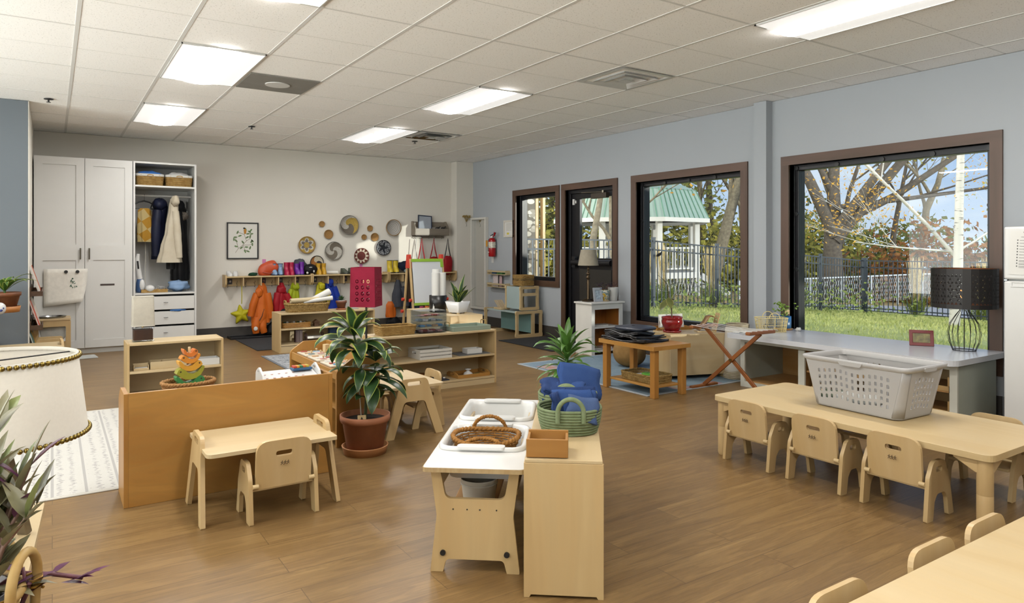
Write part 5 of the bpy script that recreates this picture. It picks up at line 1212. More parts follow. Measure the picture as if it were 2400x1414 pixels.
# ================================================================ coat shelves, shoes, hanging clothes
ZS0,ZS1=.722,.872; YF=YW-.215
def coat_shelf(label,x0,n=5):
    L=1.205; t=T('coat_shelf',label,'shelf',(x0+L/2,YW-.002,ZS0),0,'wooden coat hook shelves under the wall baskets'); w=L/2; d=.213
    side=rpoly([(-d,.04),(-d+.03,.0),(0,0),(0,ZS1-ZS0+.02),(-d,ZS1-ZS0+.02)],[.04,.02,.002,.002,.03],4)
    for s in (-1,1): P('side_panel',MB().plate(side,[],.018,(s*(w-.009),0,0),(0,1,0),(0,0,1)),MAPLEZ,t,.002)
    P('top_board',B(-w+.018,w-.018,-d,0,ZS1-ZS0-.018,ZS1-ZS0),MAPLEX,t,.001); P('back_board',B(-w+.018,w-.018,-.014,0,.005,ZS1-ZS0-.018),HONEY if 0 else MAPLEX,t); P('bottom_rail',B(-w+.018,w-.018,-.02,-.014,.005,.03),BLACK if 0 else MAPLEX,t)
    for k in range(1,n): P('divider',B(-w+L*k/n-.007,-w+L*k/n+.007,-d+.01,-.014,.012,ZS1-ZS0-.018),MAPLEZ,t,.001)
    for k in range(n):
        for o in (.25,.75):
            x=-w+L*(k+o)/n; P('hook',MB().tube([(x,-.014,.05),(x,-.05,.045),(x,-.075,.02),(x,-.075,.0),(x,-.06,-.01),(x,-.05,.0)],.0035,6).tube([(x,-.05,.045),(x,-.085,.06),(x,-.09,.08)],.003,6),STEEL,t)
coat_shelf('wooden coat hook shelf unit closest to the white wardrobe',1.99); coat_shelf('wooden coat hook shelf unit in the middle, behind the red floor lamp',3.20); coat_shelf('wooden coat hook shelf unit at the corner, behind the easel',4.415)
for k,(x,l) in enumerate(((2.09,'first compartment from the wardrobe'),(2.55,'third compartment from the wardrobe'),(2.79,'fourth compartment, above the lime jacket'),(3.03,'last compartment of the first coat shelf'),(3.30,'first compartment of the middle coat shelf'),(3.77,'compartment just before the red floor lamp'),(4.98,'compartment above the navy puffer jacket'))):
    t=T('photo_card','small dark photo card pinned in the %s'%l,'photo',(x,YW-.0185,.755),0,'photo cards in the coat shelves'); P('card',B(-.028,.028,-.002,.0,0,.075),solid('photo_dark','#4e4c52',.5,var=.5,nscale=50),t); P('face',MB().blob((.0,-.0022,.04),.014,.001,.018,12,7),CR[0] if k%2 else CR[1],t)
YS=YW-.125; ZT=ZS1+.0005
# footwear
def boot(label,x,mat,sole,h=.17,rz=0,trim=None,group=None,w=.037):
    t=T('rain_boot',label,'boot',(x,YS,ZT),rz,group); n=20
    rg=[]
    for z,ry0,ry1,rx in ((.012,-.085,.055,w),(.04,-.08,.05,w*.98),(.065,-.055,.048,w*.9),(.09,-.03,.046,w*.88),(.13,-.03,.046,w*.92),(h,-.036,.05,w)):
        c=(ry0+ry1)/2; a=(ry1-ry0)/2; rg.append([Vector((rx*cos(2*PI*i/n),c+a*sin(2*PI*i/n),z)) for i in range(n)])
    m=MB(); m.ring(rg,True,True,False); m.ring([[p*1 for p in rg[-1]],[Vector((p.x*.86,(p.y-.007)*.86+.007,h-.06)) for p in rg[-1]]],True,False,True); P('upper',m,mat,t)
    m=MB(); m.ring([[Vector((w*1.06*cos(2*PI*i/n),-.015+.076*sin(2*PI*i/n),z)) for i in range(n)] for z in (0,.015)],True,True,True); P('sole',m,sole,t)
    if trim: P('cuff',MB().tube([(p.x*1.01,p.y*1.01,h-.003) for p in rg[-1]],.004,6,True),trim,t)
    return t
def shoe(label,x,mat,sole,L=.15,rz=0,group=None,y=0,h=.055):
    t=T('shoe',label,'shoe',(x,YS+y,ZT),rz,group); n=20; m=MB(); rg=[]
    for z,a,b,w in ((.012,-.5,.5,.24),(.03,-.47,.5,.235),(h*.8,-.1,.48,.2),(h,.06,.46,.17)):
        c=(a+b)/2*L; r=(b-a)/2*L; rg.append([Vector((w*L*cos(2*PI*i/n),c+r*sin(2*PI*i/n),z)) for i in range(n)])
    m.ring(rg,True,True,False); m.ring([rg[-1],[Vector((p.x*.8,(p.y-.26*L)*.85+.26*L,h*.55)) for p in rg[-1]]],True,False,True); P('upper',m,mat,t)
    P('sole',MB().ring([[Vector((.255*L*cos(2*PI*i/n),.52*L*sin(2*PI*i/n),z)) for i in range(n)] for z in (0,.014)],True,True,True),sole,t)
    P('laces',MB().tube([(-.12*L,-.02*L,h*.82),(.12*L,-.06*L,h*.78),(-.11*L,-.12*L,h*.7),(.11*L,-.16*L,h*.62)],.002,5),PAPER if mat!=PLASW else OFFW,t)
    return t
shoe('white child shoe at the end of the coat shelf by the wardrobe',2.06,PLASW,PAPER,.15,R(10),'white shoes on the coat shelf',0,.07); shoe('second white child shoe, beside the one by the wardrobe',2.14,PLASW,PAPER,.15,R(-8),'white shoes on the coat shelf',0,.07)
GRNF=fabric('green_felt','#27523a','#1e4330',200,.9,.3,20)
ONE('knit_hat',MB().blob((0,0,.022),.06,.05,.024,18,8,.8,.1,1),GRNF,'flat dark green cap on the coat shelf','hat',(2.37,YS-.02,ZT))
t=T('orange_helmet','orange padded helmet-shaped bag leaning on the coat shelf','bag',(2.60,YS+.03,ZT)); P('shell',MB().blob((0,0,.10),.15,.07,.095,24,12,.85,.06,6,RY(-24)),solid('helmet_orange','#d9562a',.45,var=.1),t); P('strap',MB().tube([(-.1,-.06,.05),(0,-.085,.03),(.09,-.06,.06)],.006,6),CR[3],t)
NB=solid('boot_navy','#2b3a5e',.4); SK=solid('boot_sky','#8fb0d6',.4,var=.3,nscale=30); RB=solid('boot_raspberry','#c4264f',.35); PUR=solid('boot_purple','#7c2fb0',.35,var=.15); YB=solid('boot_yellow','#d9a628',.4)
boot('blue and navy patterned boot beside the orange bag',2.665,SK,NB,.17,R(12),NB,'blue patterned boots'); boot('second blue and navy boot, beside the raspberry pair',2.755,SK,NB,.17,R(-6),NB,'blue patterned boots')
boot('raspberry red boot next to the blue pair',2.845,RB,RB,.185,0,None,'raspberry boots'); boot('raspberry red boot next to the purple pair',2.915,RB,RB,.185,0,None,'raspberry boots')
boot('purple boot next to the raspberry pair',2.995,PUR,NB,.165,R(15),None,'purple boots'); boot('purple boot leaning toward the grey hat',3.065,PUR,NB,.19,R(-15),None,'purple boots')
ONE('fleece_hat',MB().blob((0,0,.07),.09,.06,.075,20,10,.8,.14,5,RY(20)),fabric('grey_fleece','#5f646b','#4d5259',160,.95,.5,20),'crumpled grey fleece hat behind the purple boots','hat',(3.07,YS+.085,ZT+.075))
t=T('black_bag','black rounded gear bag with white patches on the coat shelf','bag',(3.185,YS,ZT)); P('body',MB().blob((0,0,.075),.10,.075,.075,22,12,.85,.09,3),fabric('black_nylon','#1b1b1e','#141416',160,.6,.3,12),t); P('patch',MB().blob((-.055,-.07,.03),.018,.006,.018,8,5),PAPER,t); P('patch',MB().blob((.04,-.075,.05),.012,.006,.018,8,5),PAPER,t); P('patch',MB().blob((-.01,-.08,.11),.025,.006,.006,8,5),PAPER,t)
boot('mustard yellow boot next to the black bag',3.315,YB,YB,.165,R(6),None,'mustard boots'); boot('mustard yellow boot next to the white paper roll',3.395,YB,YB,.165,R(-4),None,'mustard boots')
roll('paper_roll','white paper roll lying on the coat shelf beside the mustard boots',(3.52,YS+.03,ZT+.026),(1,-.35,0),.2,.025,PAPER)
OLV=solid('shoe_olive','#4c5343',.55,var=.2,nscale=30)
shoe('olive green shoe below the grey pinwheel basket',3.72,OLV,BLACKP,.16,R(25),'olive shoes',0,.085); shoe('second olive green shoe below the grey pinwheel basket',3.82,OLV,BLACKP,.16,R(-5),'olive shoes',.0,.09)
CRS=solid('shoe_cream','#ded6c6',.7,var=.1); NVS=solid('shoe_ink','#23283a',.6)
shoe('flat ink blue shoe between the olive and cream pairs',3.935,NVS,BLACKP,.15,R(60),'ink blue shoes',-.03,.04)
shoe('cream sneaker lying behind the ink blue shoe',3.98,CRS,PAPER,.17,R(-50),'cream sneakers',.06,.08); shoe('cream sneaker just before the red lamp shade',4.09,CRS,PAPER,.17,R(-60),'cream sneakers',-.01,.075)
BEE=solid('boot_lemon','#e2c52e',.4)
boot('lemon yellow boot with a black cuff above the red lamp shade',4.46,BEE,BLACKP,.20,0,BLACKP,'lemon boots',.045); boot('second lemon boot with a black cuff, beside the navy hat',4.56,BEE,BLACKP,.20,0,BLACKP,'lemon boots',.045)
ONE('navy_hat',MB().blob((0,0,.075),.15,.085,.08,22,11,.85,.08,2,RY(14)),fabric('navy_knit','#222c44','#1a2236',160,.95,.5,20),'big navy blue hat beside the lemon boots','hat',(4.76,YS,ZT+.02))
ONE('teal_cap',MB().blob((0,0,.03),.05,.05,.032,14,8),CR[4],'pale teal cap under the navy hat','hat',(4.72,YS-.08,ZT))
ONE('hanging_tag',B(-.026,.026,-.002,0,-.03,.03),solid('pink_note','#e08cc0',.6),'pink paper tag on the wall above the orange bag','tag',(2.559,YW-.0005,1.075)); ONE('hanging_tag',B(-.024,.024,-.002,0,-.035,.035),solid('pink_note','#e08cc0',.6),'pink paper tag on the wall below the red triangle basket','tag',(4.029,YW-.0005,.99))
# garments
YC=YW-.115
YEL=fabric('yellow_rain','#d9cf2c','#c4ba1f',200,.5,.15,7); ORG=fabric('orange_rain','#ec7a2a','#d96a1f',200,.5,.15,7); REDC=fabric('red_rain','#bf2430','#a31b27',200,.5,.15,7); LIME=fabric('lime_rain','#bcc92c','#a8b520',200,.5,.15,7); BLU=fabric('blue_rain','#2344b8','#1c389c',200,.5,.15,7); GRYC=fabric('grey_shell','#4d505a','#3f424b',200,.6,.15,7); BKP=fabric('black_pant','#1a1a1d','#121214',200,.7,.2,8)
t=T('star_cushion','yellow star-shaped cushion hung by a strap from the coat shelf','cushion',(2.215,YC,0)); 
st=[]
for k in range(10):
    a=PI/2+PI*k/5+.15; r=.165 if k%2==0 else .075; st.append((r*cos(a),r*sin(a)))
m=MB(); ol=rpoly(st,.02,3); rings=[[Vector((x*f,y_,z_*f+.33)) for x,z_ in ol] for f,y_ in ((.02,-.05),(.5,-.045),(.85,-.025),(1,0),(.85,.025),(.5,.045),(.02,.05))]; m.ring(rings,True,False,False); P('cushion',m,YEL,t); P('strap',MB().tube([(.01,0,.48),(.012,0,.6),(.01,0,.735)],.006,6),YEL,t)
def garment(name,label,x,mat,prof,slv=(),rad=(.05,.05,.04),folds=5,amp=.1,seed=0,hood=None,extra=None,group=None,y=YC,puff=0,cat='jacket'):
    t=T(name,label,cat,(x,y,0),0,group); P('body',drape(MB(),prof,folds,amp,seed,40,puff,4),mat,t)
    for s in slv: P('sleeve',sleeve(MB(),s,rad,12,puff),mat,t)
    if hood: P('hood',MB().blob(hood[:3],*hood[3:6],16,10,.85,.1,seed),mat,t)
    return t
t=garment('rain_suit','orange child rain suit hanging from the coat shelf down to the boot tray',2.50,ORG,[(.77,.03,.03,0,0),(.70,.06,.05,0,0),(.5,.10,.07,.0,0),(.3,.14,.08,.0,0),(.20,.12,.07,-.02,-.01)],[[(-.07,-.02,.62),(-.13,-.03,.45),(-.16,-.03,.30)],[(.07,-.02,.62),(.10,-.03,.42),(.11,-.03,.26)]],(.05,.05,.045),5,.12,11,(-.05,-.04,.63,.05,.045,.07))
P('trouser_leg',sleeve(MB(),[(-.07,-.02,.27),(-.10,-.05,.15),(-.09,-.05,.06)],(.06,.055,.045),12),ORG,t); P('trouser_leg',sleeve(MB(),[(.0,-.02,.25),(.0,-.05,.13),(.02,-.05,.06)],(.06,.05,.045),12),ORG,t); P('zip',MB().tube([(.01,-.082,.4),(-.02,-.09,.3),(-.06,-.10,.24)],.005,5),BLACKP,t); P('reflective_patch',MB().blob((-.11,-.112,.13),.03,.005,.03,10,6),PAPER,t)
t=garment('rain_trousers','black rain trousers with orange cuffs slumped on the boot tray under the orange suit',2.68,BKP,[(.20,.05,.05,0,0),(.14,.10,.07,0,0),(.06,.13,.08,0,0),(.035,.12,.08,0,0)],(),(),5,.1,3,None,None,None,YC+.02,0,'trousers'); P('cuff',MB().blob((.08,-.08,.06),.04,.03,.035,14,8,.9,.1,1),ORG,t)
t=garment('rain_jacket','red child rain jacket with a dark hem on the coat shelf',2.77,REDC,[(.765,.03,.03,0,0),(.68,.06,.05,0,0),(.52,.10,.07,0,0),(.38,.11,.07,0,0),(.30,.11,.07,0,0)],[[(-.05,-.02,.62),(-.07,-.03,.48),(-.07,-.03,.34)],[(.06,-.03,.60),(.11,-.04,.48),(.08,-.05,.40)]],(.05,.05,.04),5,.12,5,(-.0,-.03,.66,.06,.05,.06)); P('dark_hem',MB().blob((.03,-.06,.33),.07,.025,.06,16,8,.6,.05,2),BKP,t)
garment('rain_jacket','lime green child rain jacket between the red and yellow ones',2.965,LIME,[(.76,.035,.03,0,0),(.70,.055,.05,0,0),(.55,.07,.06,0,0),(.42,.08,.06,0,0)],[[(-.05,-.02,.66),(-.09,-.03,.55),(-.08,-.03,.44)]],(.035,.035,.03),5,.1,6,(.01,-.04,.70,.05,.04,.05))
garment('rain_jacket','lemon yellow child rain jacket above the rush basket',3.345,YEL,[(.755,.03,.03,0,0),(.68,.06,.05,0,0),(.52,.09,.06,0,0),(.40,.11,.06,0,0)],[[(.05,-.03,.64),(.10,-.05,.52),(.09,-.05,.42)]],(.045,.045,.035),5,.12,7,(.01,-.03,.69,.05,.045,.055))
garment('rain_jacket','royal blue child jacket hanging behind the white paper rolls',3.505,BLU,[(.795,.03,.03,-.02,0),(.72,.06,.05,-.02,0),(.55,.09,.06,.0,0),(.36,.12,.06,.03,0),(.24,.13,.06,.05,0)],[[(.04,-.03,.68),(.10,-.04,.5),(.12,-.04,.28)]],(.045,.045,.035),5,.08,8,(-.02,-.03,.74,.05,.045,.06))
garment('shell_jacket','dark grey child jacket behind the red lamp shade',4.60,GRYC,[(.76,.03,.03,0,0),(.66,.06,.05,0,0),(.5,.10,.06,0,0),(.33,.11,.07,.01,0)],[[(.06,-.02,.64),(.13,-.03,.5),(.14,-.04,.34)]],(.045,.05,.045),5,.1,9)
garment('rain_trousers','orange and black child trousers below the red lamp shade',4.48,ORG,[(.42,.05,.03,0,0),(.36,.08,.05,0,0),(.22,.085,.05,0,0),(.17,.075,.05,.0,0)],(),(),5,.1,10,None,None,None,YC,0,'trousers')
garment('rain_trousers','black trousers heaped on the boot tray below the orange ones',4.53,BKP,[(.17,.06,.05,0,0),(.10,.11,.08,0,0),(.04,.15,.09,.03,0)],(),(),5,.12,12,None,None,None,YC+.01,0,'trousers')
garment('puffer_jacket','navy hooded puffer jacket hanging behind the easel',4.98,NVY,[(.80,.04,.04,.02,0),(.72,.075,.06,.0,0),(.55,.10,.08,-.02,0),(.35,.13,.09,-.05,0),(.16,.14,.09,-.06,0)],[[(.07,-.03,.66),(.14,-.05,.5),(.16,-.05,.30)]],(.055,.055,.05),5,.05,13,(.03,-.04,.74,.07,.06,.07),None,None,YC-.01,.06)
def bag(label,x,strap,z0,mat,w,h,y=YC):
    t=T('shoulder_bag',label,'bag',(x,y,0),0,'bags hung under the crate shelf'); P('pouch',MB().blob((0,0,z0),w,.045,h,20,12,.7,.06,int(x*10)),mat,t)
    P('strap',MB().tube([(-w*.7,0,z0+h*.8),(-.03,-.01,1.25),(0,-.01,1.425),(.02,-.01,1.25),(w*.7,0,z0+h*.8)],.009,6),strap,t)
RBAG=fabric('red_bag','#b3202a','#931820',180,.6,.2,9)
bag('red cloth bag with a red and pale strap, in the sun patch behind the easel',5.02,REDC,.97,RBAG,.09,.10); bag('red bag with an orange flap hung in the middle of the crate shelf hooks',5.24,REDC,1.03,RBAG,.09,.09); bag('dark red pear-shaped bag with a long black strap, last under the crate shelf',5.50,BLACKP,.98,RBAG,.085,.15)
ONE('white_strap',MB().tube([(0,0,0),(-.015,0,-.2),(-.03,0,-.42)],.007,6),PAPER,'white webbing strap hung beside the red bag under the crate shelf','strap',(4.93,YC,1.43))
# boot trays and mats at the back wall
BT=solid('boot_tray','#1d1e22',.35,var=.05)
t=T('boot_tray','long black boot tray along the wall under the coats','tray',(3.35,YW-.145,.0)); P('tray',B(-1.30,1.30,-.13,.13,0,.008),BT,t); P('edge',boxes((-1.30,1.30,-.135,-.122,0,.03),(-1.30,1.30,.118,.13,0,.03),(-1.30,-1.288,-.122,.118,0,.03),(1.288,1.30,-.122,.118,0,.03)),BT,t,.003)
def mat_speck(name,base,dot,s=70,t0=.68):
    m,nt,b=newmat(name); n=noise(nt,coords(nt),s,2,.6); nt.links.new(ramp(nt,n,[(t0,lin(base)),(t0+.03,lin(dot))]),b.inputs['Base Color']); b.inputs['Roughness'].default_value=.95; bump(nt,b,noise(nt,coords(nt),300,1),.4,.004); return m
ONE('door_mat',B(-.65,.65,-.6,.6,0,.009),mat_speck('mat_charcoal','#2b2b2e','#4a4a4e',120,.6),'dark charcoal mat on the floor before the coats','mat',(2.75,9.46,.0),0,.003)
ONE('door_mat',B(-.42,.42,-.61,.61,0,.01),mat_speck('mat_black','#1f1f21','#b9b6ae',90,.70),'black door mat sprinkled with pale specks before the glass door','mat',(5.50,7.42,.0),0,.003)
# ================================================================ plants
def leaf(m,base,az,el,L,W,droop=1.2,n=9,twist=0,edge=0,tip=.0,fold_=.25,wmax=.45,mi=(0,1)):
    """arching blade: starts at elevation el, bends down by droop radians; edge>0 paints a border strip"""
    p=Vector(base); pts=[]; 
    for k in range(n+1):
        t=k/n; e=el-droop*t*t; d=Vector((cos(az)*cos(e),sin(az)*cos(e),sin(e)))
        up=Vector((-cos(az)*sin(e),-sin(az)*sin(e),cos(e))); sd=d.cross(up)
        a=twist*t; sd,up=sd*cos(a)+up*sin(a),up*cos(a)-sd*sin(a)
        w=W*max(.02,(sin(PI*min(1,(t/wmax)*.5)) if t<wmax else cos(PI*.5*(t-wmax)/(1-wmax))**.8))*.5
        pts.append((p.copy(),sd,up,w)); p=p+d*(L/n)
    rows=[]; e=1-edge if edge else .5
    for c,sd,up,w in pts: rows.append([c+sd*w*s+up*(abs(s)*w*fold_) for s in (-1,-e,0,e,1)])
    for k in range(n):
        for i in range(4):
            m.mi=mi[1] if (i in (0,3) and edge) else mi[0]
            m.add([rows[k][i],rows[k][i+1],rows[k+1][i+1],rows[k+1][i]],[(0,1,2,3)],True)
    m.mi=0
def weld(o,d=.0004):
    import bmesh
    b=bmesh.new(); b.from_mesh(o.data); bmesh.ops.remove_doubles(b,verts=b.verts,dist=d); b.to_mesh(o.data); b.free(); return o
def leafmat(name,c1,c2,rough=.35): return translucent(name,c1,.18,rough,.15,14,c2)
LG=leafmat('leaf_dark','#2f4d2b','#3d6034'); LV=leafmat('leaf_lime','#a8b84a','#c2cc66'); LM=leafmat('leaf_mid','#4f7a33','#63913f'); LB=leafmat('leaf_bright','#7fa33c','#95b64a')
def plant_obj(name,label,loc,cat='plant',group=None): return T(name,label,cat,loc,0,group)
# --- big dracaena in terracotta
t=plant_obj('potted_dracaena','tall green and yellow striped dracaena in a big terracotta pot on the floor',(1.613,4.09,0)); q=random.Random(21)
P('saucer',MB().lathe([(0,.0),(.128,0),(.14,.045),(.142,.05),(.134,.05),(.12,.014),(0,.012)],40),TERRAL,t)
P('pot',MB().lathe([(0,.014),(.108,.014),(.137,.195),(.148,.197),(.153,.212),(.153,.238),(.142,.238),(.136,.205),(0,.20)],44),TERRA,t)
P('soil',MB().lathe([(0,.212),(.139,.205)],30),SOIL,t); P('plant_tag',MB().plate(rrect(0,0,.05,.045,.005),[],.004,(-.06,-.10,.235),(1,-.4,0),(0,.1,1)),MAPLE,t); P('tag_mark',MB().plate([(-.009,-.008),(.009,-.008),(0,.012)],[],.002,(-.0615,-.1035,.237),(1,-.4,0),(0,.1,1)),BLACKP,t)
m=MB(); c1=[(0.0,0,.2),(.01,.0,.36),(-.02,0,.50),(-.05,.01,.64),(-.07,.01,.74)]; m.tube(c1,[.011,.010,.009,.008,.006],8); c2=[(.01,0,.36),(.05,-.02,.45),(.06,-.02,.54)]; m.tube(c2,[.009,.008,.006],8); P('stem',m,solid('stem_green','#4f5a33',.7,var=.2),t)
P('stake',MB().tube([(-.035,-.03,.2),(-.045,-.02,.42)],.0035,6),solid('stake_white','#d6d2c4',.6),t)
m=MB()
def whorl(c,n,el,L,W,dr,e,a0=0):
    for k in range(n): leaf(m,c,a0+2*PI*k/n+q.uniform(-.25,.25),el+q.uniform(-.2,.2),L*q.uniform(.9,1.25),W*q.uniform(1.1,1.45),dr*q.uniform(.8,1.25),9,q.uniform(-.5,.5),e)
whorl((-.07,.01,.74),5,1.15,.17,.052,.9,.30); whorl((-.068,.01,.72),7,.75,.21,.065,1.9,.26,.3); whorl((-.06,.01,.67),7,.35,.23,.07,1.9,.22,.8); whorl((-.045,.01,.63),7,.2,.24,.07,1.8,.16,.1)
whorl((.06,-.02,.56),6,.7,.20,.062,1.9,.18,.4); whorl((.055,-.02,.50),6,.1,.22,.065,1.5,.12,.9); whorl((-.02,0,.52),5,.0,.22,.06,1.4,.1,.5); whorl((.06,-.02,.46),6,-.2,.24,.065,1.2,.1,.2); whorl((.05,-.01,.42),4,-.3,.2,.065,1.0,.1,1.1)
for az,L in ((-.35,.20),(-2.4,.15)): leaf(m,(.01,0,.33),az,.5,L,.07,1.3,9,.2,.12)
weld(P('foliage',m,[LG,LV],t))
# --- dracaena behind the towels
X,Y=L38(-.035,3.55)
t=plant_obj('potted_plant','bushy bright green plant behind the towel baskets, foreground shelf',(X,Y,.499)); P('pot',MB().lathe([(0,0),(.06,0),(.075,.11),(.07,.11),(.058,.09),(0,.09)],28),PLASW,t); P('soil',MB().lathe([(0,.095),(.068,.092)],20),SOIL,t)
m=MB(); q=random.Random(5)
P('stem',MB().tube([(0,0,.09),(0,0,.22)],[.012,.009],8),LM,t)
for k in range(46):
    f=k/45; leaf(m,(0,0,.12+.12*f),k*2.39,-.15+1.5*f**1.5,.16+.03*sin(k),.035,1.3-.6*f,8,q.uniform(-.3,.3),0)
for k in range(5): leaf(m,(0,0,.22),k*1.3,.75,.2,.03,1.9,9,.6,0)
weld(P('foliage',m,[LM,LB],t))
# --- snake plant
t=plant_obj('snake_plant','snake plant in a square tapered white pot on the sun-lit shelf',(3.97,7.17,.5005))
def sq4(a,z,r=.012,rot=R(20)): return [Vector((x*cos(rot)-y*sin(rot),x*sin(rot)+y*cos(rot),z)) for x,y in rrect(0,0,a,a,r,3)]
P('pot',MB().ring([sq4(.15,.012),sq4(.215,.14),sq4(.20,.14),sq4(.17,.11)],True,True,True),PLASW,t)
for k in range(4):
    a=PI/4+PI/2*k+R(20); P('foot',MB().box(-.012,.012,-.012,.012,0,.014,TR(.085*cos(a),.085*sin(a),0)),MAPLE,t)
P('soil',MB().ring([sq4(.18,.118),sq4(.02,.122)],True,False,True),SOIL,t); q=random.Random(4); m=MB()
for k,(az,el,L) in enumerate(((.3,1.35,.36),(2.4,1.3,.27),(-.6,1.1,.25),(1.2,1.2,.22),(3.6,1.15,.2),(-1.2,.95,.22),(.0,.75,.30),(4.4,1.1,.17),(-2.0,1.25,.18),(.5,.9,.24),(5.2,1.0,.2),(-1.6,1.1,.15),(3.0,.8,.2))): leaf(m,(.02*cos(k),.02*sin(k),.115),az,el,L,.075 if k<6 else .055,.25,8,.4,.22,wmax=.55)
weld(P('foliage',m,[LG,LV],t))
# --- succulent on the shelf below the coats
t=plant_obj('potted_succulent','small succulent in a brown clay pot on the shelf below the coats',(3.09,8.65,.4765)); P('saucer',MB().lathe([(0,0),(.06,0),(.066,.02),(.06,.02),(0,.008)],26),TERRA,t); P('pot',MB().lathe([(0,.01),(.045,.01),(.062,.085),(.07,.087),(.07,.115),(.06,.115),(0,.10)],28),solid('clay_brown','#7d4a30',.7,var=.2),t); P('gravel',MB().lathe([(0,.122),(.055,.112)],20),PAPER,t); m=MB()
for k in range(20): leaf(m,(0,0,.115),k*2.39,.3+.055*k,.075,.024,-.2,5,0,0,wmax=.35)
weld(P('foliage',m,[LG,LV],t))
# --- red glazed pot with rubber plant
t=plant_obj('rubber_plant','rubber plant in a glossy red glazed pot and saucer on the plywood cube unit',(5.07,4.83,.4405)); GLR=solid('red_glaze','#8e1f20',.12,var=.15)
P('saucer',MB().lathe([(0,0),(.085,0),(.095,.02),(.088,.02),(0,.01)],36),GLR,t); P('pot',MB().lathe([(0,.012),(.06,.012),(.075,.03),(.1,.085),(.103,.11),(.094,.128),(.1,.138),(.104,.146),(.098,.152),(.09,.146),(.085,.125),(0,.12)],40),GLR,t); P('soil',MB().lathe([(0,.13),(.086,.127)],24),SOIL,t)
P('stem',MB().tube([(0,0,.12),(-.01,0,.25),(-.035,.01,.36),(-.05,.01,.46)],[.007,.006,.005,.004],7),solid('stem_brown','#5d4a32',.8),t); m=MB(); RL=leafmat('rubber_leaf','#59632f','#6f7440',.3); RL2=leafmat('rubber_edge','#8d8448','#a39a58',.35)
for az,z,el,L,dr in ((2.6,.45,.9,.17,.5),(-.3,.45,.35,.17,.5),(3.6,.40,.1,.15,.2),(.5,.33,-.2,.13,.6),(-2.2,.34,-.5,.16,.6),(-1.2,.34,-.7,.15,.5),(3.3,.33,-.6,.17,.5)): leaf(m,(-.04,.01,z),az,el,L,.075,dr,8,.2,.18,wmax=.5,fold_=.12)
weld(P('foliage',m,[RL,RL2],t))
# --- blue pot seedling on the bench
t=plant_obj('potted_seedling','small sprouting plant in a blue cylinder pot on a wooden coaster, window bench',(5.80,4.10,.4905)); P('coaster',MB().lathe([(0,0),(.085,0),(.085,.014),(0,.014)],30),TEAKX,t); P('pot',MB().lathe([(0,.0145),(.068,.0145),(.07,.02),(.07,.128),(.064,.128),(.062,.10),(0,.10)],32),solid('blue_pot','#2f6aa0',.3,var=.15,nscale=30),t); P('soil',MB().lathe([(0,.11),(.063,.108)],20),SOIL,t)
m=MB(); q=random.Random(3)
for k in range(46): m.blob((q.gauss(-.02,.05),q.gauss(0,.04),.14+q.uniform(0,.12)),.014,.014,.006,7,4,1,.1,k,RX(q.uniform(-50,50)))
P('foliage',m,LB,t); m=MB()
for k in range(9): m.tube([(0,0,.1),(q.uniform(-.06,.05),q.uniform(-.04,.04),.22)],.0012,4)
P('stem',m,LM,t); P('plant_tag',MB().plate(rrect(0,0,.045,.04,.004),[],.004,(.0,-.04,.17),(.8,-.5,0),(0,0,1)),MAPLE,t)
# --- plants on the white bookcase
PURL=leafmat('oxalis_leaf','#4d2c4c','#63385c',.5)
def oxalis(name,label,loc,potfn,n,sd,spread=.09,h=.11,z0=.1):
    t=plant_obj(name,label,loc,'plant'); potfn(t); q=random.Random(sd); m=MB(); s=MB()
    for k in range(n):
        a=q.uniform(0,6.28); r=spread*q.uniform(.3,1); p=(r*cos(a),r*sin(a),z0+h*q.uniform(.4,1)); s.tube([(0,0,z0-.01),(p[0]*.5,p[1]*.5,z0+(p[2]-z0)*.7),p],.0014,4)
        for j in range(3): leaf(m,p,a+j*2.09,.1,.03,.03,.4,3,0,0,wmax=.7)
    weld(P('foliage',m,[PURL,PURL],t)); P('stem',s,solid('stem_pink','#7a5a4a',.7),t); return t
def patpot(t):
    m,nt,b=newmat('painted_pot'); col=ramp(nt,noise(nt,coords(nt),16,1,.3,1.2),[(.38,lin('#d9b23a')),(.43,lin('#e6e2d3')),(.5,lin('#7fb0b4')),(.56,lin('#2d6478')),(.62,lin('#e6e2d3'))],'CONSTANT'); nt.links.new(col,b.inputs['Base Color']); b.inputs['Roughness'].default_value=.3
    P('saucer',MB().lathe([(0,0),(.06,0),(.064,.01),(0,.008)],26),MAPLE,t); P('pot',MB().lathe([(0,.0105),(.055,.0105),(.072,.12),(.078,.135),(.072,.135),(.066,.10),(0,.10)],32),m,t)
def whitepot(t): P('pot',MB().lathe([(0,0),(.05,0),(.066,.16),(.068,.165),(.062,.165),(.055,.12),(0,.12)],32),PLASW,t)
oxalis('potted_oxalis','purple shamrock plant in a painted teal and yellow pot on the white bookcase',(5.60,6.45,.6205),patpot,14,3,.12,.12); oxalis('potted_oxalis','purple leaved plant trailing from a plain white pot on the white bookcase',(5.73,6.43,.6205),whitepot,9,8,.10,.08,.14)
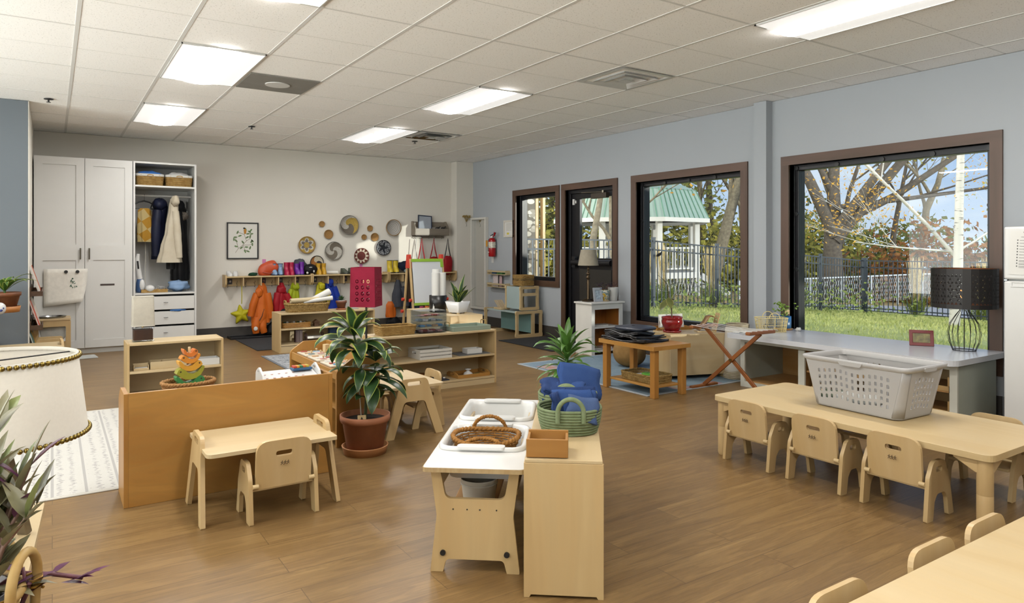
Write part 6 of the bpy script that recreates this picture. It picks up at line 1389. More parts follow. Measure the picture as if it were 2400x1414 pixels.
# --- pot on the left shelf box
t=plant_obj('spider_plant','lime green striped spider plant in a worn clay pot and orange saucer',(-.37,8.0,.668)); q=random.Random(6); P('saucer',MB().lathe([(0,0),(.115,0),(.125,.055),(.118,.055),(.1,.012),(0,.012)],32),solid('orange_clay','#c4803f',.5,var=.1),t); P('pot',MB().lathe([(0,.02),(.085,.02),(.118,.15),(.128,.152),(.13,.185),(.12,.185),(.11,.14),(0,.14)],36),solid('worn_clay','#8a5330',.6,var=.4,nscale=8),t); P('soil',MB().lathe([(0,.155),(.112,.15)],20),SOIL,t)
m=MB()
for k in range(16): leaf(m,(0,0,.19),k*2.39+.4,1.0-.02*k,.30*q.uniform(.8,1.1),.05,1.7,9,q.uniform(-.4,.4),.3,wmax=.4)
P('stem',MB().tube([(0,0,.15),(0,0,.22)],.01,7),LM,t); weld(P('foliage',m,[LM,LV],t))
t=T('ceramic_figurine','white ceramic figurine with blue flowers beside the clay pot','figurine',(-.40,7.72,.668)); P('body',MB().blob((0,0,.055),.055,.05,.055,18,12,.9),PLASW,t)
for k in range(4): P('flower',MB().blob((.035*cos(k*1.6-1),-.045+.01*k,.04+.018*k),.014,.008,.012,8,6),solid('delft_blue','#34438a',.3),t)

# ================================================================ left foreground
t=T('side_table','pale birch side table carrying the white tripod lamp and the rattan plant stand','table',(-.475,1.85,0),R(-3.1))
P('tabletop',MB().plate(rrect(0,0,.84,1.38,.02),[],.022,(0,0,.489)),BIRCHY,t,.003)
for sx in (-1,1):
    for sy in (-1,1): P('leg',B(sx*.38-.022,sx*.38+.022,sy*.64-.022,sy*.64+.022,0,.478),BIRCHZ,t,.003)
P('apron',boxes((-.36,.36,-.65,-.635,.40,.478),(-.36,.36,.635,.65,.40,.478),(-.39,-.375,-.62,.62,.40,.478),(.375,.39,-.62,.62,.40,.478)),BIRCHY,t)
t=T('tripod_lamp','table lamp with a big white drum shade edged in gold beads, on wooden tripod legs','lamp',(-.132,2.175,.5005))
GOLD=solid('gold_bead','#a08a4c',.28,1,.1); z0,z1=.285,.485; r0,r1=.213,.19
ALB[0]=.9; m=MB(); m.lathe([(r0,z0),(r1,z1)],72); m.lathe([(r1-.003,z1),(r0-.003,z0)],72); P('shade',m,translucent('shade_linen','#f2efe8',.4,.9,.03,120),t)
ALB[0]=.62; P('rim_tape',MB().lathe([(r1-.004,z1-.006),(r1-.004,z1+.003),(r1+.001,z1+.003),(r1+.0005,z1-.006)],72),OFFW,t)
for zz,rr,n in ((z1-.004,r1+.003,86),(z0+.003,r0+.002,96)):
    m=MB()
    for k in range(n): a=2*PI*k/n; m.blob((rr*cos(a),rr*sin(a),zz),.0063,.0063,.0063,8,6)
    P('bead_trim',m,GOLD,t)
LEGW=wood('weathered_oak','#8a7a5e','#6f6048','z',2,ring=.3)
for k in range(3):
    a=R(-68)+k*2*PI/3; P('leg',MB().bar((.115*cos(a),.115*sin(a),0),(.02*cos(a),.02*sin(a),.33),.03,.02,(0,0,1)),LEGW,t,.003)
P('hub',MB().cyl((0,0,.30),(0,0,.345),.03,n=20),LEGW,t); P('harp',MB().tube([(0,0,.34),(.05,0,.38),(.055,0,.44),(0,0,.478)],.0025,6).tube([(0,0,.34),(-.05,0,.38),(-.055,0,.44),(0,0,.478)],.0025,6),BLACK,t); P('bulb',MB().blob((0,0,.40),.028,.028,.04,14,10),PLASW,t)
m=MB()
for k in range(3): a=k*2*PI/3+.4; m.tube([(0,0,.476),(r1*cos(a),r1*sin(a),.479)],.002,5)
P('shade_spider',m,BLACK,t)
# tradescantia in a rattan stand
t=plant_obj('potted_tradescantia','purple and green wandering plant in a black pot held by a rattan stand',(-.15,1.57,.5005)); q=random.Random(17)
P('pot',MB().lathe([(0,.02),(.075,.02),(.09,.145),(.086,.145),(.072,.10),(0,.10)],36),BLACKP,t); P('soil',MB().lathe([(0,.125),(.082,.12)],24),SOIL,t)
m=MB(); RATS=RATT
def ringp(r,z,n=40): return [(r*cos(2*PI*i/n),r*sin(2*PI*i/n),z) for i in range(n)]
P('ring',MB().tube(ringp(.098,.012),.008,8,True),RATS,t); P('ring',MB().tube(ringp(.104,.135),.008,8,True),RATS,t)
for k in range(4):
    a=R(-20)+k*PI/2; w=.055; ux=Vector((-sin(a),cos(a),0)); c=Vector((cos(a),sin(a),0))
    pts=[c*.105-ux*w+Vector((0,0,.0)),c*.112-ux*w+Vector((0,0,.12))]+[c*.115+ux*(-w*cos(PI*i/10))+Vector((0,0,.15+.06*sin(PI*i/10))) for i in range(11)]+[c*.112+ux*w+Vector((0,0,.12)),c*.105+ux*w]
    P('loop',MB().tube(pts,.0085,8),RATS,t)
    for s in (-1,1): P('binding',MB().tube([c*.11+ux*(s*w)+Vector((.014*cos(i*1.2),.014*sin(i*1.2),.12+.0022*i)) for i in range(14)],.0028,5),fabric('cane_wrap','#c79a45','#a87c30',80,.5,.2,30),t)
TG=leafmat('trad_green','#8c9a63','#a3b06e',.4); TP=leafmat('trad_purple','#6a3a5c','#8a4a7a',.4); TB=leafmat('trad_bronze','#94906a','#a39c78',.4)
m=MB(); s=MB()
for k in range(15):
    a=q.uniform(-.6,2.6) if k<12 else q.uniform(0,6.28); h=q.uniform(.13,.31); r=q.uniform(.0,.09)+.12*h*q.random(); b=Vector((.05*cos(a),.05*sin(a),.12)); e=Vector(((r+.03)*cos(a),(r+.03)*sin(a),.12+h)); mid=b.lerp(e,.5)+Vector((0,0,.03))
    s.tube([b,mid,e],[.0045,.004,.003],6); n=5+int(h*10)
    for j in range(n):
        f=(j+1)/n; p=b.lerp(mid,f*2) if f<.5 else mid.lerp(e,f*2-1)
        leaf(m,p,a+(j%2)*PI+q.uniform(-.6,.6),q.uniform(.75,1.25),.08*q.uniform(.7,1.15),.036,q.uniform(.1,.7),6,q.uniform(-.4,.4),0,wmax=.4,mi=(k%3 if k%3!=1 or j>n-3 else 2,0))
    leaf(m,e,a,1.25,.09,.028,.2,6,0,0,wmax=.4,mi=(0 if k%2 else 2,0))
weld(P('foliage',m,[TG,TP,TB],t)); P('stem',s,solid('trad_stem','#8a6a5c',.6,var=.2),t)
m=MB(); s=MB()
for pts in ([(.05,.02,.12),(.10,.03,.15),(.15,.03,.135),(.20,.03,.115)],[(.05,0,.11),(.11,-.03,.09),(.155,-.05,.03),(.16,-.06,-.02)],[(.06,.03,.13),(.105,.02,.16),(.11,.0,.12),(.10,-.02,.10),(.115,.0,.14)]):
    s.tube(pts,.0042,6); e=Vector(pts[-1])
    for j in range(4): leaf(m,e-Vector((.012*j,0,0)),q.uniform(-.6,.4),q.uniform(-.2,.4),.05,.018,.3,5,.2,0,mi=(1,1))
    for p in pts[1:-1]: leaf(m,p,q.uniform(0,6),.3,.04,.02,.5,5,.2,0,mi=(1,1))
weld(P('trailing_foliage',m,[TG,TP,TB],t)); P('runner',s,solid('trad_runner','#7a4450',.6,var=.3,nscale=40),t)
P('trimming_leaf',(lambda m:[leaf(m,(.05*cos(k),.05*sin(k),.13),k*1.7,.15,.11,.04,.7,6,.2,0) for k in range(9)] and m)(MB()),[TB,TP],t)
# shelf box, book ledges, play sink at the left wall
t=shelf('birch shelf unit end-on before the slate wall, spider plant on it',-.55,.55,0,.40,.667,(.08,.36),BIRCH,BIRCHZ,BIRCHY,loc=(-.626,7.74,0),rz=PI/2)
P('screw_cap',MB().cyl((-.5505,.07,.60),(-.552,.07,.60),.009,n=12),STEEL,t); P('screw_cap',MB().cyl((-.5505,.07,.30),(-.552,.07,.30),.009,n=12),STEEL,t)
DKO=wood('ledge_wood','#6e4f36','#553a26','y',2,ring=.3)
BK=[solid('book_%d'%k,c,.45,var=.3,nscale=30) for k,c in enumerate(('#e8ddd6','#7fb2c4','#d9532c','#c79a2c','#ece4d2','#5d8f86'))]
for k,(z,nm) in enumerate(((.775,'top'),(.43,'middle'),(.10,'bottom'))):
    t=T('book_ledge','%s dark wooden ledge of picture books on the white return wall'%nm,'shelf',(-.191,9.0,z),0,'book ledges on the return wall'); P('base',B(0,.11,-.45,.45,0,.014),DKO,t,.002); P('lip',B(.098,.11,-.45,.45,.014,.05),DKO,t,.002); P('back',B(0,.012,-.45,.45,.014,.09),DKO,t,.002)
    for s in (-1,1): P('end',B(.012,.098,min(s*.44,s*.45),max(s*.44,s*.45),.014,.05),DKO,t,.001)
    for j in range(3):
        o=T('picture_book','%s picture book on the %s book ledge'%([['white and red','cream','pale blue'],['blue and orange','teal','cream'],['yellow','gold','green and white']][k][j],nm),'book',(-.191+.088,8.70+.29*j,z+.016),0); o.rotation_euler=(0,-R(17),0)
        P('cover',B(-.012,.002,-.12,.12,0,.30),BK[(k*2+j*4+[0,0,1][k])%6],o,.002); P('pages',B(-.009,-.001,-.1205,.115,.004,.296),PAPER,o)
t=T('play_sink','birch play sink frame with a steel bowl, in front of the white wardrobe','toy',(-.0,9.2,0)); o_,h_=hframe(.32,.50,.04); 
for y in (-.16,.16): P('frame',MB().plate(rrect(0,.24,.34,.48,.02),[rrect(0,.31,.25,.2,.008)],.024,(0,y,0),(1,0,0),(0,0,1)),BIRCHZ,t,.003)
P('top_board',MB().plate(rrect(0,0,.34,.36,.01),[circ(0,0,.125)],.018,(0,0,.489)),BIRCH,t); P('bowl',MB().lathe([(.135,.035),(.128,.03),(.10,-.05),(.0,-.07)],36,(0,0,.48)),STEEL,t); P('shelf_board',B(-.15,.15,-.148,.148,.14,.155),BIRCH,t)
P('cloth',drape(MB(),[(.42,.12,.01,.0,-.1),(.30,.11,.014,.01,-.1),(.22,.07,.012,-.03,-.1)],4,.1,3),CLW,t)
t=T('step_stool','small birch stool with a handle slot beside the play sink','stool',(-.02,8.62,0)); P('handle_panel',MB().plate(rpoly([(-.17,0),(.17,0),(.11,.34),(-.11,.34)],.03),[rrect(0,.31,.1,.022,.01)],.02,(0,-.1,0),(1,0,0),(0,0,1)),BIRCHZ,t,.002); P('handle_panel',MB().plate(rpoly([(-.17,0),(.17,0),(.11,.34),(-.11,.34)],.03),[rrect(0,.31,.1,.022,.01)],.02,(0,.1,0),(1,0,0),(0,0,1)),BIRCHZ,t,.002); P('seat',B(-.1,.1,-.09,.09,.22,.24),BIRCH,t)

# ================================================================ rugs
def rugmat(name,stops,scale,kind='motif'):
    m,nt,b=newmat(name); v=coords(nt,(1,1,1))
    if kind=='motif':
        w=nd(nt,'ShaderNodeTexWave'); w.wave_type='BANDS'; w.bands_direction='X'; w.inputs['Scale'].default_value=2.1; nt.links.new(v,w.inputs['Vector'])
        vo=nd(nt,'ShaderNodeTexVoronoi'); vo.distance='MANHATTAN'; vo.inputs['Scale'].default_value=17; vo.inputs['Randomness'].default_value=.25
        mp=nd(nt,'ShaderNodeMapping'); mp.inputs['Scale'].default_value=(1,2.1,1); nt.links.new(v,mp.inputs[0]); nt.links.new(mp.outputs[0],vo.inputs['Vector'])
        n=noise(nt,coords(nt,(40,140,1)),1,3,.7); k=math_(nt,'MULTIPLY',math_(nt,'LESS_THAN',vo.outputs['Distance'],.33),math_(nt,'GREATER_THAN',n,.48))
        k=math_(nt,'MULTIPLY',k,math_(nt,'GREATER_THAN',w.outputs['Fac'],.12)); line=math_(nt,'MULTIPLY',math_(nt,'LESS_THAN',w.outputs['Fac'],.02),.45); k=math_(nt,'MAXIMUM',math_(nt,'MULTIPLY',k,.8),line)
        col=mixc(nt,k,lin(stops[0]),lin(stops[1]))
    elif kind=='floral':
        n=noise(nt,v,13,3,.6,1.5); col=ramp(nt,n,[(.42,lin(stops[0])),(.5,lin(stops[1])),(.56,lin(stops[0])),(.64,lin(stops[2]))])
    else:
        mp=nd(nt,'ShaderNodeMapping'); mp.inputs['Scale'].default_value=(2.2,1.55,1); nt.links.new(v,mp.inputs[0])
        vo=nd(nt,'ShaderNodeTexVoronoi'); vo.distance='CHEBYCHEV'; vo.inputs['Scale'].default_value=1.15; vo.inputs['Randomness'].default_value=.55; nt.links.new(mp.outputs[0],vo.inputs['Vector'])
        base=ramp(nt,noise(nt,v,7,4,.7),[(.3,lin(stops[0])),(.7,lin(stops[1]))])
        band=ramp(nt,vo.outputs['Distance'],[(0,lin(stops[3])),(.09,lin(stops[2])),(.13,lin(stops[4])),(.17,lin(stops[2])),(.21,lin(stops[3])),(.235,lin(stops[0]))],'CONSTANT')
        k=math_(nt,'MULTIPLY',math_(nt,'LESS_THAN',vo.outputs['Distance'],.235),.75); sp=nd(nt,'ShaderNodeSeparateColor'); nt.links.new(vo.outputs['Color'],sp.inputs[0]); k=math_(nt,'MULTIPLY',k,math_(nt,'GREATER_THAN',sp.outputs[0],.35))
        col=mixc(nt,k,base,band)
    nt.links.new(mixc(nt,math_(nt,'MULTIPLY',noise(nt,v,260,2),.25),col,(.25,.25,.25,1)),b.inputs['Base Color']); b.inputs['Roughness'].default_value=.98; bump(nt,b,noise(nt,v,300,1),.3,.004); return m
def rug(label,x0,x1,y0,y1,mat,edge,h=.006):
    t=T('area_rug',label,'rug',((x0+x1)/2,(y0+y1)/2,.0)); a,b=(x1-x0)/2,(y1-y0)/2; P('pile',B(-a+.03,a-.03,-b+.03,b-.03,0,h),mat,t); P('border',boxes((-a,a,-b,-b+.03,0,h),(-a,a,b-.03,b,0,h),(-a,-a+.03,-b+.03,b-.03,0,h),(a-.03,a,-b+.03,b-.03,0,h)),edge,t,.002)
rug('cream rug with grey motifs behind the honey wood divider',-1.25,.95,4.17,6.285,rugmat('rug_cream',('#dedbd4','#77757a'),1),solid('rug_edge_cream','#d2cec5',.95))
rug('blue rug with pink and orange squares below the window',4.22,5.86,4.30,6.29,rugmat('rug_blue',('#6f8fa6','#8ea6b4','#c98aa0','#d98f5e','#e0cfa8'),1,'tiles'),solid('rug_edge_blue','#b6bdc2',.95))
rug('grey floral rug before the shelf below the coats',2.03,3.7,6.35,8.39,rugmat('rug_grey',('#8d929a','#c3c6c8','#5f6670'),1,'floral'),solid('rug_edge_grey','#74787e',.95))
ONE('bath_mat',B(-.2,.16,-.13,.13,0,.012),fabric('mat_white','#e4e6e2','#d6d9d6',160,.95,.6,20),'small white mat on the floor before the white wardrobe','mat',(.27,9.42,0),.1,.004)
# ================================================================ window wall goods
# bookcase top and shelves
t=T('buffet_lamp','bronze candlestick lamp with a beige tapered shade on the white bookcase','lamp',(5.395,6.50,.6205)); BRZ=solid('bronze','#5c4c38',.3,.8,.1)
P('base',boxes((-.055,.055,-.055,.055,0,.02),(-.04,.04,-.04,.04,.02,.034)),BRZ,t,.004); P('column',MB().lathe([(.022,.034),(.018,.06),(.02,.24),(.013,.26),(.018,.275),(.03,.288),(.03,.294),(.014,.305),(.02,.325),(.03,.34),(.012,.352),(.012,.38),(.018,.39),(.01,.41),(.006,.45)],20),BRZ,t)
m=MB().lathe([(.125,.435),(.09,.625)],48); m.lathe([(.088,.625),(.123,.435)],48); P('shade',m,translucent('shade_beige','#cfc5b0',.35),t); P('shade_spider',MB().tube([(-.089,0,.615),(0,0,.60),(.089,0,.615)],.002,5),BLACK,t)
t=T('framed_photo','pale grey photo frame leaning beside the bronze lamp on the white bookcase','picture',(5.475,6.405,.6205)); t.rotation_euler=(R(-10),0,R(-6)); P('frame',MB().plate([(-.065,0),(.065,0),(.065,.17),(-.065,.17)],[[(-.036,.03),(.036,.03),(.036,.14),(-.036,.14)]],.014,(0,0,0),(1,0,0),(0,0,1)),solid('pewter_frame','#b9bac0',.35,.3,.03),t,.002); P('photo',B(-.036,.036,-.001,.003,.03,.14),solid('photo_snow','#a9b8c6',.4,var=.5,nscale=40),t)
for k,(x,y,z,w,d,h,c,l) in enumerate(((5.50,6.43,.3305,.2,.12,.012,'#e2ddd2','large flat pale book on the middle board of the white bookcase'),(5.45,6.45,.0505,.16,.12,.018,'#d9cbb8','book lying on the bottom board of the white bookcase, closer to the lamp side'),(5.60,6.44,.0505,.14,.12,.022,'#e6dfd3','book stack lying on the bottom board of the white bookcase'),(5.56,6.42,.0735,.15,.10,.010,'#c9a69a','pinkish book resting on the others at the bottom of the white bookcase'))):
    t=T('book',l,'book',(x,y,z),R(4*k-5)); P('pages',B(-w/2+.003,w/2,-d/2+.003,d/2-.003,.002,h-.002),PAPER,t); P('cover',boxes((-w/2,w/2,-d/2,d/2,0,.002),(-w/2,w/2,-d/2,d/2,h-.002,h),(-w/2,-w/2+.002,-d/2,d/2,.002,h-.002)),solid('bookcover_%d'%k,c,.5),t)
m=MB().tube([(0,0,.0),(.01,.0,-.1),(-.01,0,-.2),(.02,0,-.26)],.003,6); ONE('lamp_cord',m,BLACKP,'thin lamp cord hanging inside the white bookcase','cord',(5.50,6.585,.595))
# stool table
VIN=solid('black_vinyl','#17171a',.28,var=.05,bumpv=.3,bscale=18)
def cover(label,z,L,W,k,sd,rz,dx=0,dy=0,th=.012): tag(mesh_obj('folded_cover',fold(MB(),L,W,k,th,sd,RZ(90),.012),VIN,None,0,(4.36+dx,4.60+dy,z),rz),label,'cover','black covers on the stool table')
cover('lowest black folded vinyl cover on the honey oak stool table',.4405,.50,.36,2,1,R(4)); cover('middle black folded vinyl cover on the honey oak stool table',.468,.44,.34,2,2,R(-6),.01,.01); cover('crumpled upper black vinyl cover on the honey oak stool table',.495,.36,.28,2,3,R(8),-.02,.05)
t=T('folded_bag','dark blue grey folded bag on top of the black covers','bag',(4.42,4.66,.523),R(8)); P('body',MB().blob((0,0,.018),.15,.17,.02,26,8,.55,.02,2),solid('slate_vinyl','#383d4c',.35,var=.05),t); P('hole',MB().cyl((-.03,.0,.037),(-.03,0,.0395),.014,n=16),GAP,t)
rect_basket('seagrass_tray','woven seagrass tray on the lower board of the oak stool table',(4.40,4.50,.0955),R(90),.20,.125,.06,SEAG,6,8,1.03,.0055,rim=.006)
ONE('paper_stack',B(-.09,.13,-.085,.085,0,.03),PAPER,'white paper stack in the seagrass tray','paper',(4.40,4.49,.104),R(86),.003)
ONE('green_disc',MB().lathe([(0,.014),(.05,.014),(.056,.01),(.056,0),(0,0)],28),solid('neon_green','#6fc23a',.35),'bright green round lid on the paper in the seagrass tray','lid',(4.44,4.52,.1345))
ONE('floor_pouf',MB().blob((0,0,.15),.165,.165,.15,28,14,.85,.01),fabric('pouf_tan','#b08a55','#94703f',120,.9,.5,12),'round tan woven pouf behind the oak stool table','pouf',(5.13,5.50,.006))
# plywood cube unit top
t=T('honey_tray','shallow honey wood tray behind the red plant pot','tray',(5.25,5.02,.4405),-R(18)); P('base',B(-.19,.19,-.08,.08,0,.006),HONEY,t); P('wall',boxes((-.19,.19,-.086,-.08,0,.028),(-.19,.19,.08,.086,0,.028),(-.196,-.19,-.086,.086,0,.028),(.19,.196,-.086,.086,0,.028)),HONEY,t,.001)
t=T('open_book','open white board book standing behind the red plant pot','book',(5.22,5.02,.448),-R(12)); P('page',MB().plate([(-.16,0),(0,0),(0,.145),(-.15,.15)],[],.006,(0,0,0),(1,.35,0),(0,.12,1)),PAPER,t,.001); P('page',MB().plate([(0,0),(.16,0),(.15,.15),(0,.145)],[],.006,(0,0,0),(1,-.35,0),(0,.12,1)),PAPER,t,.001)
t=T('plywood_holder','bent plywood holder with slots on the plywood cube unit, above the drying rack','holder',(5.40,4.66,.4405),-R(30))
m=MB(); cv=[(-.11,.02),(-.04,.10),(-.01,.15),(.02,.158),(.045,.145)]
m.grid(lambda u,v:Vector((0,(v-.5)*.11,0))+Vector(((lambda i,f:cv[i][0]*(1-f)+cv[i+1][0]*f)(min(3,int(u*4)),u*4-min(3,int(u*4))),0,(lambda i,f:cv[i][1]*(1-f)+cv[i+1][1]*f)(min(3,int(u*4)),u*4-min(3,int(u*4))))),16,1,.008)
P('strap',m,wood('bent_ply','#b58a55','#9a6f3e','y',2,ring=.4),t); P('slotted_panel',MB().plate(rpoly([(-.06,0),(.06,0),(.06,.19),(-.06,.19)],.02,3),[rrect(0,.05+.035*k,.07,.008,.003,2) for k in range(4)],.008,(.05,0,.0),(0,1,0),(.25,0,1)),BIRCHZ,t,.001); P('base',B(-.13,.06,-.055,.055,0,.012),BIRCH,t,.001)
ONE('white_card',B(-.07,.07,-.05,.05,0,.004),PAPER,'white card lying at the end of the plywood cube unit','card',(5.41,4.62,.4408),-.6) if 0 else None
# tall rope basket
m=MB(); prof=[(.105,0),(.115,.03),(.10,.12),(.112,.22),(.125,.30),(.11,.40),(.10,.47),(.105,.53)]
for k in range(38):
    z=.012+.0138*k; i=max(j for j in range(len(prof)-1) if prof[j][1]<=z); f=(z-prof[i][1])/(prof[i+1][1]-prof[i][1]); r=prof[i][0]*(1-f)+prof[i+1][0]*f; dx=.06*z+.02*sin(6*z)
    m.tube([(dx+r*cos(2*PI*a/36),r*sin(2*PI*a/36),z) for a in range(36)],.0082,5,True)
t=T('tall_basket','tall slouching cream rope basket between the cube unit and window bench','basket',(5.53,4.44,.0)); P('body',m,fabric('cream_rope','#d9ccb4','#c7b899',140,.9,.4,20),t); P('lining',MB().lathe([(.0,.006),(.1,.006),(.1,.1),(.11,.3),(.095,.5)],30),OFFW,t)
# window bench top
YW_=solid('yellow_wire','#e3cf8e',.45,var=.03)
t=T('wire_basket','cream yellow wire basket with two loop handles on the window bench','basket',(5.545,4.05,.4905),R(-33)); a,b,h=.135,.085,.125
def wire(m,pts,r=.0022,c=False): m.tube(pts,r,5,c)
m=MB()
for k in range(5): f=k/4; wire(m,[(x,y,.004+h*f) for x,y in oval(a*(.88+.12*f),b*(.85+.15*f),6,40)],.0022,True)
P('ring',m,YW_,t); m=MB()
for (x,y),(x2,y2) in zip(oval(a*.88,b*.85,6,36),oval(a,b,6,36)): wire(m,[(x,y,.004),(x2,y2,.004+h)])
for k in range(9): wire(m,[(-a*.85+a*1.7*k/8,-b*.84,.004),(-a*.85+a*1.7*k/8,b*.84,.004)])
P('upright',m,YW_,t); P('rim',MB().tube([(x,y,h+.005) for x,y in oval(a*1.01,b*1.01,6,44)],.004,6,True),YW_,t)
for s in (-1,1): P('handle',MB().tube([(x+s*.0,s*b*.98,z) for x,_,z in arch(-.05,.05,.055,14,h)],.0036,6),YW_,t)
ONE('crumpled_net',MB().tube([(random.Random(k).uniform(-.05,.05),random.Random(k+50).uniform(-.03,.03),.006+.05*random.Random(k+9).random()) for k in range(30)],.003,5),PAPER,'crumpled white netting inside the yellow wire basket','netting',(5.56,4.05,.496),0); ONE('dark_ring',MB().tube([(.03*cos(a*.5),.012*sin(a*.5),.03*sin(a*.5)) for a in range(13)],.003,5),BLACKP,'dark ring inside the yellow wire basket','ring',(5.50,4.07,.53),0)
ONE('lace_cloth',MB().grid(lambda u,v:Vector((-.09+.2*u,.05-.06*v,.004+.003*sin(9*u)-(.0 if v<.6 else .16*(v-.6)/.4*0))),10,6,.003),PAPER,'white lace cloth at the end of the window bench beside the wire basket','cloth',(5.28,4.15,.4905))
ONE('white_bloom',MB().blob((0,0,.016),.022,.022,.016,12,8,.8,.2,3),PAPER,'small white crumpled bloom beside the blue pot on the window bench','flower',(5.80,3.94,.4905))
t=T('framed_photo','red picture frame with a brown stand leaning on the window bench','picture',(5.72,2.80,.4915)); t.rotation_euler=(R(-14),0,R(-56)); P('frame',MB().plate([(-.085,0),(.085,0),(.085,.125),(-.085,.125)],[[(-.06,.025),(.06,.025),(.06,.10),(-.06,.10)]],.014,(0,0,0),(1,0,0),(0,0,1)),solid('red_frame','#7e1f22',.35,var=.08),t,.003); P('photo',B(-.06,.06,-.001,.003,.025,.10),solid('photo_forest','#7d7440',.3,var=.6,nscale=30),t); P('stand',MB().plate([(0,.0),(.07,-.012),(.03,.08)],[],.004,(.02,.007,.003),(.1,1,0),(0,0,1)),solid('stand_brown','#7a5a38',.7),t)
# black pierced lamp on a wire base
t=T('wire_lamp','black pierced drum shade lamp on an open wire base on the window bench','lamp',(5.735,2.50,.4905)); BK_=solid('lamp_black','#1c1817',.5,var=.03); COP=solid('copper_lining','#a65f2e',.4,.6,.05)
m=MB(); wp=[(.075,0),(.098,.06),(.108,.13),(.095,.20),(.055,.265),(.03,.30),(.026,.33)]
for k in range(16):
    a=2*PI*k/16; m.tube([(r*cos(a),r*sin(a),z+.003) for r,z in wp],.0019,5)
P('wire_body',m,BK_,t); P('ring',MB().tube(ringp(.075,.004),.0032,6,True),BK_,t); P('neck',MB().cyl((0,0,.325),(0,0,.36),.03,n=18),BK_,t)
m=MB(); rs=.215; za,zb=.325,.62; N=26; seg=[]
def scale_hole(cx,cz,w,h): return [[(cx-w,cz-.001),(cx,cz+h),(cx+w,cz-.001),(cx+w*.6,cz-.001),(cx,cz+h*.62),(cx-w*.6,cz-.001)],[(cx-w*.42,cz-.001),(cx,cz+h*.42),(cx+w*.42,cz-.001),(cx,cz+h*.1)]]
for k in range(N):
    a=2*PI*k/N; wd=2*rs*math.tan(PI/N)+.0006; holes=[]
    if k!=int(N*.58):
        for j in range(9):
            for c in ((0,) if j%2 else (-wd*.255,wd*.255)):
                holes+=scale_hole(c+(wd*0),-.115+.0255*j,wd*.19,.019)
    m.plate([(-wd/2,za-.4725),(wd/2,za-.4725),(wd/2,zb-.4725),(-wd/2,zb-.4725)],holes,.0015,(rs*cos(a),rs*sin(a),.4725),(-sin(a),cos(a),0),(0,0,1))
P('shade',m,BK_,t); P('lining_ring',MB().lathe([(rs-.004,zb-.035),(rs-.004,zb-.002)],52),COP,t); P('lining_ring',MB().lathe([(rs-.004,za+.002),(rs-.004,za+.02)],52),COP,t)
P('bulb',MB().blob((0,0,.43),.03,.03,.042,14,10),emit('amber_bulb','#ffb066',2.0),t); P('bulb_holder',MB().cyl((0,0,.36),(0,0,.40),.016,n=14),BK_,t)
m=MB()
for k in range(3): a=k*2*PI/3; m.tube([(0,0,.375),(rs*cos(a),rs*sin(a),.36)],.002,5)
P('shade_spider',m,BK_,t)
# right wall
t=T('wall_mirror','tall narrow white framed mirror on the blue-grey wall by the corner','mirror',(XW-.001,9.945,1.015)); w,h=.245,.758
P('frame',boxes((-.06,0,-w,w,h-.035,h),(-.06,0,-w,w,-h,-h+.035),(-.06,0,-w,-w+.04,-h+.035,h-.035),(-.06,0,w-.04,w,-h+.035,h-.035)),WHITEP,t,.003)
mm,nt,b=newmat('mirror_glass'); b.inputs['Metallic'].default_value=1; b.inputs['Roughness'].default_value=.02; b.inputs['Base Color'].default_value=(.86,.87,.86,1); P('glass',B(-.012,-.006,-w+.04,w-.04,-h+.035,h-.035),mm,t)
t=T('fire_extinguisher','red fire extinguisher with an orange tag hung on the blue-grey wall','extinguisher',(5.873,9.47,1.13)); RD=solid('extinguisher_red','#b3161c',.25,var=.03)
P('cylinder',MB().lathe([(0,0),(.052,0),(.058,.01),(.058,.25),(.045,.285),(.02,.30),(0,.30)],30),RD,t); P('label',MB().lathe([(.0588,.14),(.0588,.235)],30),solid('ext_label','#e3dfcf',.5,var=.5,nscale=45),t); P('valve',MB().cyl((0,0,.29),(0,0,.335),.018,n=14),STEEL,t); P('lever',MB().bar((-.0,.04,.335),(.0,-.075,.37),.022,.008),STEEL,t); P('grip',MB().bar((-.0,.03,.325),(.0,-.085,.335),.02,.008),STEEL,t); P('hose_horn',MB().tube([(-.0,-.02,.32),(-.01,-.085,.34),(-.01,-.10,.385)],[.008,.010,.022],10),RD,t); P('hose',MB().tube([(0,.02,.31),(-.03,.055,.27),(-.03,.066,.15),(-.02,.064,.03)],.008,8),BLACKP,t); P('gauge',MB().cyl((-.018,0,.31),(-.03,0,.31),.014,n=14),PAPER,t); P('inspection_tag',B(-.062,-.06,.04,.09,.16,.26),solid('tag_orange','#dd9a2a',.6),t); P('bracket',B(.058,.073,-.02,.02,.05,.27),STEEL,t); P('arrow',MB().plate([(-.02,-.015),(.02,0),(-.02,.015)],[],.002,(-.0595,.01,.07),(0,-1,0),(0,0,1)),PAPER,t)
t=T('wall_notice','cream framed notice with a yellow corner on the blue-grey wall','picture',(XW-.001,9.075,1.568)); w,h=.15,.133
P('frame',boxes((-.018,0,-w,w,h-.03,h),(-.018,0,-w,w,-h,-h+.03),(-.018,0,-w,-w+.03,-h+.03,h-.03),(-.018,0,w-.03,w,-h+.03,h-.03)),OFFW,t,.002); P('sheet',B(-.009,-.004,-w+.03,w-.03,-h+.03,h-.03),PAPER,t); P('note',B(-.0105,-.009,.0,.06,-.09,-.06),solid('note_yellow','#e3d44a',.6),t)
for k in range(6): pass
m=MB()
for k in range(6): m.box(-.0098,-.0092,-.07,.08,.075-.02*k,.078-.02*k)
P('printing',m,INK,t)
ONE('switch_plate',B(-.006,0,-.036,.036,-.057,.057),PLASW,'white switch plate under the fire extinguisher','switch',(XW-.001,9.565,1.085),0,.002)
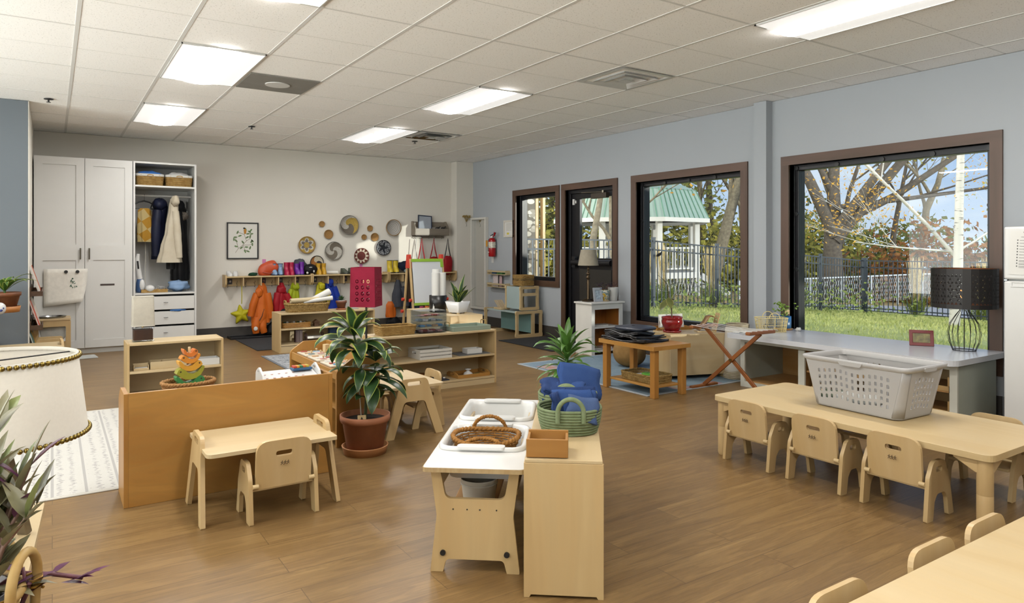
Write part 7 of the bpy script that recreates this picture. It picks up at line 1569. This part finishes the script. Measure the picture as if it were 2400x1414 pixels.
def ledge(label,z):
    t=T('wall_ledge',label,'shelf',(XW-.001,9.32,z),0,'pale pine wall ledges'); PL=wood('pale_pine','#e2cfa6','#d3bd8e','y',2,ring=.3)
    P('base',B(-.1,0,-.27,.27,0,.01),PL,t,.001); P('back',B(-.01,0,-.27,.27,.01,.05),PL,t,.001); P('front_rail',B(-.1,-.092,-.27,.27,.04,.065),PL,t,.001)
    for s in (-1,1): P('end',B(-.092,-.01,min(s*.262,s*.27),max(s*.262,s*.27),.01,.07),PL,t,.001)
ledge('upper pale pine wall ledge below the fire extinguisher',.845); ledge('lower pale pine wall ledge holding pink cards',.645)
for (y,z,h,d,c,l) in ((9.42,.856,.05,.1,'#3a5a7a','blue booklet lying in the upper pine ledge'),(9.24,.856,.048,.16,'#3f7a44','green booklet lying in the upper pine ledge'),(9.40,.656,.19,.14,'#e8dcdc','pale pink card standing in the lower pine ledge'),(9.25,.656,.17,.07,'#d9b8bc','narrow pink card standing in the lower pine ledge')):
    ONE('booklet',B(-.03 if h<.1 else -.004,.03 if h<.1 else .004,-d/2,d/2,0,h),solid('bk'+c[1:],c,.5,var=.2,nscale=50),l,'booklet',(5.895,y,z),0,.001)
# cube bench basket and shoes by the corner
t=T('lidded_basket','square straw basket with a dark zigzag band on the cube chair','basket',(5.72,8.36,.721),0); m=MB(); weave(m,.10,.13,.105,.135,.15,11,72,.0068,.0035,9,18); P('body',m,WICKL,t); m=MB()
for z in (.083,.102): m.tube([(x*1.035,y*1.035,z+.005*(1 if i%2 else -1)) for i,(x,y) in enumerate(oval(.104,.134,9,64))],.003,4,True)
P('zigzag_band',m,BLACKP,t)
for x,y,r in ((5.45,9.88,.3),(5.58,9.80,.6),(5.72,9.93,.1)):
    t=dup([o for o in bpy.data.objects if o.name=='shoe.004'][0],(x,y,.0),r,'dark shoe on the floor below the white framed mirror','dark shoes under the mirror'); t['category']='shoe'
    for c in t.children:
        if c.name.startswith('upper'): c.data=c.data.copy(); c.data.materials[0]=BLACKP
# hummingbird decal on the second window
t=T('bird_decal','small hummingbird figure stuck on the middle window','decal',(XW+.108,5.98,1.185)); m=MB().blob((0,0,0),.006,.045,.018,14,8,1,0,0,RX(-20)); P('body',m,BLACKP,t); P('wing',MB().plate([(-.02,0),(.05,.03),(.02,-.01)],[],.003,(-.004,-.01,.012),(0,-1,0),(0,0,1)),BLACKP,t); P('bill',MB().tube([(0,.04,-.012),(0,.085,-.02)],.002,5),BLACKP,t)
ALB[0]=1.0
# ================================================================ outdoors
def zg(x,y): return -.03-.062*max(0,min(x,40)-10.8)
def gmat(name,a,b,c,s=1.2,fine=60):
    m,nt,bb=newmat(name); v=coords(nt); n=noise(nt,v,s,4,.6); n2=noise(nt,v,fine,3,.7)
    col=ramp(nt,n,[(.35,lin(a)),(.6,lin(b))]); col=mixc(nt,math_(nt,'MULTIPLY',n2,.6),col,lin(c)); nt.links.new(col,bb.inputs['Base Color']); bb.inputs['Roughness'].default_value=.95; bump(nt,bb,n2,.8,.03); return m
m=MB(); m.grid(lambda u,v:Vector((6.12+40*u*u+8*u,-16+30*v,zg(6.12+40*u*u+8*u,0)-.01)),26,10)
o=S('lawn',m,gmat('lawn_soil','#8f9a52','#a8ab63','#6d7a3c'))
ASP=gmat('asphalt','#8f9298','#a3a6ab','#7d8086',2,120)
S('parking_lot',MB().grid(lambda u,v:Vector((21+17*u,2+15*v,zg(21+17*u,0)+.012)),10,4),ASP); S('parking_lines',boxes(*[(26+2.6*k,26.15+2.6*k,4,9,zg(27+2.6*k,0)+.02,zg(27+2.6*k,0)+.14) for k in range(4)]),PAPER)
S('woodland_floor',MB().grid(lambda u,v:Vector((6+60*u,13+55*v,zg(6+60*u,0)-.06+.02*v*60*.5*0+1.2*v)),16,8),gmat('leaf_litter','#8a7444','#a58d58','#5d4c2c',2,40))
S('paving',B(6.12,12,4.2,11.0,-.14,-.022),gmat('concrete_walk','#b5b2a9','#c4c1b8','#98958d',3,80)) if 0 else None
# grass blades
m=MB(); q=random.Random(31)
for k in range(16000):
    x=6.3+13*q.random()**.8; y=q.uniform(1.5,11.3); z=zg(x,y)-.01; a=q.uniform(0,6.28); h=q.uniform(.03,.075); w=.006+.0006*x
    m.add([(x-w*cos(a),y-w*sin(a),z),(x+w*cos(a),y+w*sin(a),z),(x+q.uniform(-.03,.03),y+q.uniform(-.03,.03),z+h)],[(0,1,2)],False)
o=ONE('grass_blades',m,translucent('grass_blade','#a2ad5c',.35,.7,.2,3,'#c2c37c'),'sunny green lawn outside the windows','grass'); o['kind']='stuff'
# fences
IRON=solid('fence_iron','#26303a',.45,.3,.05)
def fence(label,p,q_,panels,h=1.5,flip=1):
    p=Vector(p);q_=Vector(q_); t=T('iron_fence',label,'fence',(p.x,p.y,zg(p.x,0)),0); d=(q_-p)
    for k in range(panels):
        a=p+d*(k/panels); b=p+d*((k+1)/panels); za,zb=zg(a.x,0)-zg(p.x,0),zg(b.x,0)-zg(p.x,0)
        A=Vector((a.x-p.x,a.y-p.y,za)); Bq=Vector((b.x-p.x,b.y-p.y,zb)); m=MB(); u=(Bq-A)
        for z in (.13,h-.22,h-.03): m.bar(A+Vector((0,0,z)),Bq+Vector((0,0,z)),.035,.03)
        n=max(2,int(u.length/.125))
        for i in range(1,n): c=A+u*(i/n); m.bar(c+Vector((0,0,.05)),c+Vector((0,0,h-.03)),.018,.018)
        P('panel',m,IRON,t)
        P('post',B(A.x-.035,A.x+.035,A.y-.035,A.y+.035,za-.05,za+h+.04).box(A.x-.042,A.x+.042,A.y-.042,A.y+.042,za+h+.04,za+h+.055),IRON,t)
    P('post',B(Bq.x-.035,Bq.x+.035,Bq.y-.035,Bq.y+.035,zb-.05,zb+h+.055),IRON,t)
fence('black iron picket fence along the far side of the yard, before the gazebo',(6.9,11.1),(19.4,11.1),6); fence('black iron picket fence at the end of the lawn, behind the birch',(19.35,11.0),(19.0,-3.),6)
# chain link fence far across the lot
t=T('chain_fence','pale chain-link fence far beyond the parking lot','fence',(22,17.5,zg(30,0))); PALE=solid('galvanised','#a9afb3',.5,.2,.02)
for k in range(9): P('post',MB().cyl((2.3*k,0,-.2),(2.3*k,0,1.25),.05,n=8),PALE,t)
m=MB()
for k in range(110): x=18.4*k/110; m.bar((x,0,.02),(x+.55,0,1.2),.012,.012,(0,1,0)); m.bar((x+.55,0,.02),(x,0,1.2),.012,.012,(0,1,0))
m.bar((0,0,1.22),(18.6,0,1.22),.06,.06); P('mesh',m,PALE,t)
# gazebo
gx,gy=20.2,21.6; gz=-.62; t=T('gazebo','white gazebo with a green metal roof beyond the fence','gazebo',(gx,gy,gz),R(-43)+PI/8)
GRM,nt,b=newmat('green_roof'); wv=nd(nt,'ShaderNodeTexWave'); wv.bands_direction='X'; wv.inputs['Scale'].default_value=1.4; nt.links.new(coords(nt),wv.inputs['Vector']); b.inputs['Base Color'].default_value=lin('#86998d'); b.inputs['Roughness'].default_value=.4
def octo(r,z): return [Vector((r*cos(2*PI*i/8),r*sin(2*PI*i/8),z)) for i in range(8)]
P('roof',MB().ring([octo(3.3,3.05),octo(2.75,4.2)],True,False,False,False),GRM,t); P('roof_cap',MB().ring([octo(2.78,4.19),octo(.9,4.95),octo(.05,5.2)],True,False,True,False),GRM,t)
m=MB()
for i in range(8):
    a0,a1=octo(3.31,3.05)[i],octo(3.31,3.05)[(i+1)%8]; b0,b1=octo(2.76,4.21)[i],octo(2.76,4.21)[(i+1)%8]
    for k in range(9): f=k/9; m.bar(a0.lerp(a1,f),b0.lerp(b1,f),.03,.04,(0,0,1))
P('roof_seam',m,solid('green_seam','#5f8570',.4),t)
P('ceiling',MB().ring([octo(3.2,3.04),octo(.1,3.3)],True,False,True,False),solid('gazebo_dark','#3a3f46',.8),t); P('fascia',MB().ring([octo(3.34,2.9),octo(3.34,3.06)],True,False,False,False),WHITEP,t)
P('deck',MB().ring([octo(2.95,.72),octo(2.95,.95)],True,True,True,False),WHITEP,t)
for p in octo(2.8,.95): P('post',B(p.x-.1,p.x+.1,p.y-.1,p.y+.1,0,2.95),WHITEP,t)
m=MB()
for i in range(8):
    if i==5: continue
    a,b_=octo(2.8,0)[i],octo(2.8,0)[(i+1)%8]
    for z in (1.1,1.9): m.bar(a+Vector((0,0,z)),b_+Vector((0,0,z)),.07,.07)
    for k in range(1,14): c=a.lerp(b_,k/14); m.bar(c+Vector((0,0,1.1)),c+Vector((0,0,1.9)),.035,.035)
P('railing',m,WHITEP,t); m=MB()
for i in range(8):
    a,b_=octo(2.9,0)[i],octo(2.9,0)[(i+1)%8]
    for k in range(12):
        c=a.lerp(b_,k/12); e=a.lerp(b_,(k+1.2)/12); m.bar(c+Vector((0,0,-.1)),e+Vector((0,0,.72)),.02,.02); m.bar(e+Vector((0,0,-.1)),c+Vector((0,0,.72)),.02,.02)
P('lattice',m,WHITEP,t); m=MB()
for k in range(4): m.box(2.9+.3*k,3.2+.3*k,-.6,.6,.7-.2*k,.74-.2*k)
for s in (-1,1): m.bar((2.9,s*.65,.75),(4.2,s*.65,-.1),.06,.25)
P('steps',m,WHITEP,t)
# timber posts and stone pier beyond the fence
t=T('timber_pavilion','timber posts on a rough stone pier outside the small window','pavilion',(8.7,12.6,0)); TIM=wood('cedar','#d9bd8c','#c2a06a','z',.6,ring=.4)
for k,(x,y) in enumerate(((.15,.1),(.25,.0),(.36,.12),(.46,.02))): P('post',B(x-.037,x+.037,y-.05,y+.05,-.2,5),TIM,t,.005)
m,nt,b=newmat('field_stone'); vo=nd(nt,'ShaderNodeTexVoronoi'); vo.inputs['Scale'].default_value=5; nt.links.new(coords(nt,(1,1,1.8)),vo.inputs['Vector']); sp=nd(nt,'ShaderNodeSeparateColor'); nt.links.new(vo.outputs['Color'],sp.inputs[0]); c=ramp(nt,sp.outputs[0],[(0,lin('#8d8577')),(.5,lin('#b3ab9c')),(1,lin('#d2ccc0'))]); nt.links.new(mixc(nt,math_(nt,'GREATER_THAN',vo.outputs['Distance'],.5),c,lin('#6f685d')),b.inputs['Base Color']); b.inputs['Roughness'].default_value=.9
P('stone_pier',B(-.75,.10,-.2,.5,-.2,5),m,t,.01); P('stone_base',B(.10,.55,.15,.5,-.2,.85),m,t,.01); P('beam',B(-.8,.6,-.1,.1,4.6,4.9),TIM,t)
# ornamental grasses
STR=translucent('straw_plume','#d9c48e',.4,.9,.15,20,'#e8d8aa'); GRS=translucent('sedge','#5d7234',.3,.8,.25,12,'#8a9448')
def ograss(label,x,y,h=1.5,sd=0):
    t=T('ornamental_grass',label,'grass',(x,y,zg(x,y)),0,'clumps of feather reed grass by the fence'); q=random.Random(sd); m=MB()
    for k in range(130): leaf(m,(q.gauss(0,.09),q.gauss(0,.09),0),q.uniform(0,6.28),q.uniform(.7,1.5),q.uniform(.4,.85),.02,q.uniform(.5,1.6),5,0,0)
    P('blades',m,GRS,t); m=MB()
    for k in range(60):
        a=q.uniform(0,6.28); r=q.uniform(0,.26); b=Vector((.05*cos(a),.05*sin(a),.3)); e=Vector((r*cos(a),r*sin(a),h*q.uniform(.75,1.05))); m.tube([b,b.lerp(e,.55),e.lerp(b,.25),e],[.004,.004,.016,.003],4)
    P('plumes',m,STR,t)
for k,(u,x,y,l) in enumerate(((0,13.9,11.9,'feather reed grass clump behind the fence, between the two big windows'),(0,17.2,11.75,'feather reed grass clump behind the fence, before the thick trunk'),(0,19.9,9.9,'feather reed grass clump just past the fence corner post'),(0,19.75,8.2,'feather reed grass clump behind the fence, beside the black pierced lamp'),(0,11.6,11.8,'feather reed grass clump behind the fence, under the gazebo'),(0,12.6,12.3,'feather reed grass clump behind the fence, near its middle post'))): ograss(l,x,y,1.55,k+3)
# trees
BARK=solid('bark','#6b6250',.95,var=.3,nscale=9,bumpv=.6,bscale=14); BARKD=solid('bark_dark','#4d453b',.95,var=.3,nscale=9); BIRB,nt,b=newmat('birch_bark'); n=noise(nt,coords(nt,(2,2,14)),2,3,.6); nt.links.new(ramp(nt,n,[(.34,lin('#4a4540')),(.4,lin('#b9b4ab'))]),b.inputs['Base Color']); b.inputs['Roughness'].default_value=.7
LYG=translucent('autumn_lime','#9a9a3c',.45,.8,.25,2,'#b8ae4e'); LOR=translucent('autumn_gold','#b8862f',.45,.8,.3,2,'#d6a844'); LBR=translucent('autumn_rust','#8a5a2e',.4,.8,.3,2,'#a8743c'); LOL=translucent('olive_leaf','#6f7638',.4,.8,.3,2,'#8c8c48')
def branches(m,tips,p,d,L,r,lv,q,up=.25,kids=(3,4),spread=.7,gn=.15):
    pts=[Vector(p)]; dd=Vector(d).normalized(); n=5 if lv>1 else 3; rr=[r]
    for k in range(n): dd=(dd+Vector((q.gauss(0,gn),q.gauss(0,gn),q.gauss(0,gn*.7)+up*.12))).normalized(); pts.append(pts[-1]+dd*(L/n)); rr.append(r*(1-.62*(k+1)/n))
    m.tube(pts,rr,8 if r>.08 else 5 if r>.02 else 3,False,False)
    if lv<=1: tips+= [pts[-1],pts[-2],pts[-1].lerp(pts[-2],.5)]
    if lv<=0: return
    for k in range(q.randint(*kids)):
        f=q.uniform(.35,1); i=min(n-1,int(f*n)); b=pts[i].lerp(pts[i+1],f*n-i); a=q.uniform(0,6.28); ax=Vector((cos(a),sin(a),q.uniform(-.1,.5)))
        branches(m,tips,b,(dd+ax*spread).normalized(),L*q.uniform(.5,.75),max(.004,rr[i]*.5),lv-1,q,up,kids,spread,gn)
def leaves(m,tips,n,size,q,sp):
    for k in range(n):
        c=tips[int(q.random()*len(tips))]+Vector((q.gauss(0,sp),q.gauss(0,sp),q.gauss(0,sp*.8))); a=Vector((q.gauss(0,1),q.gauss(0,1),q.gauss(0,1))).normalized(); b=a.orthogonal().normalized(); s=size*q.uniform(.6,1.3)
        m.add([c-a*s,c-b*s*.6,c+a*s,c+b*s*.6],[(0,1,2,3)],False)
def tree(name,label,x,y,L,r,lv,sd,bark,lmat,nl,size=.1,sp=.5,lean=(0,0),kids=(3,4),spread=.7,up=.3,group=None,z=None,gn=.12,limbs=()):
    t=T(name,label,'tree',(x,y,zg(x,y)-.1 if z is None else z),0,group); q=random.Random(sd); m=MB(); tips=[]
    branches(m,tips,(0,0,0),(lean[0],lean[1],1),L,r,lv,q,up,kids,spread,gn)
    for (p,d,l2,r2) in limbs: branches(m,tips,p,d,l2,r2,lv-1,q,up,kids,spread,gn)
    P('trunk',m,bark,t)
    if nl: m=MB(); leaves(m,tips,nl,size,q,sp); P('foliage',m,lmat,t)
    return t
# birch on the lawn
Bx,By=15.5,6.95
tree('birch_tree','white-barked birch with rusty leaves on the lawn outside the biggest window',Bx,By,6.5,.11,3,5,BIRB,LOR,6500,.036,.32,(.07,.0),(5,7),.75,.15,None,None,.05,(((.02,0,1.55),(-.55,.35,.75),4.0,.045),((.02,0,1.62),(-.9,.5,.12),2.2,.028),((.03,0,1.6),(.6,-.4,.5),2.6,.028)))
# thick forked tree beyond the corner
tx,ty=29.5,18.2
tree('oak_tree','thick dark forked tree beyond the fence corner, bare limbs leaning out',tx,ty,7,.5,2,3,BARKD,LYG,700,.10,.6,(.0,.0),(4,5),.7,.4,None,-1.1,.06,(((0,0,2.7),(.65,-.5,.85),9,.28),((0,0,3.2),(.3,-.55,.9),9,.22),((0,0,3.4),(.95,-.75,.55),9,.2),((0,0,2.9),(-.25,.3,1),8,.3),((0,0,4.2),(1,-.8,.12),8,.13)))
q=random.Random(77)
kinds=[('slender woodland tree with pale olive leaves',BARK,LOL),('slender woodland tree with lime yellow leaves',BARK,LYG),('slender dark woodland tree with golden leaves',BARKD,LOR)]
spots=[(17,27),(19.5,29),(22,30),(24.5,29),(26.5,27),(28,30),(30,26.5),(31,23.5),(33,28),(33.5,24),(36,26),(35,21.5),(38,23),(25,33),(29,34),(21,34),(39,19.5),(41,22),(15.5,30),(13,26),(11.5,22),(34,31)]
for k,(x,y) in enumerate(spots):
    l,bk,lf=kinds[k%3]; a=math.degrees(math.atan2(x,y))
    tree('woodland_tree',l+(', seen above the gazebo roof' if a<40 else ', seen past the gazebo in the middle window' if a<50 else ', behind the thick forked tree in the big window'),x,y,q.uniform(8,11),q.uniform(.16,.3),3,k+40,bk,lf,1500 if a<50 else 1000,.13,.8,(q.uniform(-.12,.2),q.uniform(-.1,.1)),(3,4),.75,.3,'woodland trees beyond the fence',-1.2)
tree('woodland_tree','leaning pale trunk crossing the middle window beside the gazebo',26.2,22.6,11,.32,3,9,BARK,LYG,1300,.12,.8,(.22,-.22),(3,4),.6,.3,None,-1.0,.05)
for x,y,sd,l in ((13.4,15.8,3,'vine covered tree seen through the glass door of the room'),(14.9,16.4,8,'leafy tree between the timber posts and gazebo')):
    tree('vine_tree',l,x,y,5,.14,3,sd,BARK,LOR if sd==8 else LOL,2600,.09,.5,(0,0),(4,5),.8,.2,None,-.4)
# background shrubs, far hills
def thicket(name,label,x0,x1,y0,y1,z0,z1,n,mat,size,sd,slope=0):
    q=random.Random(sd); m=MB()
    for k in range(n):
        f=q.random(); x=x0+(x1-x0)*f; y=y0+(y1-y0)*f+q.gauss(0,1.3); h=(z1-z0)*(.65+.35*sin(f*17+sd)*sin(f*41))*(1-slope*f); c=Vector((x+q.gauss(0,.6),y,z0+h*q.random()**1.0)); a=Vector((q.gauss(0,1),q.gauss(0,1),q.gauss(0,1))).normalized(); b=a.orthogonal().normalized(); s=size*q.uniform(.5,1.4)
        m.add([c-a*s,c-b*s*.7,c+a*s,c+b*s*.7],[(0,1,2,3)],False)
    o=ONE(name,m,mat,label,'bushes'); o['kind']='stuff'; return o
thicket('undergrowth','tangled olive undergrowth at the edge of the woods',13,44,32,25,-1.4,9.5,22000,LOL,.17,1,.5)
thicket('undergrowth','golden autumn undergrowth among the woodland trunks',12,40,29,23,-1.4,5.0,9000,LYG,.16,2,.2)
thicket('undergrowth','rusty brown thicket beyond the parking lot',36,58,20,6,-1.8,3.0,12000,LBR,.16,3,.0)
thicket('undergrowth','grey green brush behind the rusty thicket',42,62,26,8,-1.8,4.4,9000,LOL,.2,4,.3)
thicket('undergrowth','low dark shrubs along the foot of the fence',7.5,19,11.7,11.7,-.5,.55,4200,GRS,.05,6)
S('hills',MB().grid(lambda u,v:Vector((20+100*u,110-70*u,-3+v*(7+2.5*sin(u*7)+1.2*sin(u*19)))),40,3),solid('far_hill','#5d6a78',.95,var=.2,nscale=.3))
t=T('bird_feeder','white framed bird feeder on a dark pole by the fence','feeder',(18.2,7.1,zg(18.2,0))); P('pole',MB().cyl((0,0,0),(0,0,1.75),.03,n=8),BLACK,t); P('arm',MB().bar((0,0,1.5),(-.1,-.55,1.75),.04,.04),BLACK,t); P('box',boxes((-.2,0,-.75,-.72,1.6,2.1),(-.2,0,-.5,-.47,1.6,2.1),(-.2,0,-.75,-.47,2.07,2.1),(-.2,0,-.75,-.47,1.6,1.63)),PALE,t)
# unseen shelter and hedge added toward the low sun, only to block it
def sp_(yw,zw,s): return Vector((5.95+.585*s,yw-s,zw+.168*s))
t=T('sun_block_canopy','unseen sloped sun blocker added to limit where sun lands indoors','sun blocker',(0,0,0)); s1,s2=7.2,9.6
top=lambda y:1.76+.32*(7.03-y); bot=lambda y:1.12-.24*(y-3.3)
ya,yb=-1.0,9.4
r=lambda s:[sp_(ya,bot(ya),s),sp_(yb,bot(yb),s),sp_(yb,top(yb),s),sp_(ya,top(ya),s)]
P('block_slab',MB().ring([r(s1),r(s2)],True,True,True,False),GRM,t)  # added slab, sloped so only some sunbeams reach the windows
for yy in (ya+.1,yb-.1):
    for s in (s1+.1,s2-.1): p=sp_(yy,bot(yy),s); P('post',B(p.x-.06,p.x+.06,p.y-.06,p.y+.06,-.2,p.z),WHITEP,t)
thicket_o=MB(); q=random.Random(9)
t=T('sun_block_hedge','unseen hedge block added to stop the lowest sun reaching the windows','hedge',(0,0,0)); m=MB(); m.ring([[sp_(-1,0,s1+.3),sp_(7.2,0,s1+.3),sp_(7.2,0,s2-.4),sp_(-1,0,s2-.4)],[sp_(-1,.62,s1+.3),sp_(7.2,.55,s1+.3),sp_(7.2,.55,s2-.4),sp_(-1,.62,s2-.4)]],True,True,True,False); P('foliage',m,LOL,t)  # added out of view to cut the lowest sun rays
